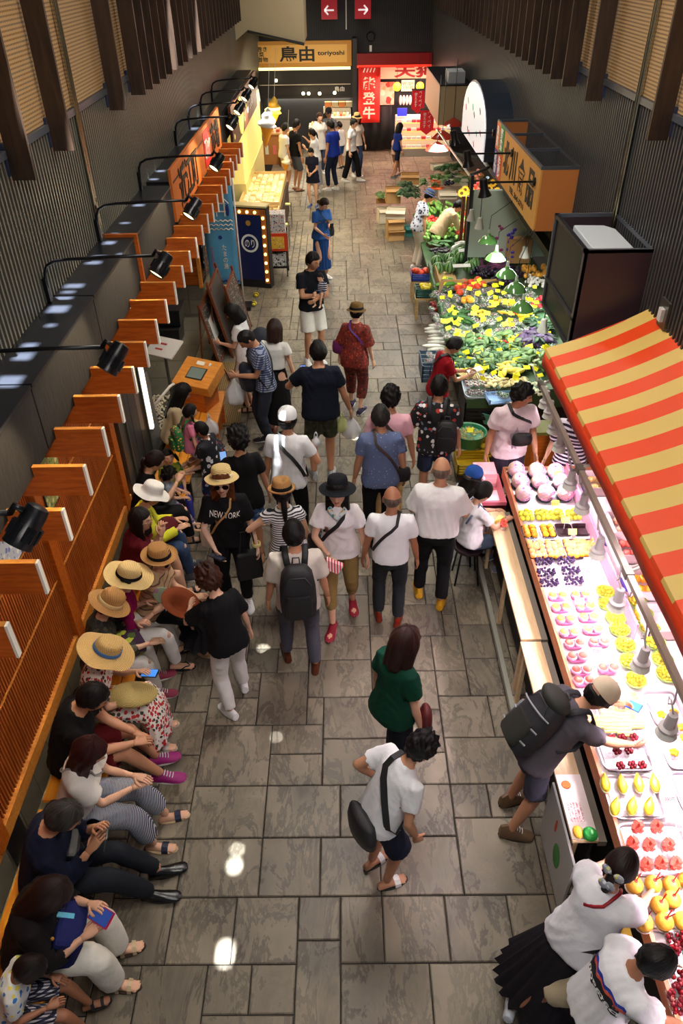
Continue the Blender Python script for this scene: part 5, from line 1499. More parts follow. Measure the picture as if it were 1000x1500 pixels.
# awning
aw_=thing('striped_awning','orange and beige striped awning over the fruit counter','awning',(XR,3.9,2.25))
OR_=mat('awning_orange',(244,76,26),.38,bump=.1,bscale=3);BG_=mat('awning_beige',(226,190,104),.42,bump=.1,bscale=3);VL=mat('valance_orange',(224,58,14),.5)
NX=8
def az_(t):return .38*(1-t)**1.0-.035*math.sin(PI*t)
for k in range(27):
 y1=2.62-k*.2;y0=y1-.2
 if y0<-3.0:break
 top=[(-.895*i/NX,az_(i/NX)) for i in range(NX+1)];low=[(x,z-.012) for x,z in reversed(top)]
 g=MB();pr=top+[(-.905,-.03)]+[(-.895,-.03)]+low[0:]
 g.rings([np.array([(x,y0,z) for x,z in pr]),np.array([(x,y1,z) for x,z in pr])])
 g.build('stripe',BG_ if k%2==0 else OR_,aw_)
g=MB();vs=[];fs=[];n=60
for i in range(n+1):
 y=2.62-5.6*i/n;w=.002*math.sin(i*.9)
 vs+=[(-.90,y,-.025),(-.91+w,y,-.10),(-.912+w*1.6,y,-.165)]
for i in range(n):
 for j in range(2):a=i*3+j;fs.append((a,a+1,a+4,a+3))
g.add(vs,fs);o=g.build('valance',VL,aw_,smooth=True);sd=o.modifiers.new('s','SOLIDIFY');sd.thickness=.008
g=MB();vs=[(-.9,2.62,-.03),(0,2.62,.36),(0,2.62,.20),(-.9,2.62,-.16)];g.add(vs,[(0,1,2,3)]);o=g.build('end_flap',VL,aw_);sd=o.modifiers.new('s','SOLIDIFY');sd.thickness=.008
AL=mat('frame_aluminium',(184,176,164),.35,.6)
fr_=thing('awning_frame','aluminium frame bars and struts below the striped awning','frame',(1.90,3.9,1.9))
MB().bbox(-.02,.02,-2.6,2.62,-.02,.02).build('front_bar',AL,fr_)
for y in (2.55,1.1,-.15,-1.4):
 MB().tube([(0,y,0),(.88,y-.1,.62)],.012,n=6).build('strut',AL,fr_);MB().tube([(0,y+.04,0),(.3,y+.25,-.1)],.009,n=6).build('strut',AL,fr_)
 MB().box((0,y,0),(.055,.09,.055)).build('joint',mat('joint_grey',(120,116,108),.4,.5),fr_)
 # clip-on lamps above the fruit
LG=mat('lamp_grey',(196,190,190),.4);GLOW=mat('lamp_disc',(255,236,240),.3,emit=6)
fl_px=[(799,585),(805,600),(812,622),(820,648),(836,702),(854,737),(877,802),(905,878),(941,965),(980,1062)]
fl_lab=['farthest clip-on lamp under the awning tip','second clip-on lamp from the awning tip','third clip-on lamp from the awning tip','clip-on lamp beside the pink shirt man','clip-on lamp above the striped vendor','clip-on lamp right of the melons','clip-on lamp above the orange trays','clip-on lamp above the white peaches','clip-on lamp above the muscat grapes','nearest clip-on lamp above the physalis cups']
fl_lab[4]='clip-on lamp between the melons and the striped vendor'
for (px,py),lab in zip(fl_px,fl_lab):
 p=PZ(px,py,1.52)
 t=thing('clip_lamp',lab,'lamp',p,0,'clip-on lamps under the striped awning')
 MB().lathe([(.0,.10),(.028,.10),(.032,.085),(.034,.0),(.036,-.01),(.058,-.02),(.06,-.035),(.045,-.04)],20).build('socket',LG,t,smooth='auto')
 MB().lathe([(.036,-.02),(.052,-.04),(.066,-.085),(.062,-.085),(.03,-.04)],24).build('reflector',mat('glass_rim',(232,236,226),.2),t,smooth='auto')
 MB().lathe([(.0005,-.078),(.06,-.078)],20).build('bulb',GLOW,t)
 ax=1.90-p[0]
 MB().tube([(0,0,.09),(ax*.3,.05,.17),(ax*.2,.09,.16),(-.03,.04,.15),(ax*.6,0,.2),(ax,0,.37)],.006,n=6).build('cable',LG,t,smooth=True)
for y in (1.0,2.0,3.0,4.0,5.0,6.0):
 add_light('fruit_lamp_light','SPOT',(2.02,y,1.40),40,(1,.78,.86),size=.05,target=(2.0,y,.8),angle=150,blend=.5)
add_light('fruit_lamp_light','AREA',(2.45,3.8,2.0),34,(1,.80,.88),size=.3,sizey=5,target=(2.2,3.8,0))
# ---- fruit
def F(px,py,z=.86):return PZ(px,py,z)
MSH={}
def put_(key,name,mk,p,label,cat,group,rz=0,sc=1.0):
 """copies of one prototype: first call builds it, later calls copy the thing and its parts"""
 if key not in MSH:
  o=mk();MSH[key]=o
 else:o=copy_tree(MSH[key])
 o.location=[float(v) for v in p];o.rotation_euler=(0,0,rz);o.scale=(sc,sc,sc)
 tag(o,label,cat,group)
 return o
ORG=mat('orange_fruit',(250,166,30),.35,bump=.2,bscale=120,rand=.05);YGR=mat('mikan_green',(206,204,50),.35,bump=.15,bscale=120,rand=.12)
BTR=mat('black_tray',(42,22,28),.25);WTR=mat('white_tray',(252,240,248),.3);CLR=mat('clear_plastic',(240,236,240),.1,alpha=.22);FILM=mat('clear_film',(255,250,252),.08,alpha=.07)
def tray_mb(w,d,h,t=.008):
 g=MB();n=24
 def rr(k,z):
  an=np.arange(n)*2*PI/n;c,s=np.cos(an),np.sin(an)
  return np.stack([np.sign(c)*np.abs(c)**.35*(w/2+k),np.sign(s)*np.abs(s)**.35*(d/2+k),np.full(n,z)],1)
 g.rings([rr(-.012,0),rr(0,h),rr(-t,h),rr(-t-.010,t)]);return g
def melon():
 t=empty('melon')
 MB().ball((0,0,.085),(.078,.078,.085),20,14).build('fruit',mat('melon_skin',(250,216,190),.5,vary=.06,vscale=12),t,smooth=True)
 g=MB();n=20
 for k in range(7):  # foam net round the lower right half
  a=-1.1+k*.32;pts=[]
  for i in range(15):
   b_=i*2*PI/14;d=np.array([math.cos(b_)*math.cos(a),math.sin(b_)*math.cos(a),math.sin(a)])
   pts.append(np.array([.012,-.004,.085])+Ry(.5)@d*np.array([.084,.084,.09]))
  g.tube(pts,.0035,n=4)
 for k in range(14):
  b_=k*2*PI/14;pts=[np.array([.012,-.004,.085])+Ry(.5)@(np.array([math.cos(b_+.15*i)*math.cos(a),math.sin(b_+.15*i)*math.cos(a),math.sin(a)])*np.array([.084,.084,.09])) for i,a in enumerate(np.linspace(-1.2,.85,8))]
  g.tube(pts,.0035,n=4)
 g.build('foam_net',mat('pink_net',(244,176,228),.6),t)
 g=MB();g.lathe([(.001,0),(.075,0),(.085,.02),(.08,.02),(.07,.006)],20);g.build('dish',mat('dark_dish',(60,70,72),.4),t)
 MB().box((-.01,-.035,.162),(.018,.018,.002),R=Rx(.5)).build('sticker',mat('sticker_violet',(130,80,190),.4),t)
 return t
ML=['front','middle','back']
for k,(x,y) in enumerate(((330,130),(515,140),(690,145),(365,235),(545,235),(740,240),(400,345),(600,345),(780,340))):
 put_('melon','melon',melon,F(700+.16*x,670+.16*y+6),'pale pink melon in a foam net, '+('far','middle','near')[k//3]+' row, '+('left','centre','right')[k%3]+' column','melon','netted melons at the far end of the fruit counter',sc=.98)
def pack(kind):
 def mk():
  if kind=='mikan':
   t=empty('mandarin_pack');tray_mb(.15,.16,.02).build('tray',CLR,t,smooth='auto');r=random.Random(3)
   for i,(x,y,z) in enumerate(((-.045,-.05,.035),(.0,-.052,.035),(.046,-.048,.035),(-.047,0,.035),(.0,.0,.038),(.045,.002,.035),(-.04,.048,.035),(.005,.05,.035),(.045,.05,.035),(0,.02,.075),(-.02,-.03,.072))):MB().ball((x,y,z),(.027,.027,.023),12,8).build('mandarin',YGR,t,smooth=True)
  elif kind=='six':
   t=empty('orange_tray');tray_mb(.15,.19,.03).build('tray',BTR,t,smooth='auto')
   for x in (-.032,.032):
    for y in (-.058,0,.058):MB().ball((x,y,.038),(.031,.031,.027),12,8).build('orange',ORG,t,smooth=True)
  elif kind=='five':
   t=empty('orange_tray');tray_mb(.17,.14,.03).build('tray',BTR,t,smooth='auto')
   for x,y in ((-.05,.032),(.05,.032),(-.05,-.032),(.05,-.032),(0,0),(-.005,-.045)):MB().ball((x,y,.036),(.031,.031,.026),12,8).build('orange',ORG,t,smooth=True)
   MB().box((0,0,.064),(.16,.13,.002)).build('film',FILM,t)
  elif kind=='empty':
   t=empty('empty_tray');tray_mb(.16,.17,.035).build('tray',BTR,t,smooth='auto')
  elif kind=='grapes':
   t=empty('grape_pack');tray_mb(.17,.10,.025).build('tray',CLR,t,smooth='auto');r=random.Random(5);g=MB()
   for i in range(46):g.ball(((r.random()-.5)*.15,(r.random()-.5)*.075,.02+r.random()*.04),.0115,7,5)
   g.build('grapes',mat('dark_grape',(74,50,96),.25,rand=.1),t,smooth=True)
  elif kind=='peach':
   t=empty('peach_pair');g=MB();n=28;an=np.arange(n)*2*PI/n
   def rr(k,z):return np.stack([np.cos(an)*(.083+k)*(1-.0*np.cos(an)),np.sin(an)*(.048+k)*(1+.12*np.cos(2*an)),np.full(n,z)],1)
   g.rings([rr(-.01,0),rr(0,.03),rr(-.004,.034),rr(-.012,.012)]);g.build('tray',mat('pink_tray',(238,130,190),.4),t,smooth='auto')
   for x in (-.042,.042):
    b_=MB();b_.lathe([(.02,.005),(.036,.02),(.041,.042),(.037,.056),(.034,.056)],18,c=(x,0,0));b_.build('foam_cup',mat('foam_pink',(250,206,232),.6,bump=.8,bscale=160),t,smooth=True)
    MB().ball((x,0,.045),(.035,.035,.033),14,10).build('peach',None or MSH['peachmat'],t,smooth=True)
  elif kind=='muscat':
   t=empty('muscat_basket');g=MB();g.lathe([(.05,0),(.072,.012),(.082,.035),(.076,.035),(.05,.01)],22,sx=1.05,cap0=True);g.build('foam_net',mat('green_net',(196,232,120),.6,bump=1.0,bscale=150),t,smooth=True)
   r=random.Random(8)
   for L,n_,z,R_ in ((0,13,.035,.058),(1,9,.052,.036),(2,4,.068,.014)):
    for i in range(n_):
     a=i*2*PI/n_+L*.3;MB().ball((math.cos(a)*R_,math.sin(a)*R_,z+r.random()*.006),.0145,9,7).build('grape',mat('muscat',(228,204,60),.25,rand=.08),t,smooth=True)
  elif kind=='cherrycup':
   t=empty('cherry_cup');MB().lathe([(.001,0),(.018,0),(.026,.06),(.027,.06),(.0265,.062)],16).build('cup',CLR,t,smooth='auto')
   for i in range(6):
    a=i*PI/3;MB().ball((math.cos(a)*.02,math.sin(a)*.02,.064+.008*(i%2)),.0135,9,7).build('cherry',mat('cherry',(120,10,24),.15),t,smooth=True)
   MB().ball((0,0,.078),.0135,9,7).build('cherry',mat('cherry',(120,10,24),.15),t,smooth=True)
  elif kind=='physalis':
   t=empty('yellow_fruit_cup');MB().lathe([(.001,0),(.018,0),(.026,.06),(.027,.06)],16).build('cup',CLR,t,smooth='auto')
   for i in range(5):
    a=i*2*PI/5;MB().ball((math.cos(a)*.018,math.sin(a)*.018,.064),.0155,9,7).build('fruit',mat('yellow_fruit',(240,190,40),.3),t,smooth=True)
   MB().ball((0,0,.082),.0155,9,7).build('fruit',mat('yellow_fruit',(240,190,40),.3),t,smooth=True)
  elif kind=='meloncup':
   t=empty('watermelon_cup');MB().lathe([(.001,0),(.026,0),(.036,.07),(.037,.07)],16).build('cup',CLR,t,smooth='auto');r=random.Random(4)
   for i in range(8):MB().box(((r.random()-.5)*.045,(r.random()-.5)*.045,.06+.022*(i%3)),(.028,.028,.028),R=Rz(r.random()*3)@Rx(r.random())).build('cube',mat('watermelon_flesh',(236,100,84),.35,rand=.05),t)
  elif kind=='half':
   t=empty('mango_half');g=MB();n=20;an=np.arange(n)*2*PI/n;rr=[]
   def rg(k,z):y=np.sin(an);return np.stack([np.cos(an)*.033*k*(1-.8*np.clip(y,0,1)**1.6),y*.062*k+.022*(y>0)*y,np.full(n,z)],1)
   g.rings([rg(.5,0),rg(.95,.018),rg(1.08,.034),rg(1.0,.036)]);g.build('rind',mat('pale_rind',(246,236,200),.5),t,smooth=True)
   g=MB();g.rings([rg(.98,.030),rg(.97,.046),rg(.75,.058),rg(.3,.062)]);g.build('flesh',mat('mango_flesh',(238,208,50),.35,vary=.12,vscale=25),t,smooth=True)
  elif kind=='gfruit':
   t=empty('grapefruit');MB().ball((0,0,.047),(.050,.050,.046),18,12).build('fruit',mat('grapefruit_skin',(252,190,70),.35,bump=.2,bscale=90),t,smooth=True)
   MB().lathe([(.001,.0945),(.011,.094),(.012,.091)],12).build('hole',mat('red_pulp',(226,70,60),.4),t)
   g=MB();g.lathe([(.03,0),(.045,.004),(.05,.014),(.045,.014)],18);g.build('cup_ring',mat('ring_white',(236,226,226),.4),t)
  return t
 return mk
MSH['peachmat']=mat('peach_pale',(232,206,104),.5,vary=.08,vscale=20)
for k,(x,y) in enumerate(((435,555),(580,550),(715,548),(865,548))):put_('mikan','',pack('mikan'),F(700+.16*x,670+.16*y),'clear pack of green and yellow mandarins, '+('leftmost','second','third','rightmost')[k]+' of the row behind the orange trays','fruit','mandarin packs')
for k,(x,y) in enumerate(((470,700),(632,695))):put_('six','',pack('six'),F(700+.16*x,670+.16*y),'black tray of six oranges, '+('next to the counter rim','beside the empty trays')[k],'fruit','orange trays')
for k,(x,y) in enumerate(((780,682),(940,680))):put_('empty','',pack('empty'),F(700+.16*x,670+.16*y),'empty black tray, '+('beside the six orange tray','the right one under the lamp')[k],'tray','empty black trays')
for k,(x,y) in enumerate(((520,822),(685,820),(855,812),(1010,812),(545,908),(710,903),(885,895),(1030,890))):put_('five','',pack('five'),F(700+.16*x,670+.16*y),'black wrapped tray of oranges, '+('far' if k<4 else 'near')+' row, '+('first','second','third','fourth')[k%4]+' from the counter rim','fruit','wrapped orange trays')
for k,(x,y) in enumerate(((320,555),(425,550),(330,610),(450,600),(345,660),(465,650))):put_('grapes','',pack('grapes'),F(700+.3*x,660+.3*y),'pack of dark purple grapes, '+('far','middle','near')[k//2]+' row, '+('left','right')[k%2],'fruit','dark grape packs')
pr_=[(383,725),(495,720),(400,782),(520,777),(423,840),(535,830),(440,905),(555,890)]
ordn=('first','second','third','fourth','fifth','sixth','seventh')
for k,(x,y) in enumerate(pr_):put_('peach','',pack('peach'),F(700+.3*x,660+.3*y),'pair of white peaches in foam cups, '+ordn[k//2]+' row below the grapes, '+('left','right')[k%2],'fruit','white peach pairs')
MSH['peachmat']=mat('peach_red',(238,120,104),.5,vary=.2,vscale=16)
for k,(x,y) in enumerate(((465,958),(585,950),(480,1021),(500,1088),(630,1078),(510,1140))):put_('peachr','',lambda:pack('peach')(),F(700+.3*x,660+.3*y),'pair of red peaches in foam cups, '+('far row left','far row right','second row','third row left','third row right','nearest, behind the cap of the backpacker')[k],'fruit','red peach pairs')
mu=[(820+.0*0,0)]
mus=[(700+.3*x,660+.3*y) for x,y in ((620,700),(630,760),(668,825),(770,745),(800,805))]+[(840+.16*x,900+.16*y) for x,y in ((375,55),(415,160),(465,300),(505,450),(560,620),(620,40),(690,150),(740,280),(800,430),(845,570))]
for k,(x,y) in enumerate(mus):put_('muscat','',pack('muscat'),F(x,y),'muscat grape basket, '+('far cluster, '+ordn[k] if k<5 else 'left column, '+ordn[k-5]+' from far end' if k<10 else 'column by the awning, '+ordn[k-10]+' from far end'),'fruit','muscat grape baskets')
# steel sampling trays on ice
ICE=mat('crushed_ice',(255,236,246),.25,bump=1.0,bscale=60)
def samp(px0,py0,px1,py1,lab,ice=ICE):
 a=F(px0,py0);b_=F(px1,py1);cx,cy=(a[0]+b_[0])/2,(a[1]+b_[1])/2;w,d=abs(b_[0]-a[0]),abs(a[1]-b_[1])
 t=thing('serving_tray',lab,'tray',(cx,cy,.852));tray_mb(w,d,.035,.01).build('tray',mat('steel_tray',(236,222,232),.2,.5),t,smooth='auto')
 MB().box((0,0,.018),(w-.05,d-.05,.012)).build('ice',ice,t);return t
samp(862,1015,938,1072,'steel tray of pineapple spears in front of the cap of the backpacker')
samp(938,1015,1010,1068,'steel tray with yellow fruit cups under the nearest lamp')
samp(866,1076,960,1132,'steel tray of cherry cups beside the backpacker')
samp(958,1076,1040,1130,'steel tray of yellow fruit cups at the right edge')
samp(876,1138,978,1203,'steel tray of seven mango halves')
samp(975,1133,1060,1196,'steel tray of blue-lit ice at the right edge',mat('blue_lit_ice',(226,226,255),.3))  # blue light on this tray is put into the ice colour
samp(897,1208,1025,1287,'steel tray of watermelon cups')
samp(918,1295,1050,1367,'steel tray of whole grapefruits with red straws')
PSP=mat('pineapple_spear',(250,226,120),.4,vary=.1,vscale=30)
def spears():
 t=empty('pineapple_pack')
 for i in range(7):MB().box((0,-.045+.015*i,.02+.006*(i%2)),(.105,.013,.016)).build('spear',PSP,t)
 MB().box((0,0,.036),(.11,.11,.002)).build('film',FILM,t);return t
for k,(x,y) in enumerate(((872,1060),(890,1048),(908,1036),(893,1066),(911,1055),(925,1042),(912,1072),(929,1060),(905,1022),(922,1026))):put_('spear','',spears,F(x,y,.885),'film wrapped pack of pineapple spears, '+ordn[k%3]+' of the '+('left','middle','right','back')[k//3]+' column','fruit','pineapple spear packs')
cups=[(645,475),(693,470),(750,468),(668,535),(725,533),(685,607),(742,603),(790,603)]
for k,(x,y) in enumerate(cups):put_('cc','',pack('cherrycup'),F(700+.3*x,940+.3*y+8,.875),'cup of cherries, '+('far row, ' if k<3 else 'middle row, ' if k<5 else 'near row, ')+('left','centre','right','left','right','left','centre','right')[k],'fruit','cherry cups')
for k,(x,y) in enumerate(((885,355),(945,345),(905,420),(985,420),(945,540),(995,470))):put_('ph','',pack('physalis'),F(700+.3*x,940+.3*y+8,.875),'paper cup of small yellow fruit, '+('far left','far right','second row left','second row right','nearest','third row right')[k],'fruit','yellow fruit cups')
for k,(x,y) in enumerate(((615,700),(697,705),(777,700),(855,700),(663,815),(745,812),(828,812))):put_('half','',pack('half'),F(700+.3*x,940+.3*y+3,.875),'yellow mango half in its rind, '+('far row, ' if k<4 else 'near row, ')+ordn[k if k<4 else k-4]+' from the left','fruit','mango halves',rz=-.15 if k<4 else -.45)
for k,(x,y) in enumerate(((715,45),(825,45),(685,140),(780,150),(893,150),(765,265),(850,255),(935,258))):put_('mc','',pack('meloncup'),F(750+.25*x,1200+.25*y+8,.875),'cup of watermelon cubes, '+('far row left','far row right','middle row left','middle row centre','middle row right','near row left','near row centre','near row right')[k],'fruit','watermelon cups')
STR=mat('straw_red',(226,40,50),.4)
for k,(x,y,s_) in enumerate(((705,395,1),(815,390,1),(920,395,0),(1010,370,0),(925,480,0),(850,515,0),(762,615,1),(880,610,1),(985,605,0))):
 o=put_('gf','',pack('gfruit'),F(750+.25*x,1200+.25*y+3,.875),'whole grapefruit cup, '+('far row first','far row second','far row third','far row at the frame edge','second row right','second row left','near row first','near row second','near row third')[k]+(', with a straw' if s_ else ', no straw'),'fruit','grapefruit cups')
 if s_:
  c=MB().tube([(0,0,.09),(.02+.01*(k%2),.015-.02*(k%3),.15)],.0035,n=6).build('straw',STR,o)
for k,(x,y,lab) in enumerate(((975,940,'far'),(975,1085,'near'),(965,745,'small'))):
 t=thing('cherry_pile',lab+' pile of dark cherries in a clear box in front of the boy in white','fruit',F(750+.25*x,1200+.25*y,.855),0,'cherry piles')
 tray_mb(.13,.13,.03).build('box',CLR,t,smooth='auto')
 for i in range(34):MB().ball(((q.random()-.5)*.11,(q.random()-.5)*.11,.02+.03*q.random()),.014,8,6).build('cherry',mat('cherry',(120,10,24),.15),t,smooth=True)
 # price cards on sticks
def card(px,py,txt,lab,c=(255,224,90),ink=(206,40,60),z=.86,w=.075,h=.055):
 p=F(px,py,z+.10);t=thing('price_card',lab,'price card',(p[0],p[1],z))
 MB().tube([(0,0,0),(.0,.01,.08)],.002,n=5).build('stick',WHT,t)
 R=Rx(math.radians(-38))@Rz(math.radians(-12))
 MB().box((0,.0,.11),(w,.004,h),R=R).build('card',mat('card_'+str(c[2]),c,.5),t)
 text_obj('lettering',txt,.03,mat('ink_'+str(ink[0]),ink,.6),np.array([0,0,.11])+R@np.array([0,-.003,0]),R@np.array([1.0,0,0]),R@np.array([0,0,1.0]),t,fit=(w*.8,h*.5),extrude=.0005)
for a in ((816,695,'1500','yellow price card by the far melons'),(813,738,'1000','yellow price card in front of the near melons'),(828,763,'500','yellow price card between the mandarin packs'),(838,780,'600','yellow price card on the empty trays')):card(*a)
for a in ((861,822,'800','small pink price card beside the grapes'),(848,882,'500','white price card on the white peaches'),(873,955,'700','white price card on the red peaches'),(947,1025,'300円','white price card on the yellow fruit tray'),(937,1052,'300円','white price card on the pineapple spears'),(958,1102,'300円','white price card right of the cherry cups'),(980,1172,'300円','white price card right of the mango halves'),(998,1212,'300円','white price card above the watermelon cups')):card(*a,c=(255,236,240),ink=(230,30,70))
# partition strip, tags and cartons behind
pt_=thing('glass_partition','pink tinted clear partition running behind the fruit','partition',(2.28,5.2,.86));MB().bbox(-.004,.004,-1.1,1.2,0,.16).build('pane',mat('pink_clear',(255,190,220),.15,alpha=.45),pt_);MB().bbox(-.008,.008,-1.1,1.2,.155,.17).build('edge',mat('pink_edge',(240,150,190),.4),pt_)
for k,(px,py) in enumerate(((854,716),(882,790),(912,855))):
 p=F(px,py,.95);t=thing('shelf_tag',('far','middle','near')[k]+' violet shelf tag on the partition','sign',p)
 R=Rz(math.radians(0))@Ry(math.radians(38));MB().box((0,0,0),(.045,.17,.006),R=R).build('tag',mat('tag_violet',(70,50,190),.4),t)
 if k==0:text_obj('lettering','Best Fruits',.03,WT,R@np.array([0,0,.0045]),(0,-1,0),R@np.array([1.0,0,0]),t,fit=(.15,.025),extrude=.0005)
cm_=[(868,703,'far carton of apricots behind the partition',(244,190,120)),(905,765,'carton with a pink melon and grapes',(240,170,140)),(915,798,'carton of peaches with a green leaf',(232,96,84)),(925,850,'carton of oranges and blueberries',(246,160,40)),(952,905,'large plain carton under the awning edge',(240,200,180))]
for px,py,lab,c in cm_:
 p=F(px,py,.95);p=(max(p[0],2.36)+.06,p[1],.851);t=thing('fruit_carton',lab,'carton',p)
 g=MB();g.bbox(-.12,.12,-.16,.16,0,.012)
 for x in (-.12,.112):g.bbox(x,x+.008,-.16,.16,0,.11)
 for y in (-.16,.152):g.bbox(-.12,.12,y,y+.008,0,.11)
 g.build('carton',mat('white_carton',(250,222,226),.6),t)
 if 'plain' not in lab:
  for i in range(6):MB().ball((-.06+.06*(i%3)*1.0,-.08+.13*(i//3),.07),(.038,.038,.036),12,8).build('fruit',mat('carton_fruit_%d'%c[1],c,.4,rand=.1),t,smooth=True)
  # bits on the ledge: the girl's cup and pineapple
p=F(736,775,.705);t=put_('mc','',pack('meloncup'),p,'cup of watermelon cubes on the ledge in front of the seated girl','fruit',None)
if 'group' in t:del t['group']
p=F(728,762,.71);t=thing('pineapple_wedge','pineapple wedge in film on the ledge by the seated girl','fruit',p,.5);MB().rings([np.array([(-.07,-.035,0),(.07,-.035,0),(.06,.045,0)]),np.array([(-.06,-.03,.035),(.06,-.03,.035),(.05,.035,.035)])]).build('wedge',PSP,t)
# pink cashier table and boxes
tb_=thing('pink_table','small pink topped table with a dark red side left of the melons','table',(1.50,6.42,0))
MB().bbox(-.14,.15,-.30,.22,.70,.74).build('tabletop',mat('pink_top',(232,120,140),.5),tb_);MB().bbox(-.12,.15,-.28,.2,.1,.70).build('cabinet',mat('dark_red_wood',(84,26,30),.5),tb_)
for k in range(3):
 t=thing('pink_box',('lowest','middle','top')[k]+' pink carton stacked on the pink table','box',(1.47,6.5,.742+.055*k));MB().bbox(-.11,.11,-.11,.12,0,.052).build('box',mat('pink_carton',(244,170,180),.5),t)
MB().bbox(1.44,1.58,6.15,6.33,.7405,.744).build('paper_sheet',mat('paper_pink',(250,214,226),.6));tag(bpy.data.objects['paper_sheet'],'white sheet of paper on the pink table','paper')
# wooden panel behind the pink shirt man
t=thing('wooden_cupboard','orange brown wooden cupboard between the fruit and vegetable stalls','cupboard',(2.55,7.35,0));MB().bbox(-.4,.4,-.12,.12,0,.86).build('body',OW,t);MB().bbox(-.42,.42,-.14,.14,.86,.90).build('top',mat('green_strip',(120,120,50),.5),t)
# ================================================================= VEGETABLE STALL
def T(px,py,dz=0.0):
 d=ray(px,py);x0=1.55;s_=.13  # table top rises to the right: z = .72+.13*(x-1.55)
 t=(.72+dz+s_*(0-x0)-CAM_H)/(d[2]-s_*d[0]);return CAMP+d*t
vs_=thing('vegetable_stall','long sloping vegetable stall with a green edge, covered in produce','stall',(1.55,10.2,0))
GRN=mat('green_edge',(50,116,50),.5);CB=mat('cardboard',(196,152,96),.7,vary=.06,rand=.1);CB2=mat('pale_carton',(226,214,190),.65,rand=.06)
g=MB();g.add([(.0,-1.85,.70),(1.75,-1.85,.93),(1.75,3.3,.93),(0,3.3,.70),(0,-1.85,.58),(1.75,-1.85,.58),(1.75,3.3,.58),(0,3.3,.58)],[(0,1,2,3),(7,6,5,4),(0,4,5,1),(1,5,6,2),(2,6,7,3),(3,7,4,0)])
g.build('table_top',mat('stall_sheet',(58,84,50),.6),vs_)
MB().bbox(-.03,.0,-1.1,2.7,.56,.76).build('green_edge',GRN,vs_);MB().bbox(.1,1.7,-1.8,3.2,0,.58).build('base_crates',mat('dark_base',(40,34,26),.7),vs_)
pw=struct(MB().bbox(2.15,3.6,12.95,13.05,.96,2.05).build('wall_partition',mat('pale_green_wall',(196,214,198),.5)))
dpost=struct(MB().bbox(2.10,2.15,12.9,12.95,.8,2.3).build('trim_post',mat('dark_post',(40,44,50),.4,.4)))
q=random.Random(44)
def ell(col,r,rough=.4,bump=0,name='veg'):
 return lambda:MB().ball((0,0,r[2]),r,14,9).build(name,mat(name+'_skin',col,rough,vary=.1,vscale=20,bump=bump,rand=.12),None,smooth=True)
def wmelon():
 t=empty('watermelon');m,nt,b=nmat('watermelon_skin')
 tc=node(nt,'ShaderNodeTexCoord');wv=node(nt,'ShaderNodeTexNoise');mp=node(nt,'ShaderNodeMapping');sx=node(nt,'ShaderNodeSeparateXYZ');at=node(nt,'ShaderNodeMath',operation='ARCTAN2')
 nt.links.new(tc.outputs['Object'],sx.inputs[0]);nt.links.new(sx.outputs[0],at.inputs[0]);nt.links.new(sx.outputs[1],at.inputs[1])
 wv.inputs['Scale'].default_value=30;nt.links.new(tc.outputs['Object'],wv.inputs['Vector'])
 ad=node(nt,'ShaderNodeMath',operation='MULTIPLY_ADD');ad.inputs[1].default_value=9;nt.links.new(at.outputs[0],ad.inputs[0]);nt.links.new(wv.outputs['Fac'],ad.inputs[2])
 sn=node(nt,'ShaderNodeMath',operation='SINE');nt.links.new(ad.outputs[0],sn.inputs[0])
 cr=node(nt,'ShaderNodeValToRGB');cr.color_ramp.elements[0].position=.45;cr.color_ramp.elements[0].color=lin((112,160,92));cr.color_ramp.elements[1].position=.6;cr.color_ramp.elements[1].color=lin((26,62,30));nt.links.new(sn.outputs[0],cr.inputs['Fac'])
 nt.links.new(cr.outputs[0],b.inputs['Base Color']);b.inputs['Roughness'].default_value=.35
 MB().ball((0,0,.105),(.105,.105,.10),18,12).build('fruit',m,t,smooth=True);MB().tube([(0,0,.2),(.01,0,.225)],.006,n=5).build('stem',mat('stem',(120,130,60),.6),t);return t
W0=[(639,385),(641,395),(657,381),(658,394),(661,388),(673.6,373),(674.4,379),(692,373),(693,380),(694,390),(709,372),(714,378),(686,394)]
for k,(x,y) in enumerate(W0):put_('wm','',wmelon,T(x,y+6),'watermelon','watermelon','watermelons in the bin')
for o in bpy.data.objects:
 if o.get('group')=='watermelons in the bin':o['label']='dark green striped watermelon in the bin at the middle of the vegetable stall'
wb=thing('watermelon_bin','cardboard front of the watermelon bin with a paper liner','bin',(1.60,12.0,.70));MB().bbox(0,1.0,-.02,.0,.03,.22).build('front_board',CB,wb);MB().bbox(-.02,0,-.02,.85,0,.2).build('side_board',CB,wb)
MB().bbox(0,1.0,0,.85,.0,.05).build('liner',mat('kraft_liner',(214,178,122),.7,bump=.6,bscale=8),wb)
for k,(x,y,rz,L) in enumerate(((670,362,.9,.42),(683,358,-.2,.42),(686,366,.15,.36),(676,389,.08,.30))):
 p=T(x,y,.16+.06*(k>1));t=thing('wrapped_radish' if k<2 else 'price_strip',('long white radish lying across the aubergines, ' if k<2 else 'white price strip on the watermelons, ')+('left' if k%2==0 else 'right'),'vegetable' if k<2 else 'sign',p,rz)
 if k<2:MB().tube([(-L/2,0,0),(-L/4,.02,.02),(L/4,.02,.02),(L/2,0,0)],[.02,.035,.03,.01],n=10).build('root',mat('radish_white',(242,242,232),.4),t,smooth=True)
 else:MB().box((0,0,0),(L,.07,.006),R=Rx(.5)).build('card',WHT,t)
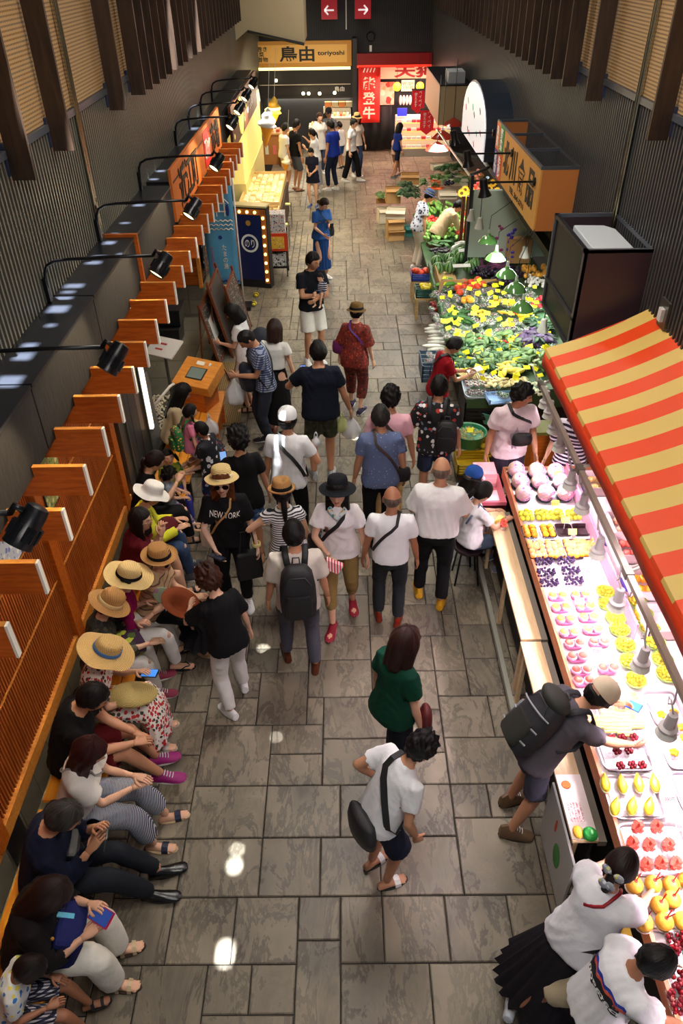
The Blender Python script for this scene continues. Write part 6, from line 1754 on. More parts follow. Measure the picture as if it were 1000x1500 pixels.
def scatter(key,mk,n,box,lab,cat,group,dz=.0,tilt=.3,sc=(.85,1.15),name='veg',lift=.03):
 x0,y0,x1,y1,sk=box
 for i in range(n):
  v=q.random();u=q.random()
  px=x0+(x1-x0)*u+sk*(v-.5);py=y0+(y1-y0)*v;p=T(px,py,dz+lift*q.random())
  o=put_(key,'',mk,p,lab,cat,group,q.uniform(0,6.28),q.uniform(*sc))
def longv(name,col,L,r,curve=.02,rough=.35,n=1,spread=.03):
 def mk():
  g=MB();rr=random.Random(len(name))
  for j in range(n):
   y=(j-(n-1)/2)*spread;dx=rr.uniform(-.01,.01)
   g.tube([(-L/2+dx,y,r),(-L/4+dx,y+curve*.6,r*1.1),(dx,y+curve,r*1.15),(L/4+dx,y+curve*.6,r*1.1),(L/2+dx,y,r)],[r*.4,r*.95,r,r*.85,r*.35],n=9)
  return g.build(name,mat(name+'_skin',col,rough,rand=.2,vary=.1),None,smooth=True)
 return mk
def leafy(name,c1,stem=None,R=.10,n=14):
 def mk():
  g=MB();r=random.Random(len(name)*3)
  for j in range(n):
   a=r.uniform(-.9,.9);L=R*(.7+.6*r.random());z=.02+.05*r.random();w=.022+.02*r.random()
   pts=[(0,0,z*.4),(math.sin(a)*L*.5,L*.5*math.cos(a),z+.02),(math.sin(a*1.2)*L,L*math.cos(a),z+.01),(math.sin(a*1.3)*L*1.4,L*1.35*math.cos(a),z-.01)]
   g.tube(pts,[(.006,.004),(w*.7,.004),(w,.004),(w*.25,.003)],n=6,side=(math.cos(a),-math.sin(a),.2))
  for j in range(5):g.tube([(0.004*(j-2),0,.02),((j-2)*.006,-R,.015+.004*(j%2))],.006,n=5,mi=1)
  return g.build(name,[mat(name+'_leaf',c1,.5,vary=.2,rand=.2),mat(name+'_stem',stem or (200,214,170),.4)],None,smooth=True)
 return mk
def packet(cols,name):
 def mk():
  t=empty(name);r=random.Random(sum(cols[0]));
  g=MB();rr=[]
  n=16;an=np.arange(n)*2*PI/n
  for z,k in ((0,.7),(.012,1),(.035,.95),(.05,.6)):rr.append(np.stack([np.cos(an)*.075*k*(1+.1*np.sin(5*an)),np.sin(an)*.055*k*(1+.12*np.sin(4*an+z*60)),np.full(n,z)],1))
  g.rings(rr);g.build('film_bag',mat('bag_film',(236,242,240),.12,alpha=.14,bump=.8,bscale=26),t,smooth=True)
  g=MB()
  for j in range(9):g.ball((r.uniform(-.05,.05),r.uniform(-.035,.035),.022+r.uniform(0,.02)),(r.uniform(.012,.022),r.uniform(.01,.016),.013),8,6,mi=j%len(cols))
  g.build('contents',[mat('contents_%d_%d'%(c[0],c[1]),c,.45,rand=.15) for c in cols],t,smooth=True);return t
 return mk
 # order: (zone in photo pixels x0,y0,x1,y1,skew)
scatter('egg',longv('aubergine',(38,22,48),.17,.035),34,(715,395,765,420,10),'glossy dark purple aubergine heaped behind the green lamps','vegetable','aubergines',.02)
scatter('egg2',longv('small_aubergine',(36,22,44),.09,.024),26,(632,366,662,372,4),'small dark aubergine above the watermelons','vegetable','small aubergines behind the watermelons',.05)
scatter('egg3',longv('small_aubergine',(30,20,40),.10,.024),22,(690,362,702,370,0),'small black aubergine behind the right watermelons','vegetable','small aubergines at the right of the bin',.05)
scatter('bean',longv('long_beans',(64,120,50),.24,.008,.01,.5,6,.014),26,(628,354,712,362,0),'bundle of long green beans behind the watermelon bin','vegetable','green bean bundles',.05)
scatter('purp',longv('purple_vegetable',(120,56,100),.26,.007,.01,.5,6,.013),16,(700,378,740,396,-14),'bundle of purple stems beside the watermelons','vegetable','purple stem bundles',.05)
scatter('blk',ell((30,24,44),(.035,.035,.035),.25,0,'round_aubergine'),26,(690,396,712,408,0),'round black aubergine in front of the watermelons','vegetable','round aubergines',.02,lift=.05)
for k,(x,y) in enumerate(((300,435),(345,440),(395,420),(430,455),(250,482),(297,475),(343,478),(390,470),(262,515))):put_('kuri','',ell((226,74,36),(.062,.062,.052),.35,0,'red_pumpkin'),T(620+.2*x,330+.2*y,.04),'round orange red pumpkin in front of the watermelon bin','pumpkin','red pumpkins in the heap')
scatter('oni',ell((226,160,60),(.042,.042,.04),.35,.1,'onion'),26,(765,390,800,408,4),'golden onion heaped at the back of the stall','vegetable','onions at the back',.03,lift=.08)
scatter('gar',ell((236,230,224),(.026,.026,.024),.5,.1,'garlic_bulb'),40,(768,404,806,422,6),'white garlic bulb in the heap at the back of the stall','vegetable','garlic bulbs',.03,lift=.06)
scatter('pk1',packet([(50,100,44),(30,66,34),(96,130,60)],'vegetable_packet'),150,(640,420,800,520,40),'clear packet of dark green vegetables on the stall','packet','green vegetable packets',.0,lift=.05)
scatter('pk2',packet([(200,200,186),(120,140,96),(90,80,70)],'vegetable_packet'),70,(640,425,800,525,40),'clear packet of pale vegetables on the stall','packet','pale vegetable packets',.01,lift=.05)
scatter('pk3',packet([(50,34,60),(150,50,54),(80,100,50)],'vegetable_packet'),110,(640,425,800,525,40),'clear packet of mixed purple and red vegetables on the stall','packet','mixed vegetable packets',.01,lift=.05)
scatter('cuc',longv('cucumber',(50,98,44),.20,.024,.02),24,(650,455,690,475,0),'dark green cucumber laid out on the aisle side','vegetable','cucumbers',.05)
scatter('cor',longv('yellow_pepper',(226,176,50),.14,.020,.02),14,(700,440,745,465,-20),'long yellow vegetable in the middle of the stall','vegetable','long yellow vegetables',.06)
scatter('zuc',longv('bitter_melon',(92,158,60),.2,.030,.02),8,(645,410,672,420,-6),'pale green long gourd beside the red pumpkins','vegetable','green gourds',.06)
scatter('ypr',ell((246,190,40),(.034,.034,.036),.25,0,'yellow_pepper_round'),12,(755,458,772,468,0),'yellow bell pepper beside the front green lamp','vegetable','yellow bell peppers',.07)
scatter('rpr',ell((206,40,36),(.034,.034,.036),.25,0,'red_pepper'),5,(750,450,760,465,0),'red bell pepper beside the yellow peppers','vegetable','red bell peppers',.07)
scatter('tom',ell((214,40,40),(.033,.033,.03),.2,0,'tomato'),26,(700,500,760,508,0),'red tomato in the middle front of the stall','vegetable','tomatoes in the front rows',.05)
scatter('tom2',ell((220,50,60),(.03,.03,.027),.2,0,'tomato'),26,(778,438,800,452,3),'red tomato in the white boxes by the dark cabinet','vegetable','tomatoes by the dark cabinet',.06)
scatter('ora',ell((240,160,40),(.05,.05,.04),.35,0,'orange_squash'),4,(676,436,690,446,0),'orange squash below the red pumpkins','vegetable','orange squashes',.05)
scatter('lf1',leafy('green_bunch',(40,84,38)),60,(655,505,760,545,0),'bunch of leafy greens at the front of the stall','vegetable','leafy green bunches',.03)
scatter('lf2',leafy('pale_bunch',(92,124,68)),34,(680,495,790,540,0),'bunch of pale greens wrapped in film','vegetable','pale green bunches',.04)
scatter('lf3',leafy('purple_bunch',(74,50,92),(90,60,100)),26,(768,488,800,505,-6),'bunch of purple leafed greens near the awning','vegetable','purple leafed bunches',.05)
scatter('lf4',leafy('dark_bunch',(40,78,44),R=.12),14,(780,460,812,500,4),'bunch of dark broad leaves under the dark cabinet','vegetable','dark leaf bunches',.05)
scatter('gng',ell((226,206,150),(.04,.022,.02),.6,.3,'ginger_root'),60,(712,556,770,568,0),'knobbly ginger root at the near end of the stall','vegetable','ginger roots',.05)
scatter('mus',ell((236,236,206),(.022,.022,.02),.5,.1,'button_mushroom'),70,(755,562,800,580,0),'small pale mushroom in the near heap','vegetable','pale mushrooms',.05)
scatter('ysq',longv('corn_cob',(240,218,90),.2,.03,.01),9,(735,534,765,548,0),'yellow corn cob with green tip at the near end','vegetable','corn cobs',.08)
scatter('ndl',longv('burdock_roots',(196,180,120),.24,.012,.0,.6,4,.026),8,(676,545,700,552,0),'bundle of pale roots in front of the red apron woman','vegetable','pale root bundles',.06)
TAGY=mat('tag_yellow',(250,240,40),.5);TAGR=mat('tag_red_ink',(230,90,30),.5)
def ptag():
 t=empty('price_tag');R=Rx(math.radians(-40));MB().box((0,0,.05),(.074,.004,.052),R=Rx(math.radians(-38))).build('card',TAGY,t)
 g=MB()
 for i,x in enumerate((-.02,0,.02)):g.box((x,-.0035,.046),(.006,.002,.024),R=Rx(math.radians(-38)))
 g.build('lettering',TAGR,t);MB().tube([(0,.01,0),(0,.005,.03)],.002,n=4).build('stick',WHT,t);return t
for i in range(150):
 v=q.random();px=645+155*q.random()-25*(v-.5)*-1;py=412+150*v
 o=put_('ptag','',ptag,T(px,py,.07),'small yellow price tag stuck among the vegetables','price tag','yellow price tags on the vegetable stall',q.uniform(-.4,.4),q.uniform(.9,1.3));o.rotation_euler[0]=q.uniform(-.5,.5);o.rotation_euler[1]=q.uniform(-.5,.5)
 # baskets, crates and tubs
def crate(lab,px,py,z,w,d,h,col,rz=0,name='crate',hollow=True,m=None,cat='crate'):
 p=PZ(px,py,z);t=thing(name,lab,cat,p,rz);m=m or mat('crate_plastic',col,.45);g=MB()
 g.bbox(-w/2,w/2,-d/2,d/2,0,.01)
 for i in range(4):
  z0=.0+i*h/4
  for y in (-d/2,d/2-.01):g.bbox(-w/2,w/2,y,y+.01,z0,z0+h/4-.012)
  for x in (-w/2,w/2-.01):g.bbox(x,x+.01,-d/2,d/2,z0,z0+h/4-.012)
 for x in (-w/2,w/2-.02):
  for y in (-d/2,d/2-.02):g.bbox(x,x+.02,y,y+.02,0,h)
 g.build('frame',m,t);return t,p
def fill(p,key,mk,n,w,d,dz,lab,cat,group,name='veg'):
 for i in range(n):put_(key,'',mk,(p[0]+q.uniform(-.5,.5)*w*.8,p[1]+q.uniform(-.5,.5)*d*.8,p[2]+dz+q.random()*.03),lab,cat,group,q.uniform(0,6.28),q.uniform(.85,1.1))
_,p=crate('blue crate of red pumpkins beside the watermelon bin',615,408,.40,.34,.30,.14,(40,70,170));fill(p,'kuri',None,7,.3,.26,.05,'red pumpkin in the blue crate at the aisle side','pumpkin','red pumpkins in the blue crate')
_,p=crate('green crate of yellow melons on a wooden stool',622,432,.40,.34,.30,.16,(30,90,80));fill(p,'ymel',ell((240,216,60),(.07,.05,.045),.3,0,'yellow_melon'),7,.28,.24,.08,'yellow melon in the green crate on the stool','melon','yellow melons in the green crate')
sp_=PZ(622,455,0);t=thing('wooden_stool','small wooden stool under the green crate','stool',(p[0],p[1],0));MB().box((0,0,.38),(.36,.32,.03)).build('seat',LW,t)
for x in (-.14,.14):
 for y in (-.12,.12):MB().box((x,y,.185),(.04,.04,.37)).build('leg',LW,t)
t=thing('wooden_stool','small wooden stool under the blue crate','stool',(float(PZ(615,408,.4)[0]),float(PZ(615,408,.4)[1]),0));MB().box((0,0,.38),(.36,.3,.03)).build('seat',LW,t)
for x in (-.14,.14):
 for y in (-.11,.11):MB().box((x,y,.185),(.04,.04,.37)).build('leg',LW,t)
_,p=crate('black basket of dark red fruit at the stall corner',640,462,.45,.22,.5,.14,(60,40,40));fill(p,'drf',ell((160,50,44),(.035,.035,.032),.3,0,'red_onion'),22,.2,.46,.1,'dark red onion in the basket at the aisle side','vegetable','red onions in the aisle basket')
for i in range(9):put_('dai','',longv('white_radish',(242,240,228),.34,.032,.0),PZ(640+q.uniform(-5,6),480+i*5,.5),'long white radish sticking out over the aisle','vegetable','white radishes over the aisle',q.uniform(-.25,.1))
_,p=crate('blue and black basket of packed greens left of the red apron woman',632,548,.35,.34,.52,.26,(70,90,110));fill(p,'pk3',None,10,.3,.46,.24,'clear packet of mixed vegetables in the corner basket','packet','packets in the corner basket')
_,p=crate('blue tray of dark packets beside the ginger',741,585,.74,.5,.24,.07,(120,160,210),.1);fill(p,'pk1',None,8,.46,.2,.03,'clear packet of greens in the blue tray','packet','packets in the blue tray')
_,p=crate('black wire rack holding the pickle tray',700,600,.40,.46,.55,.26,(34,34,36))
t=thing('pickle_tray','white tray of pickle packs at the near end of the vegetables','tray',(p[0],p[1],.70));t.rotation_euler=(.12,0,0);tray_mb(.48,.56,.07).build('tray',mat('tray_blue_white',(206,216,232),.35),t,smooth='auto')
for i in range(16):put_('pkl','',packet([(232,220,200),(240,236,226),(190,60,110)],'pickle_pack') if i<1 else None,(p[0]-.15+.10*(i%4),p[1]+.0+.08*(i//4)-.03,.76),'clear pickle pack with a pale filling','packet','pale pickle packs',0,.8)
for i in range(8):put_('pkd','',packet([(60,20,34),(90,30,50)],'pickle_pack') if i<1 else None,(p[0]-.16+.10*(i%4),p[1]-.22+.08*(i//4),.73),'clear pickle pack with a dark red filling','packet','dark pickle packs',0,.8)
for (px,py,col,lab,cont) in ((687,640,(30,120,80),'green tub of dried fish on yellow crates',1),(720,605,(110,190,170),'pale green tub behind the pink shirt man',0)):
 p=PZ(px,py,.42);t=thing('tub',lab,'tub',(p[0],p[1],.32));MB().lathe([(.001,0),(.15,0),(.20,.17),(.215,.175),(.215,.185),(.195,.18),(.17,.14),(.001,.13)],32).build('tub',mat('tub_'+str(col[0]),col,.3),t,smooth='auto')
 g=MB()
 for i in range(150):a=q.random()*6.28;r=.17*math.sqrt(q.random());g.ball((math.cos(a)*r,math.sin(a)*r,.145+.03*(1-r/.17)),(.018,.007,.006),5,4,R=Rz(q.random()*3))
 o=g.build('contents',mat('dried_fish',(172,160,84),.5,vary=.3,vscale=40),t);o['kind']='stuff'
 put_('ptag','',ptag,(p[0],p[1]-.02,.48),'yellow price tag standing in the '+lab.split(' of')[0].split(' behind')[0],'price tag',None)
for k,(px,py,z) in enumerate(((690,685,0),(690,685,.16),(722,660,0),(722,660,.16))):
 crate(('lower' if z==0 else 'upper')+' yellow crate under the '+('green' if k<2 else 'pale green')+' tub',px,py,z if z==0 else z,.40,.34,.155,(196,164,30))
wc=PZ(795,535,.80);t=thing('wooden_crate','small wooden crate of pale shellfish by the awning tip','crate',(wc[0],wc[1],.80),.35)
g=MB();g.bbox(-.2,.2,-.14,.14,0,.012)
for y in (-.14,.13):g.bbox(-.2,.2,y,y+.01,0,.10)
for x in (-.2,.19):g.bbox(x,x+.01,-.14,.14,0,.10)
g.build('crate',LW,t);g=MB()
for i in range(70):g.ball((q.uniform(-.17,.17),q.uniform(-.11,.11),.05+.02*q.random()),(.016,.012,.01),6,4)
o=g.build('contents',mat('shellfish',(206,196,160),.5,rand=.2),t);o['kind']='stuff'
# green enamel pendant lamps
GE=mat('green_enamel',(94,150,78),.12,coat=.8);GI=mat('lamp_inner',(240,244,236),.5,emit=1.5)
for k,(px,py) in enumerate(((715,350),(726,375),(742,399),(755,420),(765,448))):
 p=PZ(px,py,1.98);t=thing('pendant_lamp','green enamel pendant lamp over the vegetables, '+('farthest','second from far','middle','second from near','nearest')[k],'lamp',p,0,'green enamel pendant lamps')
 MB().lathe([(.016,.085),(.024,.075),(.03,.05),(.07,.035),(.115,-.01),(.135,-.04),(.137,-.043),(.112,-.015),(.06,.025)],28).build('shade',GE,t,smooth='auto')
 MB().lathe([(.001,.14),(.014,.14),(.018,.12),(.02,.08),(.001,.08)],14).build('socket',mat('socket_pale',(196,214,196),.3),t,smooth='auto');MB().ball((0,0,-.01),(.03,.03,.035),12,8).build('bulb',mat('bulb_white',(255,255,240),.3,emit=12),t,smooth=True)
 MB().tube([(0,0,.14),(.02,.05,.3),(2.36-p[0],max(9.38,p[1])-p[1],.53)],.005,n=5).build('cord',LM,t)
 add_light('pendant_light','SPOT',p+np.array([0,0,-.03]),30,(.93,1,.90),size=.04,target=(p[0],p[1],0),angle=150,blend=.5)
for (px,py) in ((700,300),(680,330)):
 pass
add_light('veg_light','AREA',(2.5,10.0,2.0),60,(.96,1,.92),size=.5,sizey=3.2,target=(2.0,9.8,.7));add_light('veg_light_far','AREA',(2.2,15.2,2.2),120,(1,.95,.85),size=.6,sizey=3.2,target=(1.9,15.2,.6))
for k,(px,py,z) in enumerate(((800,355,1.7),(768,372,1.6),(795,480,1.5),(702,330,1.9),(690,318,1.9))):
 p=PZ(px,py,z);t=thing('shop_lamp',('grey cone lamp by the pale green wall','white cone lamp below the long sign box','small lamp behind the dark cabinet','small white lamp left of the pale green wall','farther small white lamp left of the pale green wall')[k],'lamp',p);MB().lathe([(.02,.12),(.035,.11),(.04,.05),(.07,-.04),(.072,-.05),(.05,-.03)],18,cap0=True).build('shade',mat('lamp_white',(190,190,180),.4),t,smooth='auto');MB().lathe([(.001,-.03),(.055,-.035)],16).build('bulb',mat('bulb_white',(255,255,240),.3,emit=12),t);MB().tube([(0,0,.12),(0,0,2.3-z)],.006,n=5).build('cord',LM,t)
 # sign boxes on the right wall
SG=mat('sign_wood',(222,158,74),.45,vary=.05,vscale=3);SGD=mat('sign_wood_side',(196,120,60),.5,vary=.08,vscale=2)
sb2=thing('sign_box','large orange wooden sign box with four black characters above the vegetables','sign',(2.33,9.33,2.48))
MB().bbox(0,.02,0,2.97,0,.72).build('front_board',SG,sb2);MB().bbox(0.02,.47,-.0,.02,0,.72).build('side_board',SGD,sb2);MB().bbox(0.02,.47,2.95,2.97,0,.72).build('side_board',SGD,sb2)
for y in (.01,.98,1.95,2.96):MB().bbox(0,.47,y-.012,y+.012,.70,.735).build('cross_frame',GREYM,sb2)
for x in (.01,.46):MB().bbox(x-.014,x+.014,0,2.97,.70,.738).build('long_frame',GREYM,sb2)
MB().bbox(.02,.45,.02,2.95,.04,.06).build('floor_panel',mat('box_inner',(20,26,34),.4),sb2);MB().bbox(.12,.36,1.9,2.8,.08,.42).build('inner_unit',mat('white_unit',(150,156,166),.4),sb2)
for k,(ch,y) in enumerate((('北',2.05),('川',1.55),('食',1.0),('品',.42))):text_obj('lettering',ch,.5,BK,(-.004,y,.40),(0,-1,0),(0,0,1),sb2,bold=.012,extrude=.003,fit=(.40,.42))
text_obj('lettering','TEL 264-3711',.1,mat('thin_brown',(60,50,30),.6),(-.004,1.15,.10),(0,-1,0),(0,0,1),sb2,fit=(.95,.07))
for (y0,y1,z0,z1,c,tx) in ((2.68,2.97,.36,.72,(236,120,30),'青果'),(2.36,2.68,.36,.72,(40,140,60),'野菜'),(2.68,2.97,0,.36,(40,50,150),'乾物'),(2.36,2.68,0,.36,(226,84,36),'生鮮')):
 MB().bbox(-.006,0,y0,y1,z0,z1).build('colour_panel',mat('panel_%d'%c[0],c,.5),sb2);text_obj('lettering',tx[0]+'\n'+tx[1],.14,WT,(-.010,(y0+y1)/2,(z0+z1)/2),(0,-1,0),(0,0,1),sb2,fit=(.16,.28),bold=.004)
for k,(Y_,Z_) in enumerate(((9.55,3.0),(11.0,3.02),(12.5,3.0))):
 t=thing('sign_spotlight','black cup spotlight on a short arm, '+('nearest, over the last character','middle, over the coloured panels','farthest, by the white round sign')[k],'lamp',(2.33,Y_,Z_),0,'black spotlights lighting the orange sign box');X_=-.62
 MB().lathe([(.001,0),(.05,0),(.05,.03),(.02,.035),(.001,.035)],18,R=Ry(-PI/2)).build('rose',LM,t,smooth='auto');MB().tube([(-.03,0,0),(X_,0,.0)],.013,n=8).build('arm',LM,t)
 R=Ry(math.radians(-10));MB().lathe([(.001,.04),(.045,.04),(.05,.02),(.05,-.08),(.085,-.16),(.08,-.16),(.045,-.08)],22,c=(X_,0,0),R=R).build('shade',LM,t,smooth='auto');MB().lathe([(.001,-.15),(.078,-.15)],20,c=(X_,0,0),R=R).build('glass',mat('lamp_rim',(226,226,220),.3,emit=.8),t)
db=thing('dark_cabinet_box','tall dark open topped box with a glass front on the right wall','cabinet',(2.17,6.71,2.15));DB=mat('dark_mauve_panel',(62,46,52),.42,vary=.08,vscale=1.5);GL=mat('dark_glass',(7,9,9),.25,spec=.1)
MB().bbox(0,.63,0,.02,0,.95).build('side_panel',DB,db);MB().bbox(0,.63,1.12,1.14,0,.95).build('side_panel',DB,db);MB().bbox(.01,.02,.02,1.12,.04,.92).build('glass',GL,db)
for y in (.0,1.11):MB().bbox(-.008,.03,y,y+.035,0,.955).build('frame',GREYM,db)
for z in (.0,.28,.92):MB().bbox(-.008,.03,0,1.14,z,z+.035).build('frame',mat('frame_black',(36,36,42),.4,.4),db)
MB().bbox(.60,.63,0,1.14,.92,.955).build('frame',GREYM,db)
for y in (0,1.115):MB().bbox(0,.63,y,y+.03,.92,.955).build('frame',GREYM,db)
MB().bbox(.02,.6,.02,1.12,.3,.32).build('shelf',mat('box_inner',(20,26,34),.4),db)
ac=thing('white_unit','white air conditioning unit inside the dark open topped box','air conditioner',(2.50,7.25,2.475));g=MB();g.rings([np.array([(-.18,-.44,0),(.2,-.44,0),(.2,.3,0),(.12,.42,0),(-.18,.44,0)])+np.array([0,0,z]) for z in (0,.56)]);g.build('housing',mat('ac_white',(200,204,208),.4),ac,bevel=.012)
for i in range(5):MB().bbox(-.19,-.178,-.4,.4,.08+i*.09,.12+i*.09).build('louver',mat('ac_louver',(150,154,158),.4),ac)
ot=thing('power_outlet','grey power outlet box on the ribbed right wall','outlet',(2.765,6.12,2.74));MB().bbox(-.02,.0,-.09,.09,-.12,.12).build('plate',STL,ot);MB().bbox(-.05,-.02,-.035,.035,-.06,.05).build('plug',mat('plug_white',(220,220,216),.4),ot)
rs_=thing('round_sign','white arched sign with red and green marks and a dark rim','sign',(2.33,13.3,2.42));n=26
arc=[(0,0),(0,.35)]+[(1.3-1.3*math.cos(a),.35+.62*math.sin(a)) for a in np.linspace(0,PI,16)][1:]+[(2.6,0)]
MB().rings([np.array([(x,a,b_) for a,b_ in arc]) for x in (-.01,.01)]).build('face',mat('sign_white',(240,244,246),.4,emit=.45),rs_);MB().rings([np.array([(x,1.3+(a-1.3)*1.04,b_*1.03) for a,b_ in arc]) for x in (.011,.45)]).build('case',mat('sign_case',(26,34,46),.4),rs_)
for i in range(10):MB().box((-.014,.4+.2*i,.35+.3*math.sin(i*1.7)),(.006,.12,.035),R=Rx(.6)).build('lettering',mat('mark_%d'%(i%3),((200,30,60),(30,30,50),(60,190,130))[i%3],.5),rs_)
fb_=thing('far_sign_box','pale wooden sign box with a white unit on top, far right wall','sign',(2.1,18.0,2.15));MB().bbox(0,.68,0,.03,0,.75).build('side_board',mat('pale_board',(164,144,112),.5),fb_);MB().bbox(0,.02,.03,3.0,0,.75).build('front_board',mat('pinkish_board',(214,150,110),.5),fb_);MB().bbox(.0,.68,0,3,.74,.77).build('top_frame',mat('frame_black',(36,36,42),.4,.4),fb_);MB().bbox(.2,.55,.2,.8,.77,.98).build('inner_unit',mat('white_unit',(170,176,180),.4),fb_)
# ---- far end of the vegetables: tomatoes, cucumbers, cartons, flowers
fv=thing('produce_table','far produce table of tomatoes and cucumbers behind the beige cardigan woman','table',(1.75,15.3,0));g=MB();g.box((.55,0,.62),(1.5,3.4,.10),R=Ry(-.12));g.build('table_top',mat('green_sheet',(52,92,44),.6),fv);MB().bbox(-.1,1.2,-1.6,1.6,0,.52).build('base',mat('dark_base',(40,34,26),.7),fv)
def T2(px,py,dz=0):return PZ(px,py,.74+dz)
for (key,mk,n,(x0,y0,x1,y1),lab,gr) in (('tomf',ell((224,62,50),(.042,.042,.038),.25,0,'tomato'),70,(668,330,700,348),'red tomato heaped beside the beige cardigan woman','heaped tomatoes, far table'),('tomg',ell((214,50,40),(.034,.034,.03),.25,0,'tomato'),60,(676,312,700,326),'small tomato in rows on the far table','tomato rows, far table'),('tomh',None,24,(624,320,640,330),'small tomato on the left of the far table','tomatoes at the left of the far table'),('cucf',longv('cucumber',(120,178,76),.2,.028,.01),170,(622,298,700,352),'pale green cucumber in rows on the far table','cucumber rows, far table')):
 for i in range(n):put_('tomg' if key=='tomh' else key,'',mk,T2(q.uniform(x0,x1),q.uniform(y0,y1),q.random()*.05),lab,'vegetable',gr,q.uniform(-.4,.4)+1.57,1.25)
cart=[(578,350,0,.36,.3,.24,0),(578,335,.25,.36,.3,.22,0),(580,318,.48,.42,.34,.16,1),(575,296,.5,.34,.3,.3,0),(562,325,0,.3,.3,.3,1),(560,296,.3,.3,.3,.16,0),(600,268,.5,.46,.34,.2,0),(628,304,.66,.36,.26,.14,0),(600,345,0,.24,.2,.2,2),(655,290,.72,.4,.26,.12,1),(668,270,.8,.5,.3,.14,1),(690,262,.8,.5,.26,.12,0),(652,248,.85,.7,.26,.12,1)]
cl_=['lowest cardboard carton at the aisle by the vest woman','second cardboard carton of the aisle stack','open flat carton on top of the aisle stack','upright tan carton above the aisle stack','low white carton behind the aisle stack','tan carton of leeks behind the stack','large tan carton left of the carrots','tan carton in front of the vest woman','small teal carton by the white trousers','white carton among the carrots','white radish carton leaning by the sunflowers','tan carton leaning by the sunflowers','long carton of greens at the far end']
for k,(px,py,z,w,d,h,c) in enumerate(cart):
 p=PZ(px,py,z);t=thing('carton',cl_[k],'carton',(p[0],p[1],z),q.uniform(-.2,.2));m=(CB,CB2,mat('teal_carton',(70,150,140),.6))[c]
 g=MB();g.bbox(-w/2,w/2,-d/2,d/2,0,.01)
 for y in (-d/2,d/2-.01):g.bbox(-w/2,w/2,y,y+.01,0,h)
 for x in (-w/2,w/2-.01):g.bbox(x,x+.01,-d/2,d/2,0,h)
 g.build('box',m,t)
 for s_ in (-1,1):MB().box((0,s_*(d/2+.05),h),(w,.10,.006),R=Rx(-s_*.4)).build('flap',m,t)
for (key,mk,n,(x0,y0,x1,y1),z,lab,gr) in (('carr',longv('carrot',(236,104,50),.16,.022,.0),26,(628,262,645,280),.8,'orange carrot heaped at the far produce','carrots'),('lf1',None,12,(640,244,680,252),.95,'bunch of dark greens at the far end','far leafy bunches'),('lf4',None,14,(590,272,606,290),.72,'bunch of dark leaves in the aisle cartons','leaves in the aisle cartons'),('lf2',None,18,(615,256,690,275),.85,'bunch of pale greens among the carrots','far pale bunches'),('blk',None,24,(650,258,668,272),.85,'dark round vegetable beside the carrots','dark vegetables beside the carrots'),('lf2',None,5,(560,285,568,292),.5,'leek tops sticking out of the rear carton','leek tops')):
 for i in range(n):put_(key,'',mk,PZ(q.uniform(x0,x1),q.uniform(y0,y1),z+q.random()*.05),lab,'vegetable',gr,q.uniform(0,6),1.1)
def sunfl():
 t=empty('sunflower');R=Rx(1.0)
 for i in range(14):a=i*2*PI/14;MB().ball(R@np.array([math.cos(a)*.06,math.sin(a)*.06,0]),(.03,.013,.004),7,4,R=R@Rz(a)).build('petal',mat('petal_yellow',(246,190,30),.5),t)
 MB().ball((0,0,0),(.035,.035,.015),12,6,R=R).build('centre',mat('flower_centre',(90,50,20),.8),t);MB().tube([(0,0,-.01),(.0,.03,-.3),(0,.02,-.6)],.006,n=5).build('stem',mat('stem',(120,130,60),.6),t);return t
for i,(px,py) in enumerate(((676,283),(686,288),(681,278),(692,281),(716,276),(722,268),(728,280),(722,290),(712,284),(733,286))):put_('sun','',sunfl,PZ(px,py,1.25),'yellow sunflower in the '+('left' if i<4 else 'right')+' bunch at the flower corner','flower','sunflowers, '+('left' if i<4 else 'right')+' bunch')
for k,(px,py) in enumerate(((684,300),(720,300))):
 p=PZ(px,py,.6);t=thing('flower_bucket',('left' if k==0 else 'right')+' metal bucket holding the sunflowers','bucket',(p[0],p[1],.55));MB().lathe([(.08,0),(.12,.3),(.11,.3),(.07,.02)],20,cap0=True).build('bucket',STL,t,smooth='auto')
for k,(px,py,c) in enumerate(((695,290,(220,60,50)),(702,300,(226,80,60)),(708,282,(160,200,220)),(700,270,(230,140,110)),(735,330,(120,60,140)),(742,350,(90,40,150)),(748,362,(70,60,180)),(730,355,(160,60,120)),(760,300,(236,130,70)),(765,320,(236,120,60)))):
 p=PZ(px,py,1.2);t=thing('hanging_packets',('left red','second red','pale blue','peach','upper violet','middle violet','deep blue violet','crimson','upper orange','lower orange')[k]+' strip of small goods hanging in the flower corner','packets',p)
 g=MB();r=random.Random(k)
 for i in range(16):g.ball((r.uniform(-.06,.06),r.uniform(-.03,.03),.28-i*.04),(.04,.02,.03),7,5)
 g.build('packets',mat('goods_%d'%k,c,.4,vary=.3,vscale=30),t,smooth=True)
pc=PZ(720,345,1.3);t=thing('red_notice','red and white hanging notice in front of the flower corner','sign',pc);MB().box((0,0,0),(.20,.01,.30)).build('card',mat('notice_red',(214,36,40),.5),t);MB().box((0,-.007,.0),(.14,.004,.22)).build('panel',WHT,t);MB().box((0,-.011,.0),(.09,.003,.12)).build('print',mat('notice_print',(120,60,60),.5),t)
cf=thing('flower_canopy','light metal canopy frame with clear flaps above the flower corner','frame',(0,0,0));a,b_=PZ(640,190,2.3),PZ(688,258,2.3);c_=PZ(718,250,2.3);d_=PZ(735,258,2.25)
e_=PZ(690,262,2.3);f_=PZ(790,430,2.3)
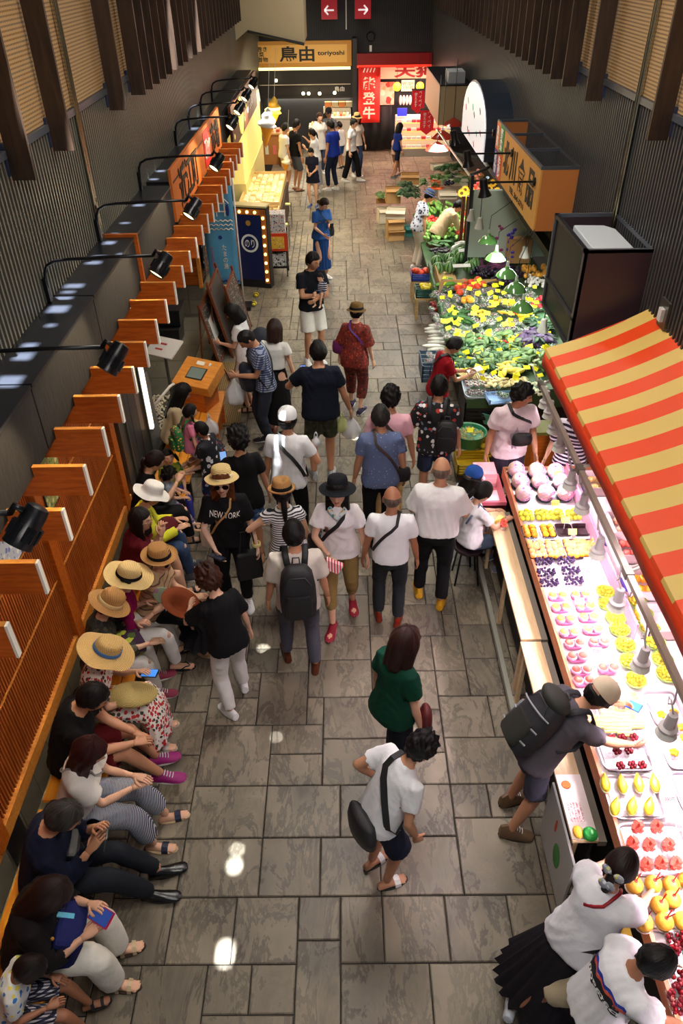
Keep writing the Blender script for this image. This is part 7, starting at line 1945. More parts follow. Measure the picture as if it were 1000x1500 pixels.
MB().tube([a,b_],.02,n=6).build('bar',AL,cf);MB().tube([PZ(690,256,2.3),PZ(716,245,2.3)],.025,n=6).build('arm',mat('arm_grey',(90,92,92),.4,.5),cf);MB().tube([PZ(664,224,2.3),PZ(700,232,2.25)],.02,n=6).build('arm',mat('arm_grey',(90,92,92),.4,.5),cf)
for k,(px,py) in enumerate(((664,180),(648,199),(640,216))):
 p=PZ(px,py,2.2);t=thing('red_pendant_lamp',('farthest','middle','nearest')[k]+' red enamel pendant lamp before the red shop','lamp',p,0,'red enamel pendant lamps');MB().lathe([(.03,.10),(.06,.08),(.15,.03),(.23,-.04),(.22,-.04),(.1,.03)],24,cap0=True).build('shade',mat('red_enamel',(176,50,36),.15,coat=.7),t,smooth='auto');MB().tube([(0,0,.1),(0,0,1.2)],.006,n=5).build('cord',LM,t)
t=thing('wooden_display','brown slatted wooden stand behind the flowers','stand',(2.25,14.0,0))
for i in range(6):MB().bbox(-.1+.08*i,-.04+.08*i,-.02,.02,0,1.7).build('slat',OWD,t)
t=thing('grey_bin','tan carton leaning on the pale green wall','carton',(3.0,12.8,.93));MB().box((0,0,.2),(.4,.2,.4)).build('box',CB,t)
# ================================================================= FAR END OF THE HALL
YS=26.0
def shop_wall(x0,x1,y,z0,z1,m,nm,kd='structure'):return struct(MB().bbox(x0,x1,y,y+.1,z0,z1).build(nm,m))
# chicken shop with its long wooden sign
ts=thing('shop_sign','long yellow wooden sign with two big black characters at the far end','sign',(-1.2,YS,2.40));MB().bbox(-1.95,1.54,-.0,.10,0,.66).build('frame',mat('sign_gold',(222,158,58),.45),ts,bevel=.01);MB().bbox(-1.85,1.40,-.012,0,.10,.56).build('face',mat('sign_amber',(238,184,92),.45,emit=.12),ts)
text_obj('lettering','鳥由',.5,BK,(-.10,-.02,.33),(1,0,0),(0,0,1),ts,bold=.012,fit=(1.05,.40));text_obj('lettering','toriyoshi',.2,BK,(.92,-.02,.33),(1,0,0),(0,0,1),ts,bold=.005,fit=(.80,.15));text_obj('lettering','玉子巻き\n惣  菜\n厚焼巻物',.12,BK,(-1.28,-.02,.33),(1,0,0),(0,0,1),ts,bold=.002,fit=(.62,.40))
MB().bbox(-1.7,1.5,.0,.05,-.09,-.02).build('tube_light',mat('warm_tube',(255,226,150),.4,emit=2.2),ts)
shf=mat('shop_dark',(30,26,24),.6);shop_wall(-3.1,.45,YS+.02,1.62,2.34,shf,'wall_shop_lintel');shop_wall(-3.2,.5,YS+1.6,0,1.7,mat('shop_back',(150,136,112),.6),'wall_shop_back');struct(MB().bbox(-3.2,.5,YS,YS+1.6,1.55,1.62).build('ceiling_shop',shf));struct(MB().bbox(.36,.50,YS-.05,YS+1.6,0,3.1).build('trim_shop_pillar',mat('pillar_dark',(44,44,48),.5)))
t=thing('shop_rail','thin pale rail across the dark lintel of the chicken shop','rail',(-1.2,YS-.06,1.93));MB().tube([(-1.7,0,0),(1.5,0,0)],.014,n=6).build('bar',mat('pale_rail',(190,180,160),.4),t)
for k,(x,w,z,c,lab) in enumerate(((-1.9,.9,.82,(214,160,90),'long wooden counter with trays at the ice cream side'),(-.72,.50,.80,(232,214,190),'white tiled counter under the tan door'),(.0,.55,1.05,(226,220,204),'white refrigerated case with cartons on top'))):
 t=thing('shop_counter',lab,'counter',(x,YS-1.2 if k==0 else YS-.2,0));MB().bbox(-w/2,w/2,-.3,.3,0,z).build('body',mat('counter_wood',(190,124,62),.5) if k==0 else mat('counter_white',(216,206,190),.5),t);MB().bbox(-w/2-.03,w/2+.03,-.34,.34,z,z+.05).build('top',mat('counter_top_%d'%k,c,.4),t)
 for j in range(5):MB().box((-w/2+.08+j*(w-.16)/4,-.02,z+.09),(w/8,.3,.07)).build('tray',mat('tray_food_%d'%(j%3),((236,170,110),(230,220,200),(206,90,60))[j%3],.5),t)
 for j in range(4):MB().box((-w/2+.1+j*(w-.2)/3,-.31 if k else -.305,z*.5),(w/9,.012,z*.3)).build('price_sheet',mat('sheet_%d'%(j%3),((240,232,200),(236,120,110),(248,220,90))[j%3],.5),t)
t=thing('tan_panel','tan panel door inside the chicken shop','panel',(-.82,YS+.9,.55));MB().bbox(-.32,.32,0,.05,0,1.05).build('panel',mat('tan',(190,158,112),.5),t)
t=thing('kitchen_hood','cream kitchen hood with boxes on top inside the chicken shop','hood',(-.05,YS+.5,1.1));MB().bbox(-.5,.36,-.3,.3,0,.14).build('hood',mat('cream_hood',(230,220,196),.4),t)
for j in range(4):MB().box((-.36+.22*j,-.1,.22),(.2,.2,.14)).build('box',mat('food_box_%d'%(j%2),((226,140,70),(210,190,150))[j%2],.5),t)
text_obj('lettering','鳥由',.2,WT,(-.04,YS-.015,1.80),(1,0,0),(0,0,1),None,fit=(.30,.13));tag(bpy.data.objects['lettering.%03d'%0] if False else bpy.context.scene.objects[-1],'small white shop characters on the dark lintel','sign');bpy.context.scene.objects[-1].name='shop_characters'
for k,(px,py) in enumerate(((378,140),(404,118),(444,137),(452,137),(468,137),(490,136))):
 p=PY(px,py,YS-.25);t=thing('small_lamp',('leftmost','hanging','third','fourth','fifth','rightmost')[k]+' small bright bulb in the chicken shop','lamp',p,0,'small bulbs in the chicken shop');MB().ball((0,0,0),.045,10,7).build('bulb',mat('warm_bulb',(255,232,180),.3,emit=14),t,smooth=True);MB().tube([(0,0,.03),(0,.02,.16)],.012,n=6).build('stem',LM,t)
add_light('chicken_shop_light','AREA',(-1.0,YS-.3,1.7),60,(1,.86,.62),size=3,sizey=.5,target=(-1.0,YS-1.5,.6));add_light('chicken_shop_fill','AREA',(-1.0,YS+.7,1.5),45,(1,.88,.66),size=2.6,sizey=.6,target=(-1.0,YS+.8,0));add_light('far_floor_light','AREA',(-.8,22.0,3.4),130,(1,.88,.68),size=2,target=(-.6,22.5,0))  # inner area light added to brighten the shop interior
t=thing('low_stool','low wooden stool below the ice cream counter','stool',(-1.62,24.3,0));MB().box((0,0,.36),(.46,.28,.05)).build('seat',OWL,t)
for x in (-.17,.17):MB().box((x,0,.17),(.07,.22,.34)).build('leg',OWL,t)
t=thing('kitchen_shelf','steel kitchen shelves with pots at the back of the chicken shop','shelf',(-1.7,YS+1.3,0))
for z in (.5,.9,1.3):MB().bbox(-.9,.5,-.2,.2,z,z+.03).build('shelf',STL,t)
for j in range(10):MB().lathe([(.001,0),(.07,0),(.08,.14),(.001,.15)],14,c=(-.8+.14*j,-.05,(.53,.93)[j%2])).build('pot',mat('pot_%d'%(j%3),((150,150,150),(214,206,190),(120,70,40))[j%3],.4),t,smooth='auto')
# beige bulkhead hanging upper left
bh=struct(MB().rings([np.array([(-2.45,y,3.55),(-2.15,y,3.75),(-.84,y,3.48),(-.84,y,5.2),(-2.45,y,5.2)]) for y in (20.6,22.4)]).build('wall_bulkhead',mat('beige_board',(196,182,148),.6)))
t=thing('trim_under','thin black edge under the beige bulkhead','trim',(0,20.55,0));MB().tube([(-2.15,0,3.73),(-.84,0,3.46)],.03,n=6).build('edge',LM,t)
# arrow signs
for k,x in enumerate((-.30,.66)):
 t=thing('arrow_sign',('left' if k==0 else 'right')+' pointing white arrow on a red hanging sign','sign',(x,25.7,3.82));MB().bbox(-.23,.23,-.02,.02,-.22,.26).build('panel',mat('sign_red',(196,22,48),.4,emit=.15),t)
 s_=-1 if k==0 else 1;g=MB();g.box((0,-.03,0),(.26,.006,.04))
 for a in (.8,-.8):g.box((s_*.085,-.03,-.055*np.sign(a)*-1),(.15,.006,.04),R=Ry(a*s_))
 g.build('arrow',mat('arrow_white',(250,250,250),.4,emit=.5),t)
t=thing('sign_bracket','white bracket hanging between the two arrow signs','bracket',(.18,25.7,3.6));MB().box((0,0,.2),(.03,.03,.9)).build('rod',WHT,t);MB().box((0,0,.6),(.9,.03,.03)).build('bar',WHT,t)
t=thing('wall_speaker','round black fitting with a small white tag on the far siding','fitting',(.92,26.5,3.1));MB().lathe([(.001,.1),(.10,.1),(.13,0)],20,R=Rx(PI/2)).build('body',BLK,t);MB().box((0,-.08,-.3),(.07,.03,.16)).build('tag',WHT,t)
# butcher
YB=26.2
rw=thing('butcher_fascia','deep red fascia board over the butcher shop','sign',(1.95,YB,2.42));MB().bbox(-1.45,.78,-.3,0,0,.30).build('fascia',mat('deep_red',(150,16,24),.4),rw);MB().bbox(-1.45,.78,-.32,-.02,-.06,0).build('lit_edge',mat('red_lit',(255,60,40),.4,emit=.8),rw)
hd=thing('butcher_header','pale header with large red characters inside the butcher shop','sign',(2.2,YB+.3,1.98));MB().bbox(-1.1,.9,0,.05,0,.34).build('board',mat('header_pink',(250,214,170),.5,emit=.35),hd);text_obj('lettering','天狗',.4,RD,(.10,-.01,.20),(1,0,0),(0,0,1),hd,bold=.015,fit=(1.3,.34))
shop_wall(.5,3.4,YB+1.4,0,2.4,mat('butcher_back',(150,60,50),.6),'wall_butcher_back')
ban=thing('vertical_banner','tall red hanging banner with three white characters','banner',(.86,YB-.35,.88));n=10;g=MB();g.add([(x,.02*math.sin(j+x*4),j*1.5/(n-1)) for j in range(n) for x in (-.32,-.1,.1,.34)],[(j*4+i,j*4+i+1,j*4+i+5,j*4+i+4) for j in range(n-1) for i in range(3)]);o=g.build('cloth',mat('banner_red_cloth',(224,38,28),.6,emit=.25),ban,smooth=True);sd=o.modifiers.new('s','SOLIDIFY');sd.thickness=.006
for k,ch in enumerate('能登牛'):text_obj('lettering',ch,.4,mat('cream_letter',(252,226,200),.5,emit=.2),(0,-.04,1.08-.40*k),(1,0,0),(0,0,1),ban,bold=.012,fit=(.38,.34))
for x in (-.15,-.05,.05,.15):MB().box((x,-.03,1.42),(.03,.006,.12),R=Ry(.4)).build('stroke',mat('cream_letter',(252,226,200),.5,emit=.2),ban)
bc=thing('black_curtain','black curtain hanging below the red banner','curtain',(1.08,YB-.1,0));g=MB();g.add([(x,.03*math.sin(x*22),z) for z in (.06,1.3) for x in np.linspace(-.5,.5,24)],[(i,i+1,i+25,i+24) for i in range(23)]);o=g.build('cloth',mat('curtain_black',(16,12,14),.8),bc,smooth=True);sd=o.modifiers.new('s','SOLIDIFY');sd.thickness=.01
pf=thing('food_picture','lit food picture beside the red banner','poster',(1.42,YB+.1,1.3));MB().bbox(-.24,.24,0,.03,0,.62).build('picture',cell_print('meat_picture',(250,200,170),[(230,110,90),(250,230,200),(190,60,50),(240,170,120)],6,.5,.5),pf)
for k,x in enumerate((1.72,2.42)):
 t=thing('paper_lantern','glowing yellow paper lantern, '+('left' if k==0 else 'right')+' one in the butcher shop','lantern',(x,YB-.25,1.84));MB().ball((0,0,0),(.12,.12,.125),18,12).build('lantern',mat('lantern_glow',(255,190,40),.5,emit=2.2),t,smooth=True);MB().lathe([(.05,.12),(.05,.14)],12,cap0=True,cap1=True).build('cap',BLK,t);MB().tube([(0,0,.14),(0,0,.5)],.006,n=5).build('cord',LM,t)
t=thing('menu_sheet','pale menu sheet between the two lanterns','sign',(2.07,YB+.0,1.68));MB().bbox(-.2,.2,0,.02,0,.30).build('sheet',mat('menu_cream',(250,220,180),.5,emit=.3),t);text_obj('lettering','能登牛 国産牛\nすき焼き 焼肉',.07,RD,(0,-.01,.15),(1,0,0),(0,0,1),t,fit=(.34,.2))
t=thing('bag_rail','row of pale plastic bags hanging under the menu sheet','bags',(2.05,YB-.1,1.35))
for j in range(5):MB().ball((-.2+.1*j,0,.1),(.05,.04,.14),10,7).build('bag',mat('bag_pale',(236,206,190),.5),t,smooth=True)
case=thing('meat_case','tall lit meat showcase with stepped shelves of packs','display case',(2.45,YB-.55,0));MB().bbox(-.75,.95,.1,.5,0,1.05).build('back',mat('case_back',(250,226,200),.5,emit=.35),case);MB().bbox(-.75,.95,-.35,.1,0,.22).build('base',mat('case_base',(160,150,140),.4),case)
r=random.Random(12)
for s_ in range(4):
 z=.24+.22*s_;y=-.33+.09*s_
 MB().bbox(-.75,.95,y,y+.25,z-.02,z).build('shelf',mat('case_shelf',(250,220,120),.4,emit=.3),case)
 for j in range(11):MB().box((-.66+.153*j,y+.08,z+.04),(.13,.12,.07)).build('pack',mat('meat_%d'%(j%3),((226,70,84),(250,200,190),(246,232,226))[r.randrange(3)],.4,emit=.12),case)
MB().bbox(-.72,-.42,.0,.04,1.08,1.30).build('monitor',mat('monitor_blue',(60,60,190),.3,emit=.8),case)
for k,(px,py,tx) in enumerate(((612,148,'ペイペイ'),(625,178,'ペイペイ'))):
 p=PY(px,py,(22.5,20.6)[k]);t=thing('pennant',('far' if k==0 else 'near')+' red hanging pennant with white katakana','banner',p,0,'red payment pennants');w=.17
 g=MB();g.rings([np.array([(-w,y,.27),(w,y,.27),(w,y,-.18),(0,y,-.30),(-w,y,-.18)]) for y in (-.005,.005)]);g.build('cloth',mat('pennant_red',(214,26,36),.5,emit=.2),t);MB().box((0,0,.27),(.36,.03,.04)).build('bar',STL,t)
 text_obj('lettering','ペ\nイ\nペ\nイ',.1,WT,(.06,-.01,.05),(1,0,0),(0,0,1),t,fit=(.08,.38));text_obj('lettering','使\nえ\nま\nす',.1,WT,(-.06,-.01,.03),(1,0,0),(0,0,1),t,fit=(.08,.34));MB().tube([(0,0,.28),(0,0,1.6)],.005,n=4).build('cord',LM,t)
add_light('butcher_light','AREA',(2.1,YB-.5,2.2),70,(1,.42,.32),size=1.8,sizey=.5,target=(2.1,YB-1.2,.5));add_light('butcher_white','AREA',(2.4,YB-.9,1.9),30,(1,.85,.8),size=1.4,sizey=.3,target=(2.4,YB-.3,.6))
# ================================================================= PEOPLE
def Tp(c,m=None,**k):return dict(m=m or cloth(c),**k)
def Pt(c,kind='pants',m=None,**k):return dict(m=m or cloth(c),kind=kind,**k)
def Sh(kind='sneaker',c=(232,232,232),sole=(236,236,236),**k):return dict(kind=kind,c=c,sole=sole,**k)
BKC,WHC,NV,DK=(18,18,21),(236,236,238),(22,28,46),(28,29,33)
BLK_S=mat('strap_black',(20,20,22),.6);BRN_S=mat('strap_brown',(56,34,26),.6);BAGK=mat('bag_black',(24,24,27),.55,bump=.2,bscale=40)
ST1=straw((226,192,126),(168,126,66));ST2=straw((206,156,92),(140,94,46));ST3=straw((238,214,150),(190,150,90));CBD=cloth((18,18,20))
TAN=(198,142,108);PALE=(222,172,142);BRWN=(168,112,82)
P=person
# --- standing, from the middle of the aisle to the near end
i=P(label='man in navy t-shirt and camouflage shorts seen from behind, holding plastic bags',px=(466,517),face=-4,h=1.78,w=1.2,hair='short',hp=16,top=Tp((20,26,40)),bottom=Pt(0,'shorts',cell_print('camo',(62,70,50),[(36,42,32),(84,88,64),(50,56,40)],14,.55)),shoes=Sh(c=(150,154,156)),skin=TAN,handL=(-.20,.30,1.18),poleL=(-1,-.4,-.6),handR=(.34,.05,.86))
phone(i,i['J']['wrL']+np.array([.03,.09,.03]),'white phone in the left hand of the navy t-shirt man',(120,150,220))
w_=i['W'](i['J']['wrR']+np.array([0.02,.02,-.10]));plastic_bag(w_,'white plastic bag in the right hand of the navy t-shirt man');plastic_bag(w_+np.array([-.12,.0,-.0]),'printed greenish bag carried by the navy t-shirt man',(.09,.05,.22),(214,220,150),(190,200,90))
i=P(label='man in white baseball cap and white t-shirt with black shoulder strap',px=(421,616),face=6,h=1.68,hair='short',top=Tp(WHC),bottom=Pt(BKC),shoes=Sh(),skin=TAN,hat=dict(kind='cap',m=cloth((240,240,242)),tilt=0),handR=(.24,.26,1.1))
crossbody(i,'black body bag strap over the white t-shirt of the capped man',BLK_S,BAGK,'L',.05)
plastic_bag(i['W'](i['J']['wrR']+np.array([0,.1,.12])),'crumpled clear wrapper in the hand of the white capped man',(.05,.04,.12))
i=P(label='man in pink shirt and beige trousers with dark strap',px=(572,584),face=5,h=1.70,hair='spiky',top=Tp((240,184,196)),bottom=Pt((176,146,96)),shoes=Sh('leather',(60,40,30)),skin=TAN)
crossbody(i,'dark brown strap across the pink shirt',BRN_S,BRN_S,'L',.1)
i=P(label='man in blue grey dotted shirt with brown strap and thinning hair',px=(557,612),face=-4,h=1.68,w=1.12,hair='short',hairc=(46,42,40),top=Tp(0,cell_print('dotted_blue',(92,106,144),[(170,180,205),(140,150,180)],26,.16),hem=-.12),bottom=Pt((18,18,22)),shoes=Sh('leather',BKC),skin=TAN)
crossbody(i,'brown strap and black pouch on the dotted blue shirt man',BRN_S,BAGK,'L',.0,(.24,.08,.17),width=.014)
i=P(label='balding man in white polo shirt and dark grey trousers with shiny brown shoes',px=(574,731),face=4,h=1.58,hair='fringe',hairc=(104,88,78),top=Tp(WHC,hem=.02),bottom=Pt((38,42,46)),shoes=Sh('leather',(120,36,20),(60,20,12)),skin=BRWN,footL=(-.10,.08,.085))
crossbody(i,'thin black strap across the white polo shirt',BLK_S,BAGK,'R',.15,width=.014)
i=P(label='bald man in loose white shirt, brown belt and black trousers',px=(646,689),face=8,h=1.68,w=1.15,hair='fringe',hairc=(128,108,96),top=Tp((238,236,234),hem=.06,ease=.03,sleeve=.8),bottom=Pt((16,16,18)),shoes=Sh('slipon',(214,158,30),(190,140,40)),skin=TAN,handR=(.2,.3,1.05),handL=(-.2,.3,1.0),footL=(-.13,.1,.085),footR=(.10,-.05,.085))
i=P(label='woman in black bucket hat, white t-shirt and khaki cropped trousers walking towards the camera',px=(494,722),face=184,h=1.66,fem=True,hair='bob',hp=-4,top=Tp((238,232,232),ease=.03),bottom=Pt((146,120,72),'crop'),shoes=Sh('slipon',(150,18,44),(190,150,150)),skin=PALE,hat=dict(kind='bucket',m=cloth((22,24,30)),brim=.165,crown=.10,band=BLK_S,tilt=8,droop=.01),footR=(.06,.24,.085),footL=(-.12,-.14,.085),handR=(.06,.30,1.02),poleR=(1,-.4,-.4))
crossbody(i,'wide black strap across the white t-shirt of the black hat woman',BLK_S,BAGK,'L',.05,(.2,.1,.25))
t=thing('fan','red and white pleated pouch held by the black hat woman','pouch',i['W'](i['J']['wrR']+np.array([-.03,.09,-.02])));MB().box((0,0,0),(.16,.05,.10),R=Ry(.5)).build('pouch',stripe('red_white',(230,60,80),(250,240,240),'X',40),t)
g=MB();g.tube([C_ for C_ in (i['C'](.97)+np.array([-.08,.0,.02]),i['C'](.95)+np.array([-.06,.09,0]),i['C'](.86)+np.array([0,.14,0]),i['C'](.95)+np.array([.06,.09,0]),i['C'](.97)+np.array([.08,0,.02]))],.022,n=8);g.build('scarf',cell_print('scarf_print',(210,220,220),[(60,150,180),(230,190,120)],30,.4),i['root'],smooth=True)
i=P(label='man with a large black backpack over a beige shirt and grey jeans',px=(430,783),face=-6,h=1.64,hair='short',top=Tp((206,196,184),ease=.03,hem=-.14,sleeve=.75),bottom=Pt((84,84,96)),shoes=Sh('leather',(92,44,26),(50,30,20)),skin=TAN,footL=(-.14,.14,.085),footR=(.12,-.04,.085))
backpack(i,'large plain black backpack on the beige shirt man',mat('pack_black',(24,24,27),.6,bump=.2,bscale=30),h_=.5,d_=.18)
i=P(label='woman with straw fedora and dark ponytail in black and white striped top',px=(413,722),face=-10,h=1.55,fem=True,hair='tied',tail=dict(len=.26,z=-.03),hp=10,top=Tp(0,stripe('stripes_bw',(232,232,232),(30,32,40),'Z',42,.45),sleeve=.3),bottom=Pt((132,112,86),'skirt',len=.55,flare=.06),shoes=Sh('sandal',(60,40,30),(90,60,40)),skin=PALE,hat=dict(kind='fedora',m=ST2,brim=.135,crown=.105,pinch=.022,band=CBD,edge=.012,tilt=-4),handL=(-.26,.22,1.10),poleL=(-1,-.6,-.2))
t=thing('tote_bag','black tote bag hanging left of the striped top woman','bag',i['W']((-.36,.1,.62)),.3);MB().box((0,0,0),(.26,.10,.32),taper=.9).build('bag',BAGK,t,bevel=.02);MB().tube([(-.08,0,.15),(-.05,0,.40),(.05,0,.40),(.08,0,.15)],.008,n=6).build('handle',BLK_S,t)
i=P(label='woman in cream straw hat, sunglasses and black t-shirt looking up at the camera',px=(325,707),face=176,h=1.66,fem=True,hair='bob',hairc=(110,60,30),hlen=.17,hp=-6,top=Tp(BKC,ease=.03,sleeve=.8),bottom=Pt((16,16,18)),shoes=Sh(c=(236,236,236)),skin=(232,190,166),glasses='sun',hat=dict(kind='straw',m=ST3,brim=.155,crown=.10,tilt=8,band=mat('cream_band',(240,226,180),.6),wave=.006),handR=(.10,.36,1.02),poleR=(1,-.3,-.6),handL=(-.26,.12,.84))
decal(i,'shirt','NEW YORK',.1,WT,.72,fit=(.27,.055),name='chest_lettering',slant=-8,back_lift=.006)
crossbody(i,'tan shoulder strap and small white and red bag of the black t-shirt woman',mat('strap_tan',(190,150,96),.5),mat('bag_white',(230,226,216),.5),'L',.0,(.16,.08,.2),width=.009)
phone(i,i['J']['wrR']+np.array([-.02,.09,.0]),'dark phone held flat by the sunglasses woman',(30,34,44),(-.8,.6,0),(0,-.3,1))
g=MB()
for k in range(3):g.tube([i['J']['wrL']+np.array([math.cos(a)*.036,math.sin(a)*.036,.012*k]) for a in np.linspace(0,6.28,14)],.006,n=5)
g.build('bracelet',mat('bracelet',(226,214,140),.3),i['root'],smooth=True)
i=P(label='person with curly black hair, black t-shirt and blue patterned shorts holding a phone',px=(349,645),face=-18,h=1.62,fem=True,hair='curly',top=Tp((20,20,22),hem=-.18),bottom=Pt(0,'shorts',cell_print('blue_shorts',(74,120,180),[(150,190,220),(40,80,150)],20,.4)),shoes=Sh('flipflop',(60,40,30),(120,90,70)),skin=TAN,handL=(-.16,.36,1.12),poleL=(-1,-.4,-.6))
phone(i,i['J']['wrL']+np.array([.03,.09,.03]),'phone with a bright screen held by the curly haired person',(130,170,230))
i=P(label='woman with short brown curls, black top and white trousers bending towards the bench',px=(307,850),face=-38,h=1.50,fem=True,hair='curly',hairc=(70,36,24),lean=6,bend=12,hp=30,top=Tp(BKC,ease=.03,hem=-.08,sleeve=.75),bottom=Pt((232,230,226),ease=.02),shoes=Sh(c=(238,238,238)),skin=PALE,handL=(-.14,.42,1.10),poleL=(-1,-.3,-.5),footL=(-.12,-.08,.085),footR=(.16,.14,.085),toeR=20)
t=thing('brown_hat','brown felt hat held upside down beside the curly haired woman','hat',i['W'](i['J']['wrL']+np.array([-.02,.12,-.02])));MB().lathe([(.001,-.10),(.07,-.09),(.085,-.01),(.17,.01),(.172,.006),(.086,-.016)],30,R=Ry(.5)).build('hat',cloth((120,56,28)),t,smooth=True)
i=P(label='woman in dark green t-shirt and long navy skirt with reddish brown bob',px=(592,942),face=52,h=1.62,fem=True,hair='bob',hairc=(50,24,18),hlen=.17,top=Tp((12,62,46),ease=.025),bottom=Pt((22,24,36),ease=.05),shoes=Sh(c=(230,230,232)),skin=PALE,footL=(-.05,.12,.085),footR=(.1,-.15,.085))
t=thing('shoulder_bag','small red and black bag at the far hip of the green t-shirt woman','bag',i['W']((.22,.12,.86)));MB().ball((0,0,0),(.05,.10,.13),12,8).build('bag',mat('bag_redblack',(90,24,26),.5),t,smooth=True)
i=P(label='man in white t-shirt and navy shorts leaning to look at the fruit',px=(615,1096),face=62,h=1.52,hair='spiky',lean=14,bend=20,hp=34,top=Tp((238,238,242),hem=-.1),bottom=Pt(NV,'shorts',to=-.05,ease=.04),shoes=Sh('slide',(240,240,240),(22,22,24)),skin=TAN,handR=(.24,.16,.84),handL=(-.22,.10,1.0),footR=(.10,.02,.085),footL=(-.10,.0,.085))
crossbody(i,'black sling bag low on the back of the white t-shirt man',BLK_S,BAGK,'L',.0,(.30,.13,.22),width=.022,bag_at=i['C'](-.02)+np.array([.0,-.13,-.02]))
i=P(label='man in beige cap and grey t-shirt with a hiking pack, leaning over the fruit',px=(876,1020),face=78,h=1.62,w=1.0,hair='short',lean=20,bend=22,hp=52,top=Tp((88,84,92)),bottom=Pt((74,76,92),'shorts'),shoes=Sh('boot',(110,84,60),(40,34,30)),skin=TAN,hat=dict(kind='cap',m=cloth((212,194,166)),tilt=2),handL=(-.12,.62,1.14),handR=(.16,.68,1.0),footL=(-.16,-.02,.085),footR=(.10,-.12,.085),toeR=20)
backpack(i,'big grey and black hiking backpack with a lid pocket',mat('hike_grey',(36,36,42),.7,bump=.4,bscale=20,vary=.2),mat('hike_olive',(40,40,34),.7),.28,.46,.19,.68)
phone(i,i['J']['wrL']+np.array([.04,.12,.0]),'bright blue phone in the hand of the backpacker',(60,120,220),(.8,.6,.1),(-.2,-.2,1),(30,80,200))
t=thing('paper_cup','white paper cup with a lid in the hand of the backpacker','cup',i['W'](i['J']['wrL']+np.array([-.02,.10,-.02])));MB().lathe([(.028,-.07),(.038,.03),(.041,.032),(.041,.042),(.03,.048),(.001,.048)],22,cap0=True).build('cup',mat('cup_white',(246,226,220),.4),t,smooth='auto')
i=P(label='woman in white blouse and long black pleated skirt with a scarf tied ponytail',px=(908,1272),face=48,h=1.50,fem=True,hair='tied',hairc=(34,18,16),lean=7,bend=14,hp=44,tail=dict(len=.2,z=-.04),top=Tp((232,232,238),hem=-.06,ease=.045,loose=.03),bottom=Pt((30,26,32),'skirt',len=.84,flare=.19,pleats=22,off=(-.10,-.12),deep=.10),shoes=Sh('slipon',DK,DK),skin=PALE,handL=(-.16,.5,1.0),handR=(.16,.52,1.05))
c=i['J']['head']+i['Rh']@np.array([0,-.11,-.03]);g=MB()
for a,b_ in ((.035,.012),(-.035,.012),(.02,-.05),(-.015,-.06)):g.ball(c+i['Rh']@np.array([a,-.01,b_]),(.028,.014,.034),10,6,R=Ry(a*14))
g.build('hair_scarf',cell_print('scarf_flowers',(168,172,184),[(220,214,120),(90,96,120),(230,230,236)],40,.35),i['root'],smooth=True)
g=MB();pts=strap_path(i,('R',1),('x',.45));g.tube(pts[-6:],.010,n=6);g.build('red_strap',mat('strap_red',(150,20,34),.5),i['root'],smooth=True)
i=P(label='boy in white t-shirt with a surf print on the back leaning over the cherries',px=(957,1410),face=86,h=1.42,hair='short',hairc=(16,12,12),lean=8,bend=16,hp=46,top=Tp((236,236,240),ease=.04,hem=-.05),bottom=Pt((196,180,150),'shorts'),shoes=Sh(c=(214,220,232),lace_c=(250,160,80)),skin=BRWN,handL=(-.16,.55,.98),handR=(.2,.55,.98),footL=(-.30,-.42,.085),toeL=-60,footR=(.08,-.1,.085),kneeL=(-1,.5,0))
for k,(c,dz) in enumerate((((30,60,170),.034),((220,90,60),.016),((20,22,30),-.016))):
 g=bpy.data.meshes.new('band');n=24;vs=[(-.17+.34*a/n,dz+s_*(.011 if k<2 else .030)+.008*math.sin(a*1.1+k),0) for a in range(n+1) for s_ in (-1,1)];g.from_pydata(vs,[],[(2*a,2*a+2,2*a+3,2*a+1) for a in range(n)]);decal(i,'shirt','',.1,mat('band_%d'%k,c,.6),.66,front=False,mesh=g,dz=dz+.0,back_lift=.003+.001*k,name='back_print',slant=-6)
decal(i,'shirt','patagonia',.1,mat('white_print',(240,240,240),.6),.66,front=False,dz=-.018,fit=(.31,.040),bold=.002,back_lift=.018,name='back_lettering',slant=-6)
i=P(label='young man in pale pink t-shirt with a black belt bag standing behind the melons',px=(763,580),face=172,hyaw=-62,h=1.72,hair='spiky',top=Tp((246,222,228),ease=.035,hem=-.12),bottom=Pt((52,44,60)),shoes=Sh(),skin=TAN,handL=(-.24,.18,.90),handR=(.26,.04,.84))
crossbody(i,'black belt bag with white marks across the pink t-shirt',BLK_S,BAGK,'R',.62,(.22,.10,.13),bag_at=i['C'](.42)+np.array([-.05,.20,0]))
decal(i,'shirt','',.1,mat('grey_figure',(190,168,184),.7),.4,mesh=(lambda g:(g.from_pydata([(math.cos(a)*.05*(1+.4*math.sin(3*a)),math.sin(a)*.13*(1+.2*math.sin(5*a)),0) for a in np.linspace(0,6.1,30)],[],[tuple(range(30))]),g)[1])(bpy.data.meshes.new('fig')),name='chest_print')
i=P(label='man in black floral shirt and navy shorts with a small black backpack',px=(643,568),face=10,h=1.70,hair='short',top=Tp(0,cell_print('aloha',(18,18,22),[(214,214,220),(190,60,50),(120,130,150),(230,226,220)],17,.34),ease=.03,hem=-.12,sleeve=.8),bottom=Pt((46,56,78),'shorts'),shoes=Sh(),skin=TAN,handL=(-.22,.26,1.0))
backpack(i,'small round black backpack slung on the floral shirt man',mat('pack_black',(24,24,27),.6,bump=.2,bscale=30),w_=.24,h_=.34,d_=.14,z=.55,off=(.12,0))
i=P(label='stall keeper in red t-shirt with black apron straps writing a note',px=(664,507),face=76,h=1.56,fem=True,hair='short',hp=44,bend=14,top=Tp((150,18,30)),bottom=Pt(DK),shoes=Sh('leather'),skin=TAN,handL=(-.02,.40,1.12),handR=(.08,.40,1.10))
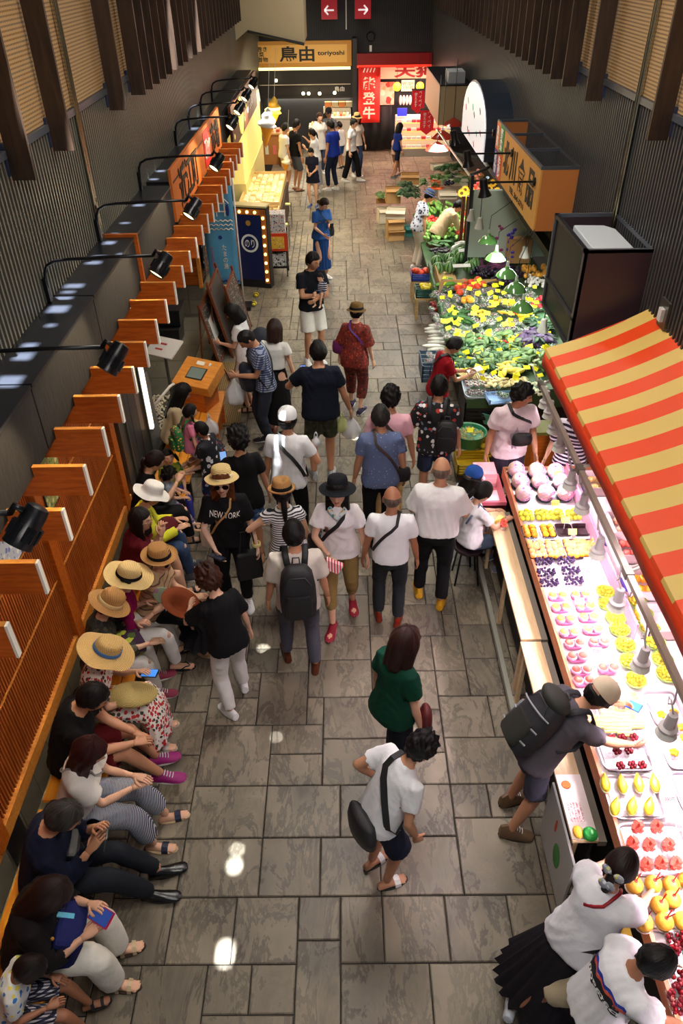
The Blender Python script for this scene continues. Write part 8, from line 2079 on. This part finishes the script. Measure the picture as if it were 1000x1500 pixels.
t=thing('note_paper','white folded note in the hands of the red t-shirt stall keeper','paper',i['W'](i['J']['wrR']+np.array([-.06,.10,.03])));MB().box((0,0,0),(.22,.07,.012),R=Rz(.6)@Rx(.4)).build('note',WHT,t)
crossbody(i,'black apron strap over the red t-shirt',BLK_S,BLK_S,'R',.1)
i=P(label='man in blue checked shirt and dark jeans with sunglasses on his head, reading a phone',px=(362,497),face=-112,h=1.70,hair='crop',hp=46,bend=12,top=Tp(0,stripe('checks',(176,186,206),(70,84,120),'Z',34,.5,c3=(140,150,180))),bottom=Pt((44,48,60)),shoes=Sh(c=(40,40,44)),skin=TAN,handL=(-.05,.36,1.1),handR=(.06,.36,1.06))
phone(i,i['J']['wrL']+np.array([.02,.11,.02]),'dark phone held by the checked shirt man',(50,56,70));plastic_bag(i['W'](i['J']['wrR']+np.array([0,.02,-.04])),'white plastic carrier bag hanging from the arm of the checked shirt man',(.12,.10,.36))
crossbody(i,'large navy shoulder bag on the checked shirt man',BLK_S,mat('bag_navy',(26,32,48),.6),'R',.0,(.34,.2,.30),bag_at=i['C'](.15)+np.array([.05,.20,.02]))
i=P(label='woman with black bob in white sleeveless top behind the checked shirt man',px=(342,458),face=-84,h=1.58,fem=True,hair='bob',hp=30,top=Tp(WHC),bottom=Pt((214,210,206),'skirt',len=.6),shoes=Sh('sandal',BKC,BKC),skin=PALE,handL=(-.06,.34,1.1))
t=thing('tote_bag','dark navy tote bag on the back of the black bob woman','bag',i['W']((.18,-.2,.95)));MB().ball((0,0,0),(.16,.12,.22),14,10).build('bag',mat('bag_navy',(26,32,48),.6),t,smooth=True)
i=P(label='woman with brown bob, white shawl over a long black dress, carrying a basket',px=(402,483),face=12,h=1.60,fem=True,hair='bob',hairc=(56,34,26),hlen=.14,top=Tp((228,226,220),hem=.30,ease=.03,sleeve=.4),bottom=Pt((26,24,26),'skirt',len=.84,flare=.03,deep=.02),shoes=Sh('slipon',(130,60,30),(90,50,30)),skin=PALE)
t=thing('basket','small woven basket in the left hand of the white shawl woman','basket',i['W'](i['J']['wrL']+np.array([.02,.04,-.22])));MB().lathe([(.001,-.09),(.08,-.09),(.12,.0),(.115,.07),(.10,.07),(.09,-.07)],22,sy=.7).build('basket',straw((176,136,80),(110,76,40)),t,smooth=True);MB().tube([(-.10,0,.06),(-.05,0,.17),(.05,0,.17),(.10,0,.06)],.008,n=6).build('handle',BRN_S,t)
i=P(label='man in black t-shirt and white shorts carrying a baby',px=(458,383),face=158,hyaw=-28,h=1.78,hair='short',glasses='clear',top=Tp((20,22,30)),bottom=Pt((226,222,214),'shorts',ease=.035),shoes=Sh(),skin=TAN,handL=(.02,.26,1.08),handR=(-.04,.22,1.12),poleL=(-1,-.2,-.6),poleR=(1,-.2,-.6))
P(label='baby in navy striped top held by the man in black',px=(469,407),face=200,h=.66,head_scale=1.45,hair='crop',sit=.0,pz=.34,base=1.02,top=Tp(0,stripe('baby_stripes',(30,36,66),(220,220,230),'Z',36,.35),sleeve=1.6),bottom=Pt(NV,'shorts'),skin=PALE)
i=P(label='woman in long blue dress looking at her phone',px=(474,299),face=150,hyaw=-20,h=1.58,fem=True,hair='tied',hairc=(44,26,22),tail=dict(bun=1,z=-.05),hp=34,top=Tp((38,84,150),ease=.03),bottom=Pt((28,66,126),'skirt',len=.84,flare=.04),shoes=Sh('slipon'),skin=PALE,handL=(-.02,.34,1.16),handR=(.1,.3,1.0))
phone(i,i['J']['wrL']+np.array([.02,.1,.02]),'phone in the hand of the blue dress woman',(60,80,110));crossbody(i,'black pouch on the blue dress woman',BLK_S,BAGK,'R',.1,(.2,.1,.18),width=.008)
i=P(label='woman in dark red patterned tunic and trousers with olive hat and purple bag',px=(522,458),face=18,h=1.56,fem=True,hair='tied',hp=14,top=Tp(0,cell_print('red_batik',(122,34,22),[(60,24,18),(170,66,36),(90,30,24)],30,.4),hem=-.22,ease=.045,sleeve=.95),bottom=Pt(0,'crop',cell_print('red_batik2',(96,28,22),[(40,26,20),(140,60,40)],22,.4),to=.62,ease=.04),shoes=Sh(c=(36,26,60)),skin=PALE,hat=dict(kind='bucket',m=cloth((104,78,40)),brim=.14,crown=.09,band=CBD,wave=.008,tilt=4),footL=(-.10,.14,.085),footR=(.10,-.05,.085))
crossbody(i,'purple shoulder bag on the red tunic woman',mat('strap_purple',(90,40,130),.6),mat('bag_purple',(104,30,92),.6),'L',.3,(.20,.10,.18),width=.012,bag_at=i['C'](.25)+np.array([-.22,.0,0]))
P(label='woman in navy sun hat, patterned vest and white trousers by the cartons',px=(628,288),face=72,h=1.56,fem=True,hair='tied',lean=8,bend=14,hp=36,top=Tp(0,cell_print('vest_print',(200,204,214),[(30,34,60),(90,96,120)],18,.4)),bottom=Pt((226,216,196)),shoes=Sh('leather'),skin=TAN,hat=dict(kind='bucket',m=cloth((36,50,78)),brim=.15,crown=.09,band=BLK_S,droop=.01))
P(label='woman in beige cardigan and brown dotted skirt reaching for tomatoes',px=(671,302),face=66,h=1.58,fem=True,hair='tied',tail=dict(len=.16),lean=28,bend=24,hp=44,top=Tp((204,180,140),sleeve=1.9,ease=.03),bottom=Pt((70,46,34),'skirt',len=.55),shoes=Sh('slipon',BRWN),skin=PALE,handR=(.1,.6,1.0),handL=(-.15,.5,.95))
P(label='vendor with dark hair in navy top behind the flower corner',px=(722,308),face=-160,h=1.55,fem=True,hair='bob',top=Tp(NV),bottom=Pt(DK),shoes=Sh(),skin=TAN,lod=1.7)
P(label='vendor in purple and white striped shirt standing under the awning',pos=(2.42,6.72),face=-150,h=1.62,fem=True,hair='tied',top=Tp(0,stripe('stripes_pw',(40,24,50),(240,230,240),'Z',22,.45),sleeve=.9),bottom=Pt((40,36,60)),shoes=Sh(),skin=PALE)
# --- far group
P(label='young man in white t-shirt with a bag, far left of the distant group',px=(418,188),face=62,h=1.66,lod=1.7,top=Tp(WHC),bottom=Pt((220,196,180),'shorts'),shoes=Sh(),skin=TAN)
i=P(label='man in black t-shirt and grey shorts with a black backpack, distant group',px=(434,183),face=58,h=1.74,lod=1.7,top=Tp(BKC),bottom=Pt((84,88,100),'shorts',to=-.02),shoes=Sh('flipflop',BKC,BKC),skin=TAN)
i=P(label='girl in navy outfit looking down at her hands, nearest of the distant group',px=(455,223),face=-165,h=1.42,fem=True,lod=1.2,hair='tied',tail=dict(len=.2),hp=30,top=Tp((24,28,48),hem=-.15),bottom=Pt((22,24,40),'skirt',len=.36,flare=.04),shoes=Sh(c=(60,80,140)),skin=PALE,handL=(-.05,.26,1.0),handR=(.05,.26,1.0))
P(label='woman in white top raising a phone to her face, distant group',px=(457,196),face=-70,h=1.58,fem=True,lod=1.7,hair='tied',tail=dict(len=.18),top=Tp(WHC),bottom=Pt((170,170,180),'skirt',len=.8,flare=.05),shoes=Sh(),skin=PALE,handR=(.05,.3,1.42),handL=(-.05,.28,1.2))
P(label='woman in long loose white top facing the camera, distant group',px=(468,172),face=150,h=1.62,fem=True,lod=1.7,hair='tied',hairc=(60,30,24),top=Tp((222,218,214),hem=-.4,ease=.05),bottom=Pt((60,70,100)),shoes=Sh(),skin=PALE)
P(label='person in black cap behind the blue polo man, distant group',px=(481,166),face=-150,h=1.66,lod=1.7,hair='crop',hat=dict(kind='cap',m=cloth(BKC)),top=Tp((90,90,96)),bottom=Pt(DK),shoes=Sh(),skin=TAN)
P(label='man in bright blue polo shirt and navy trousers, distant group',px=(484,184),face=-52,h=1.72,lod=1.4,top=Tp((26,50,150)),bottom=Pt((28,38,60)),shoes=Sh(),skin=TAN,footL=(-.1,.12,.085))
P(label='child in white shirt and blue shorts, distant group',px=(497,184),face=-60,h=1.25,lod=1.7,top=Tp(WHC),bottom=Pt((60,100,170),'shorts'),shoes=Sh(c=BKC),skin=TAN,head_scale=1.1)
P(label='woman in black overalls and white t-shirt walking right, distant group',px=(518,181),face=112,h=1.60,fem=True,lod=1.4,hair='tied',top=Tp(WHC),bottom=Pt(BKC,ease=.05),shoes=Sh(c=(240,240,240)),skin=PALE,footL=(-.1,.22,.085),footR=(.1,-.2,.085))
P(label='person in beige hat and jeans behind the overalls woman',px=(523,174),face=160,h=1.62,fem=True,lod=1.7,hair='bob',hat=dict(kind='straw',m=ST1,brim=.15),top=Tp((226,210,196)),bottom=Pt((50,66,100)),shoes=Sh(),skin=PALE)
P(label='child in blue t-shirt and dark shorts walking by the butcher',px=(585,187),face=60,h=1.36,fem=True,lod=1.7,hair='bob',top=Tp((20,40,110)),bottom=Pt(NV,'shorts'),shoes=Sh('flipflop',(70,140,190),(90,160,200)),skin=TAN,footL=(-.08,.2,.085),footR=(.08,-.2,.085),head_scale=1.08)
P(label='small child partly hidden behind the blue t-shirt child',px=(581,200),face=60,h=1.1,lod=1.7,top=Tp((190,150,130)),bottom=Pt((150,110,90),'shorts'),shoes=Sh('flipflop',(70,140,190),(90,160,200)),skin=TAN,head_scale=1.12)
# --- girls by the ledge
def stool(i,lab):
 w=i['root'].location;t=thing('stool',lab,'stool',(w[0],w[1],0));MB().lathe([(.001,.42),(.15,.42),(.155,.435),(.15,.45),(.001,.45)],24).build('seat',mat('stool_seat',(40,26,30),.5),t,smooth='auto')
 for a in range(4):c,s_=math.cos(a*PI/2+.78),math.sin(a*PI/2+.78);MB().tube([(c*.11,s_*.11,.42),(c*.17,s_*.17,0)],.011,n=6).build('leg',LM,t)
i=P(label='girl in denim dungarees and white t-shirt seated at the ledge with a fruit cup',px=(706,722),face=62,h=1.42,fem=True,head_scale=1.08,hair='tied',tail=dict(len=.22,dir=(-.3,-.6,-1)),sit=.46,hp=30,top=Tp((232,230,232)),bottom=Pt((108,124,150),'shorts',to=-.45),shoes=Sh(c=(130,136,156)),skin=PALE,handR=(.14,.42,.86),handL=(-.10,.44,.84),footR=(.12,.42,.12),footL=(-.12,.46,.12));stool(i,'dark round stool under the girl in dungarees')
g=MB()
for s_ in (-1,1):g.tube([i['C'](.2)+i['Rs'](.3)@np.array([s_*.06,.14,0]),i['C'](.7)+i['Rs'](.7)@np.array([s_*.07,.13,0]),i['C'](.97)+np.array([s_*.06,0,.03]),i['C'](.6)+i['Rs'](.6)@np.array([s_*.06,-.13,0])],(.012),n=6)
g.build('dungaree_strap',cloth((108,124,150)),i['root'],smooth=True)
i=P(label='child in blue and white cap seated behind the girl in dungarees',px=(692,700),face=58,h=1.35,fem=True,head_scale=1.1,hair='bob',sit=.46,hp=26,hat=dict(kind='cap',m=cloth((40,84,160)),m2=cloth((200,206,220)),tilt=4),top=Tp((196,200,208)),bottom=Pt((60,50,90),'shorts'),shoes=Sh(),skin=PALE,footR=(.12,.42,.12),footL=(-.12,.42,.12));stool(i,'dark round stool under the child in the blue cap')
# --- people sitting on the benches, near to far
def seat(label,px,face,h,**k):
 k.setdefault('sit',.425);k.setdefault('hp',34);k.setdefault('lean',8);k.setdefault('bend',14)
 return P(label=label,px=px,face=face,h=h,**k)
CH=cell_print
seat('small girl in blue and yellow floral top and checked shorts on the nearest bench',(42,1420),80,1.16,fem=True,head_scale=1.15,hair='tied',hairc=(26,16,16),hp=46,bend=24,top=Tp(0,CH('child_floral',(222,226,226),[(50,120,200),(236,224,110),(110,170,220)],26,.34)),bottom=Pt(0,'shorts',stripe('mini_check',(220,220,226),(40,44,70),'Z',60,.5,c3=(90,90,120))),shoes=Sh('sandal',BKC,BKC),skin=BRWN,footL=(-.1,.52,.2),footR=(.1,.5,.2))
i=seat('woman with long dark hair in black cardigan and white trousers with pink phone case',(74,1310),84,1.58,fem=True,w=1.15,hair='long',hairc=(40,24,22),hlen=.24,hp=40,bend=22,top=Tp((24,20,22),sleeve=1.5,ease=.03),bottom=Pt((226,222,212),ease=.05),shoes=Sh('sandal',(200,180,140),(60,40,30)),skin=PALE,glasses='clear',handL=(-.06,.44,.84),handR=(.12,.42,.80))
phone(i,i['J']['wrL']+np.array([.09,.08,.03]),'phone in an open pink case in the hands of the black cardigan woman',(40,60,120),(.5,.6,.3),(0,-.6,1),(200,20,70),1.3)
t=thing('tote_bag','navy blue bag with buttons on the lap of the black cardigan woman','bag',i['W']((0.02,.24,.62)),i['rz']);MB().box((0,0,0),(.34,.20,.30),R=Rx(-.5),taper=.85).build('bag',cloth((24,30,84)),t,bevel=.03)
for x in (-.10,0,.10):MB().ball((x,-.02,.16),(.012,.012,.008),8,5).build('button',mat('gold',(190,140,50),.4),t)
MB().box((-.03,.02,.155),(.03,.12,.01),R=Rx(-.5)).build('ribbon',mat('ribbon_blue',(90,190,220),.5),t)
i=seat('grey haired man in navy suit jacket and dark trousers using a phone',(92,1197),82,1.68,w=1.08,hair='short',hairc=(62,58,56),hp=38,bend=18,top=Tp((20,26,48),sleeve=1.85,ease=.03),bottom=Pt((26,30,38)),shoes=Sh('leather',(14,14,16),(12,12,12)),skin=TAN,handL=(-.04,.40,.90),handR=(.08,.36,.84),footL=(-.14,.66,.10),footR=(.02,.62,.10))
phone(i,i['J']['wrR']+np.array([-.04,.10,.02]),'black phone in the hands of the navy jacket man',(24,26,30));t=thing('black_bag','black zipped bag hanging on the chest of the navy jacket man','bag',i['W']((0,.22,.72)),i['rz']);MB().box((0,0,0),(.2,.08,.22),R=Rx(-.3)).build('bag',BAGK,t,bevel=.02);MB().tube([(-.06,.045,-.08),(-.04,.05,.08)],.004,n=5).build('zip',STL,t)
i=seat('woman with reddish dark bob in white blouse and striped trousers',(130,1102),84,1.58,fem=True,hair='bob',hairc=(56,22,20),hlen=.16,hp=22,hyaw=8,top=Tp((234,230,222),ease=.04,hem=-.12),bottom=Pt(0,'crop',stripe('pinstripe',(52,60,84),(196,200,210),'Y',105,.4),to=.7,ease=.05),shoes=Sh('slide',(22,30,60),(214,190,150)),skin=PALE,handL=(-.03,.46,.78),handR=(.05,.46,.76),footL=(-.12,.58,.085),footR=(.12,.50,.085))
crossbody(i,'thin grey strap across the back of the white blouse woman',mat('strap_grey',(130,130,130),.5),BLK_S,'R',.2,width=.006)
seat('man in black t-shirt and dark red shorts resting his hands on his knee',(134,1022),82,1.70,w=1.1,hair='short',hp=36,bend=24,top=Tp((18,18,20),ease=.03),bottom=Pt((104,24,28),'shorts'),shoes=Sh(c=(150,20,110)),skin=TAN,handL=(-.02,.50,.62),handR=(.08,.50,.64),footL=(-.16,.56,.12),footR=(.06,.62,.2))
i=seat('woman in red and white poppy dress under a wide straw hat with blue ribbon',(156,958),84,1.58,fem=True,hair='tied',hp=36,top=Tp(0,CH('poppy_top',(234,226,216),[(180,26,30),(200,40,40),(60,60,50)],30,.46),sleeve=.7),bottom=Pt(0,'skirt',CH('poppy_skirt',(230,222,212),[(180,26,30),(200,40,40),(60,60,50)],30,.46),drop=.75,pleats=12,flare=.03),shoes=Sh('slide',(214,206,196),(190,180,160)),skin=PALE,hat=dict(kind='straw',m=ST1,brim=.20,crown=.10,wave=.012,droop=.012,band=mat('blue_ribbon',(70,116,170),.5),bow=-1,tilt=6),handL=(-.05,.42,.86),handR=(.10,.40,.74))
phone(i,i['J']['wrL']+np.array([.05,.1,.02]),'phone with a blue screen held by the poppy dress woman',(70,140,230),(.3,.8,.2),(0,-.4,1));t=thing('straw_bag','flat woven straw bag on the lap of the poppy dress woman','bag',i['W']((.08,.34,.68)));MB().ball((0,0,0),(.20,.13,.045),20,8).build('bag',straw((206,186,118),(150,124,66)),t,smooth=True)
i=seat('woman in camouflage jacket with coarse woven straw hat and white trousers',(160,888),76,1.56,fem=True,hair='tied',hp=30,top=Tp(0,CH('camo2',(50,52,46),[(90,84,66),(30,32,30),(70,74,56)],16,.5),sleeve=1.5,ease=.03),bottom=Pt((228,224,220)),shoes=Sh(c=(140,40,70)),skin=PALE,hat=dict(kind='straw',m=ST2,brim=.165,crown=.12,top=.06,band=mat('straw_cord',(220,190,130),.6),tilt=-6,droop=.02),handR=(.12,.5,.74),handL=(-.12,.4,.8))
t=thing('patterned_bag','yellow green and purple patterned bag on the lap of the camouflage jacket woman','bag',i['W']((.02,.28,.64)),.6);MB().box((0,0,0),(.22,.26,.14)).build('bag',CH('bag_print',(60,30,60),[(190,200,60),(80,100,40)],12,.4),t,bevel=.03)
i=seat('woman in magenta top with cream hat and black bow, holding a clear fan',(190,848),78,1.56,fem=True,hair='tied',hp=14,hyaw=15,top=Tp((140,16,80),sleeve=1.2),bottom=Pt((230,226,222)),shoes=Sh('flipflop',BKC,BKC),skin=PALE,hat=dict(kind='straw',m=ST3,brim=.19,crown=.11,top=.066,wave=.012,band=CBD,bow=1,tilt=-2),handR=(.10,.36,.80),handL=(-.02,.3,.84))
t=thing('hand_fan','small pale green and pink round fan held by the magenta top woman','fan',i['W'](i['J']['wrR']+np.array([0,.10,.10])));MB().ball((0,0,.08),(.085,.008,.10),16,10).build('fan',CH('fan_print',(170,190,160),[(190,140,170),(90,140,80)],14,.4),t,smooth=True);MB().tube([(0,0,0),(0,0,-.10)],.006,n=6).build('handle',WHT,t)
seat('woman in beige striped top with sunglasses and straw hat with black band',(236,820),92,1.58,fem=True,hair='tied',hp=2,hyaw=30,glasses='sun',top=Tp(0,stripe('beige_stripe',(190,156,118),(110,84,66),'Z',16,.22),ease=.03),bottom=Pt(BKC,'skirt',drop=.5),shoes=Sh('flipflop',(190,160,110),(210,190,150)),skin=PALE,hat=dict(kind='straw',m=ST2,brim=.155,crown=.10,band=CBD,edge=.01,tilt=2),handR=(.04,.44,.72),handL=(-.02,.44,.70))
seat('woman in maroon t-shirt and glasses with black hair, hands together',(206,762),74,1.60,fem=True,w=1.08,hair='long',hlen=.2,hairc=(26,18,18),hp=-2,hyaw=26,glasses='clear',top=Tp((92,16,26),ease=.03),bottom=Pt((150,110,90),'shorts'),shoes=Sh('sandal',BKC,BKC),skin=PALE,handR=(.05,.34,.98),handL=(-.02,.34,.98))
i=seat('woman in yellow jacket and jeans under a white brimmed hat',(222,726),70,1.58,fem=True,hair='tied',hp=26,top=Tp((222,222,60),sleeve=1.85,ease=.03),bottom=Pt((58,78,112)),shoes=Sh(c=(60,60,70)),skin=PALE,hat=dict(kind='bucket',m=cloth((238,234,228)),brim=.165,crown=.10,wave=.014,droop=.02,tilt=-2),handR=(.10,.42,.74),handL=(-.06,.42,.76))
t=thing('maroon_bag','dark maroon bag on the lap of the yellow jacket woman','bag',i['W']((.02,.28,.66)));MB().ball((0,0,0),(.12,.17,.11),14,10).build('bag',cloth((84,20,30)),t,smooth=True)
seat('woman with dark tied hair in black top leaning over a toddler',(226,676),66,1.58,fem=True,hair='tied',hairc=(36,20,18),tail=dict(len=.22),hp=30,top=Tp(BKC),bottom=Pt(DK),shoes=Sh('sandal',BKC,BKC),skin=PALE,handR=(.1,.42,.9))
P(label='girl with pigtails in yellow and purple top looking up at the camera',px=(246,670),face=150,hp=-10,h=1.12,fem=True,head_scale=1.15,hair='tied',tail=dict(sides=1,len=.16),sit=.30,top=Tp(0,CH('girl_print',(150,160,40),[(90,40,130),(60,120,60),(200,190,60)],16,.4)),bottom=Pt((60,60,150)),shoes=Sh(),skin=PALE)
P(label='toddler with dark curls and patterned clothes on the lap of the black top woman',px=(247,696),face=80,h=.86,head_scale=1.3,hair='curly',sit=.42,base=.06,top=Tp((150,160,176)),bottom=Pt(0,'pants',CH('toddler',(150,140,170),[(110,60,150),(210,200,210)],24,.4)),skin=PALE)
P(label='boy in black top with white stars standing by the bench',px=(295,630),face=-70,h=1.22,head_scale=1.12,hair='crop',hairc=(18,16,18),top=Tp(0,CH('stars',(24,24,34),[(216,216,222)],13,.30),hem=-.14,ease=.03),bottom=Pt(0,'crop',CH('kid_trousers',(30,40,80),[(190,60,90),(80,130,180),(200,200,210)],18,.4)),shoes=Sh(),skin=BRWN,handL=(-.10,.3,.95),handR=(.1,.3,.98))
i=P(label='girl with pigtails and pink hair ties kneeling on the bench with a green backpack',px=(278,604),face=60,h=1.08,fem=True,head_scale=1.15,hair='tied',tail=dict(sides=1,len=.12),base=.30,top=Tp((226,130,160)),bottom=Pt((200,190,210),'shorts'),skin=PALE,footL=(-.1,-.2,.5),footR=(.1,-.2,.5))
backpack(i,'small green backpack with orange dots on the pigtailed girl',CH('green_dots',(30,110,60),[(230,120,50),(210,60,60),(240,190,60)],34,.3),None,.22,.26,.11,.55)
i=seat('woman with long black hair in beige top on the far bench',(266,576),72,1.56,fem=True,hair='long',hlen=.34,hp=26,top=Tp((196,176,140),sleeve=1.2),bottom=Pt(0,'skirt',CH('dark_floral',(26,30,44),[(190,60,50),(90,110,130),(200,200,210)],22,.32),drop=.6),shoes=Sh('sandal',(190,40,50),(60,40,40)),skin=PALE)
plastic_bag(i['W']((.16,.46,.78)),'white paper like bag standing on the lap of the long haired woman',(.1,.07,.24),(220,220,222))
P(label='person mostly outside the frame at the bottom left corner, hand resting on the bench',pos=(-2.02,1.12),face=90,h=1.6,fem=True,sit=.425,hair='bob',top=Tp((90,80,60)),bottom=Pt((70,60,50),'pants'),shoes=Sh(),skin=TAN,handL=(-.3,.3,.60))
bpy.data.scenes.remove(TMP)
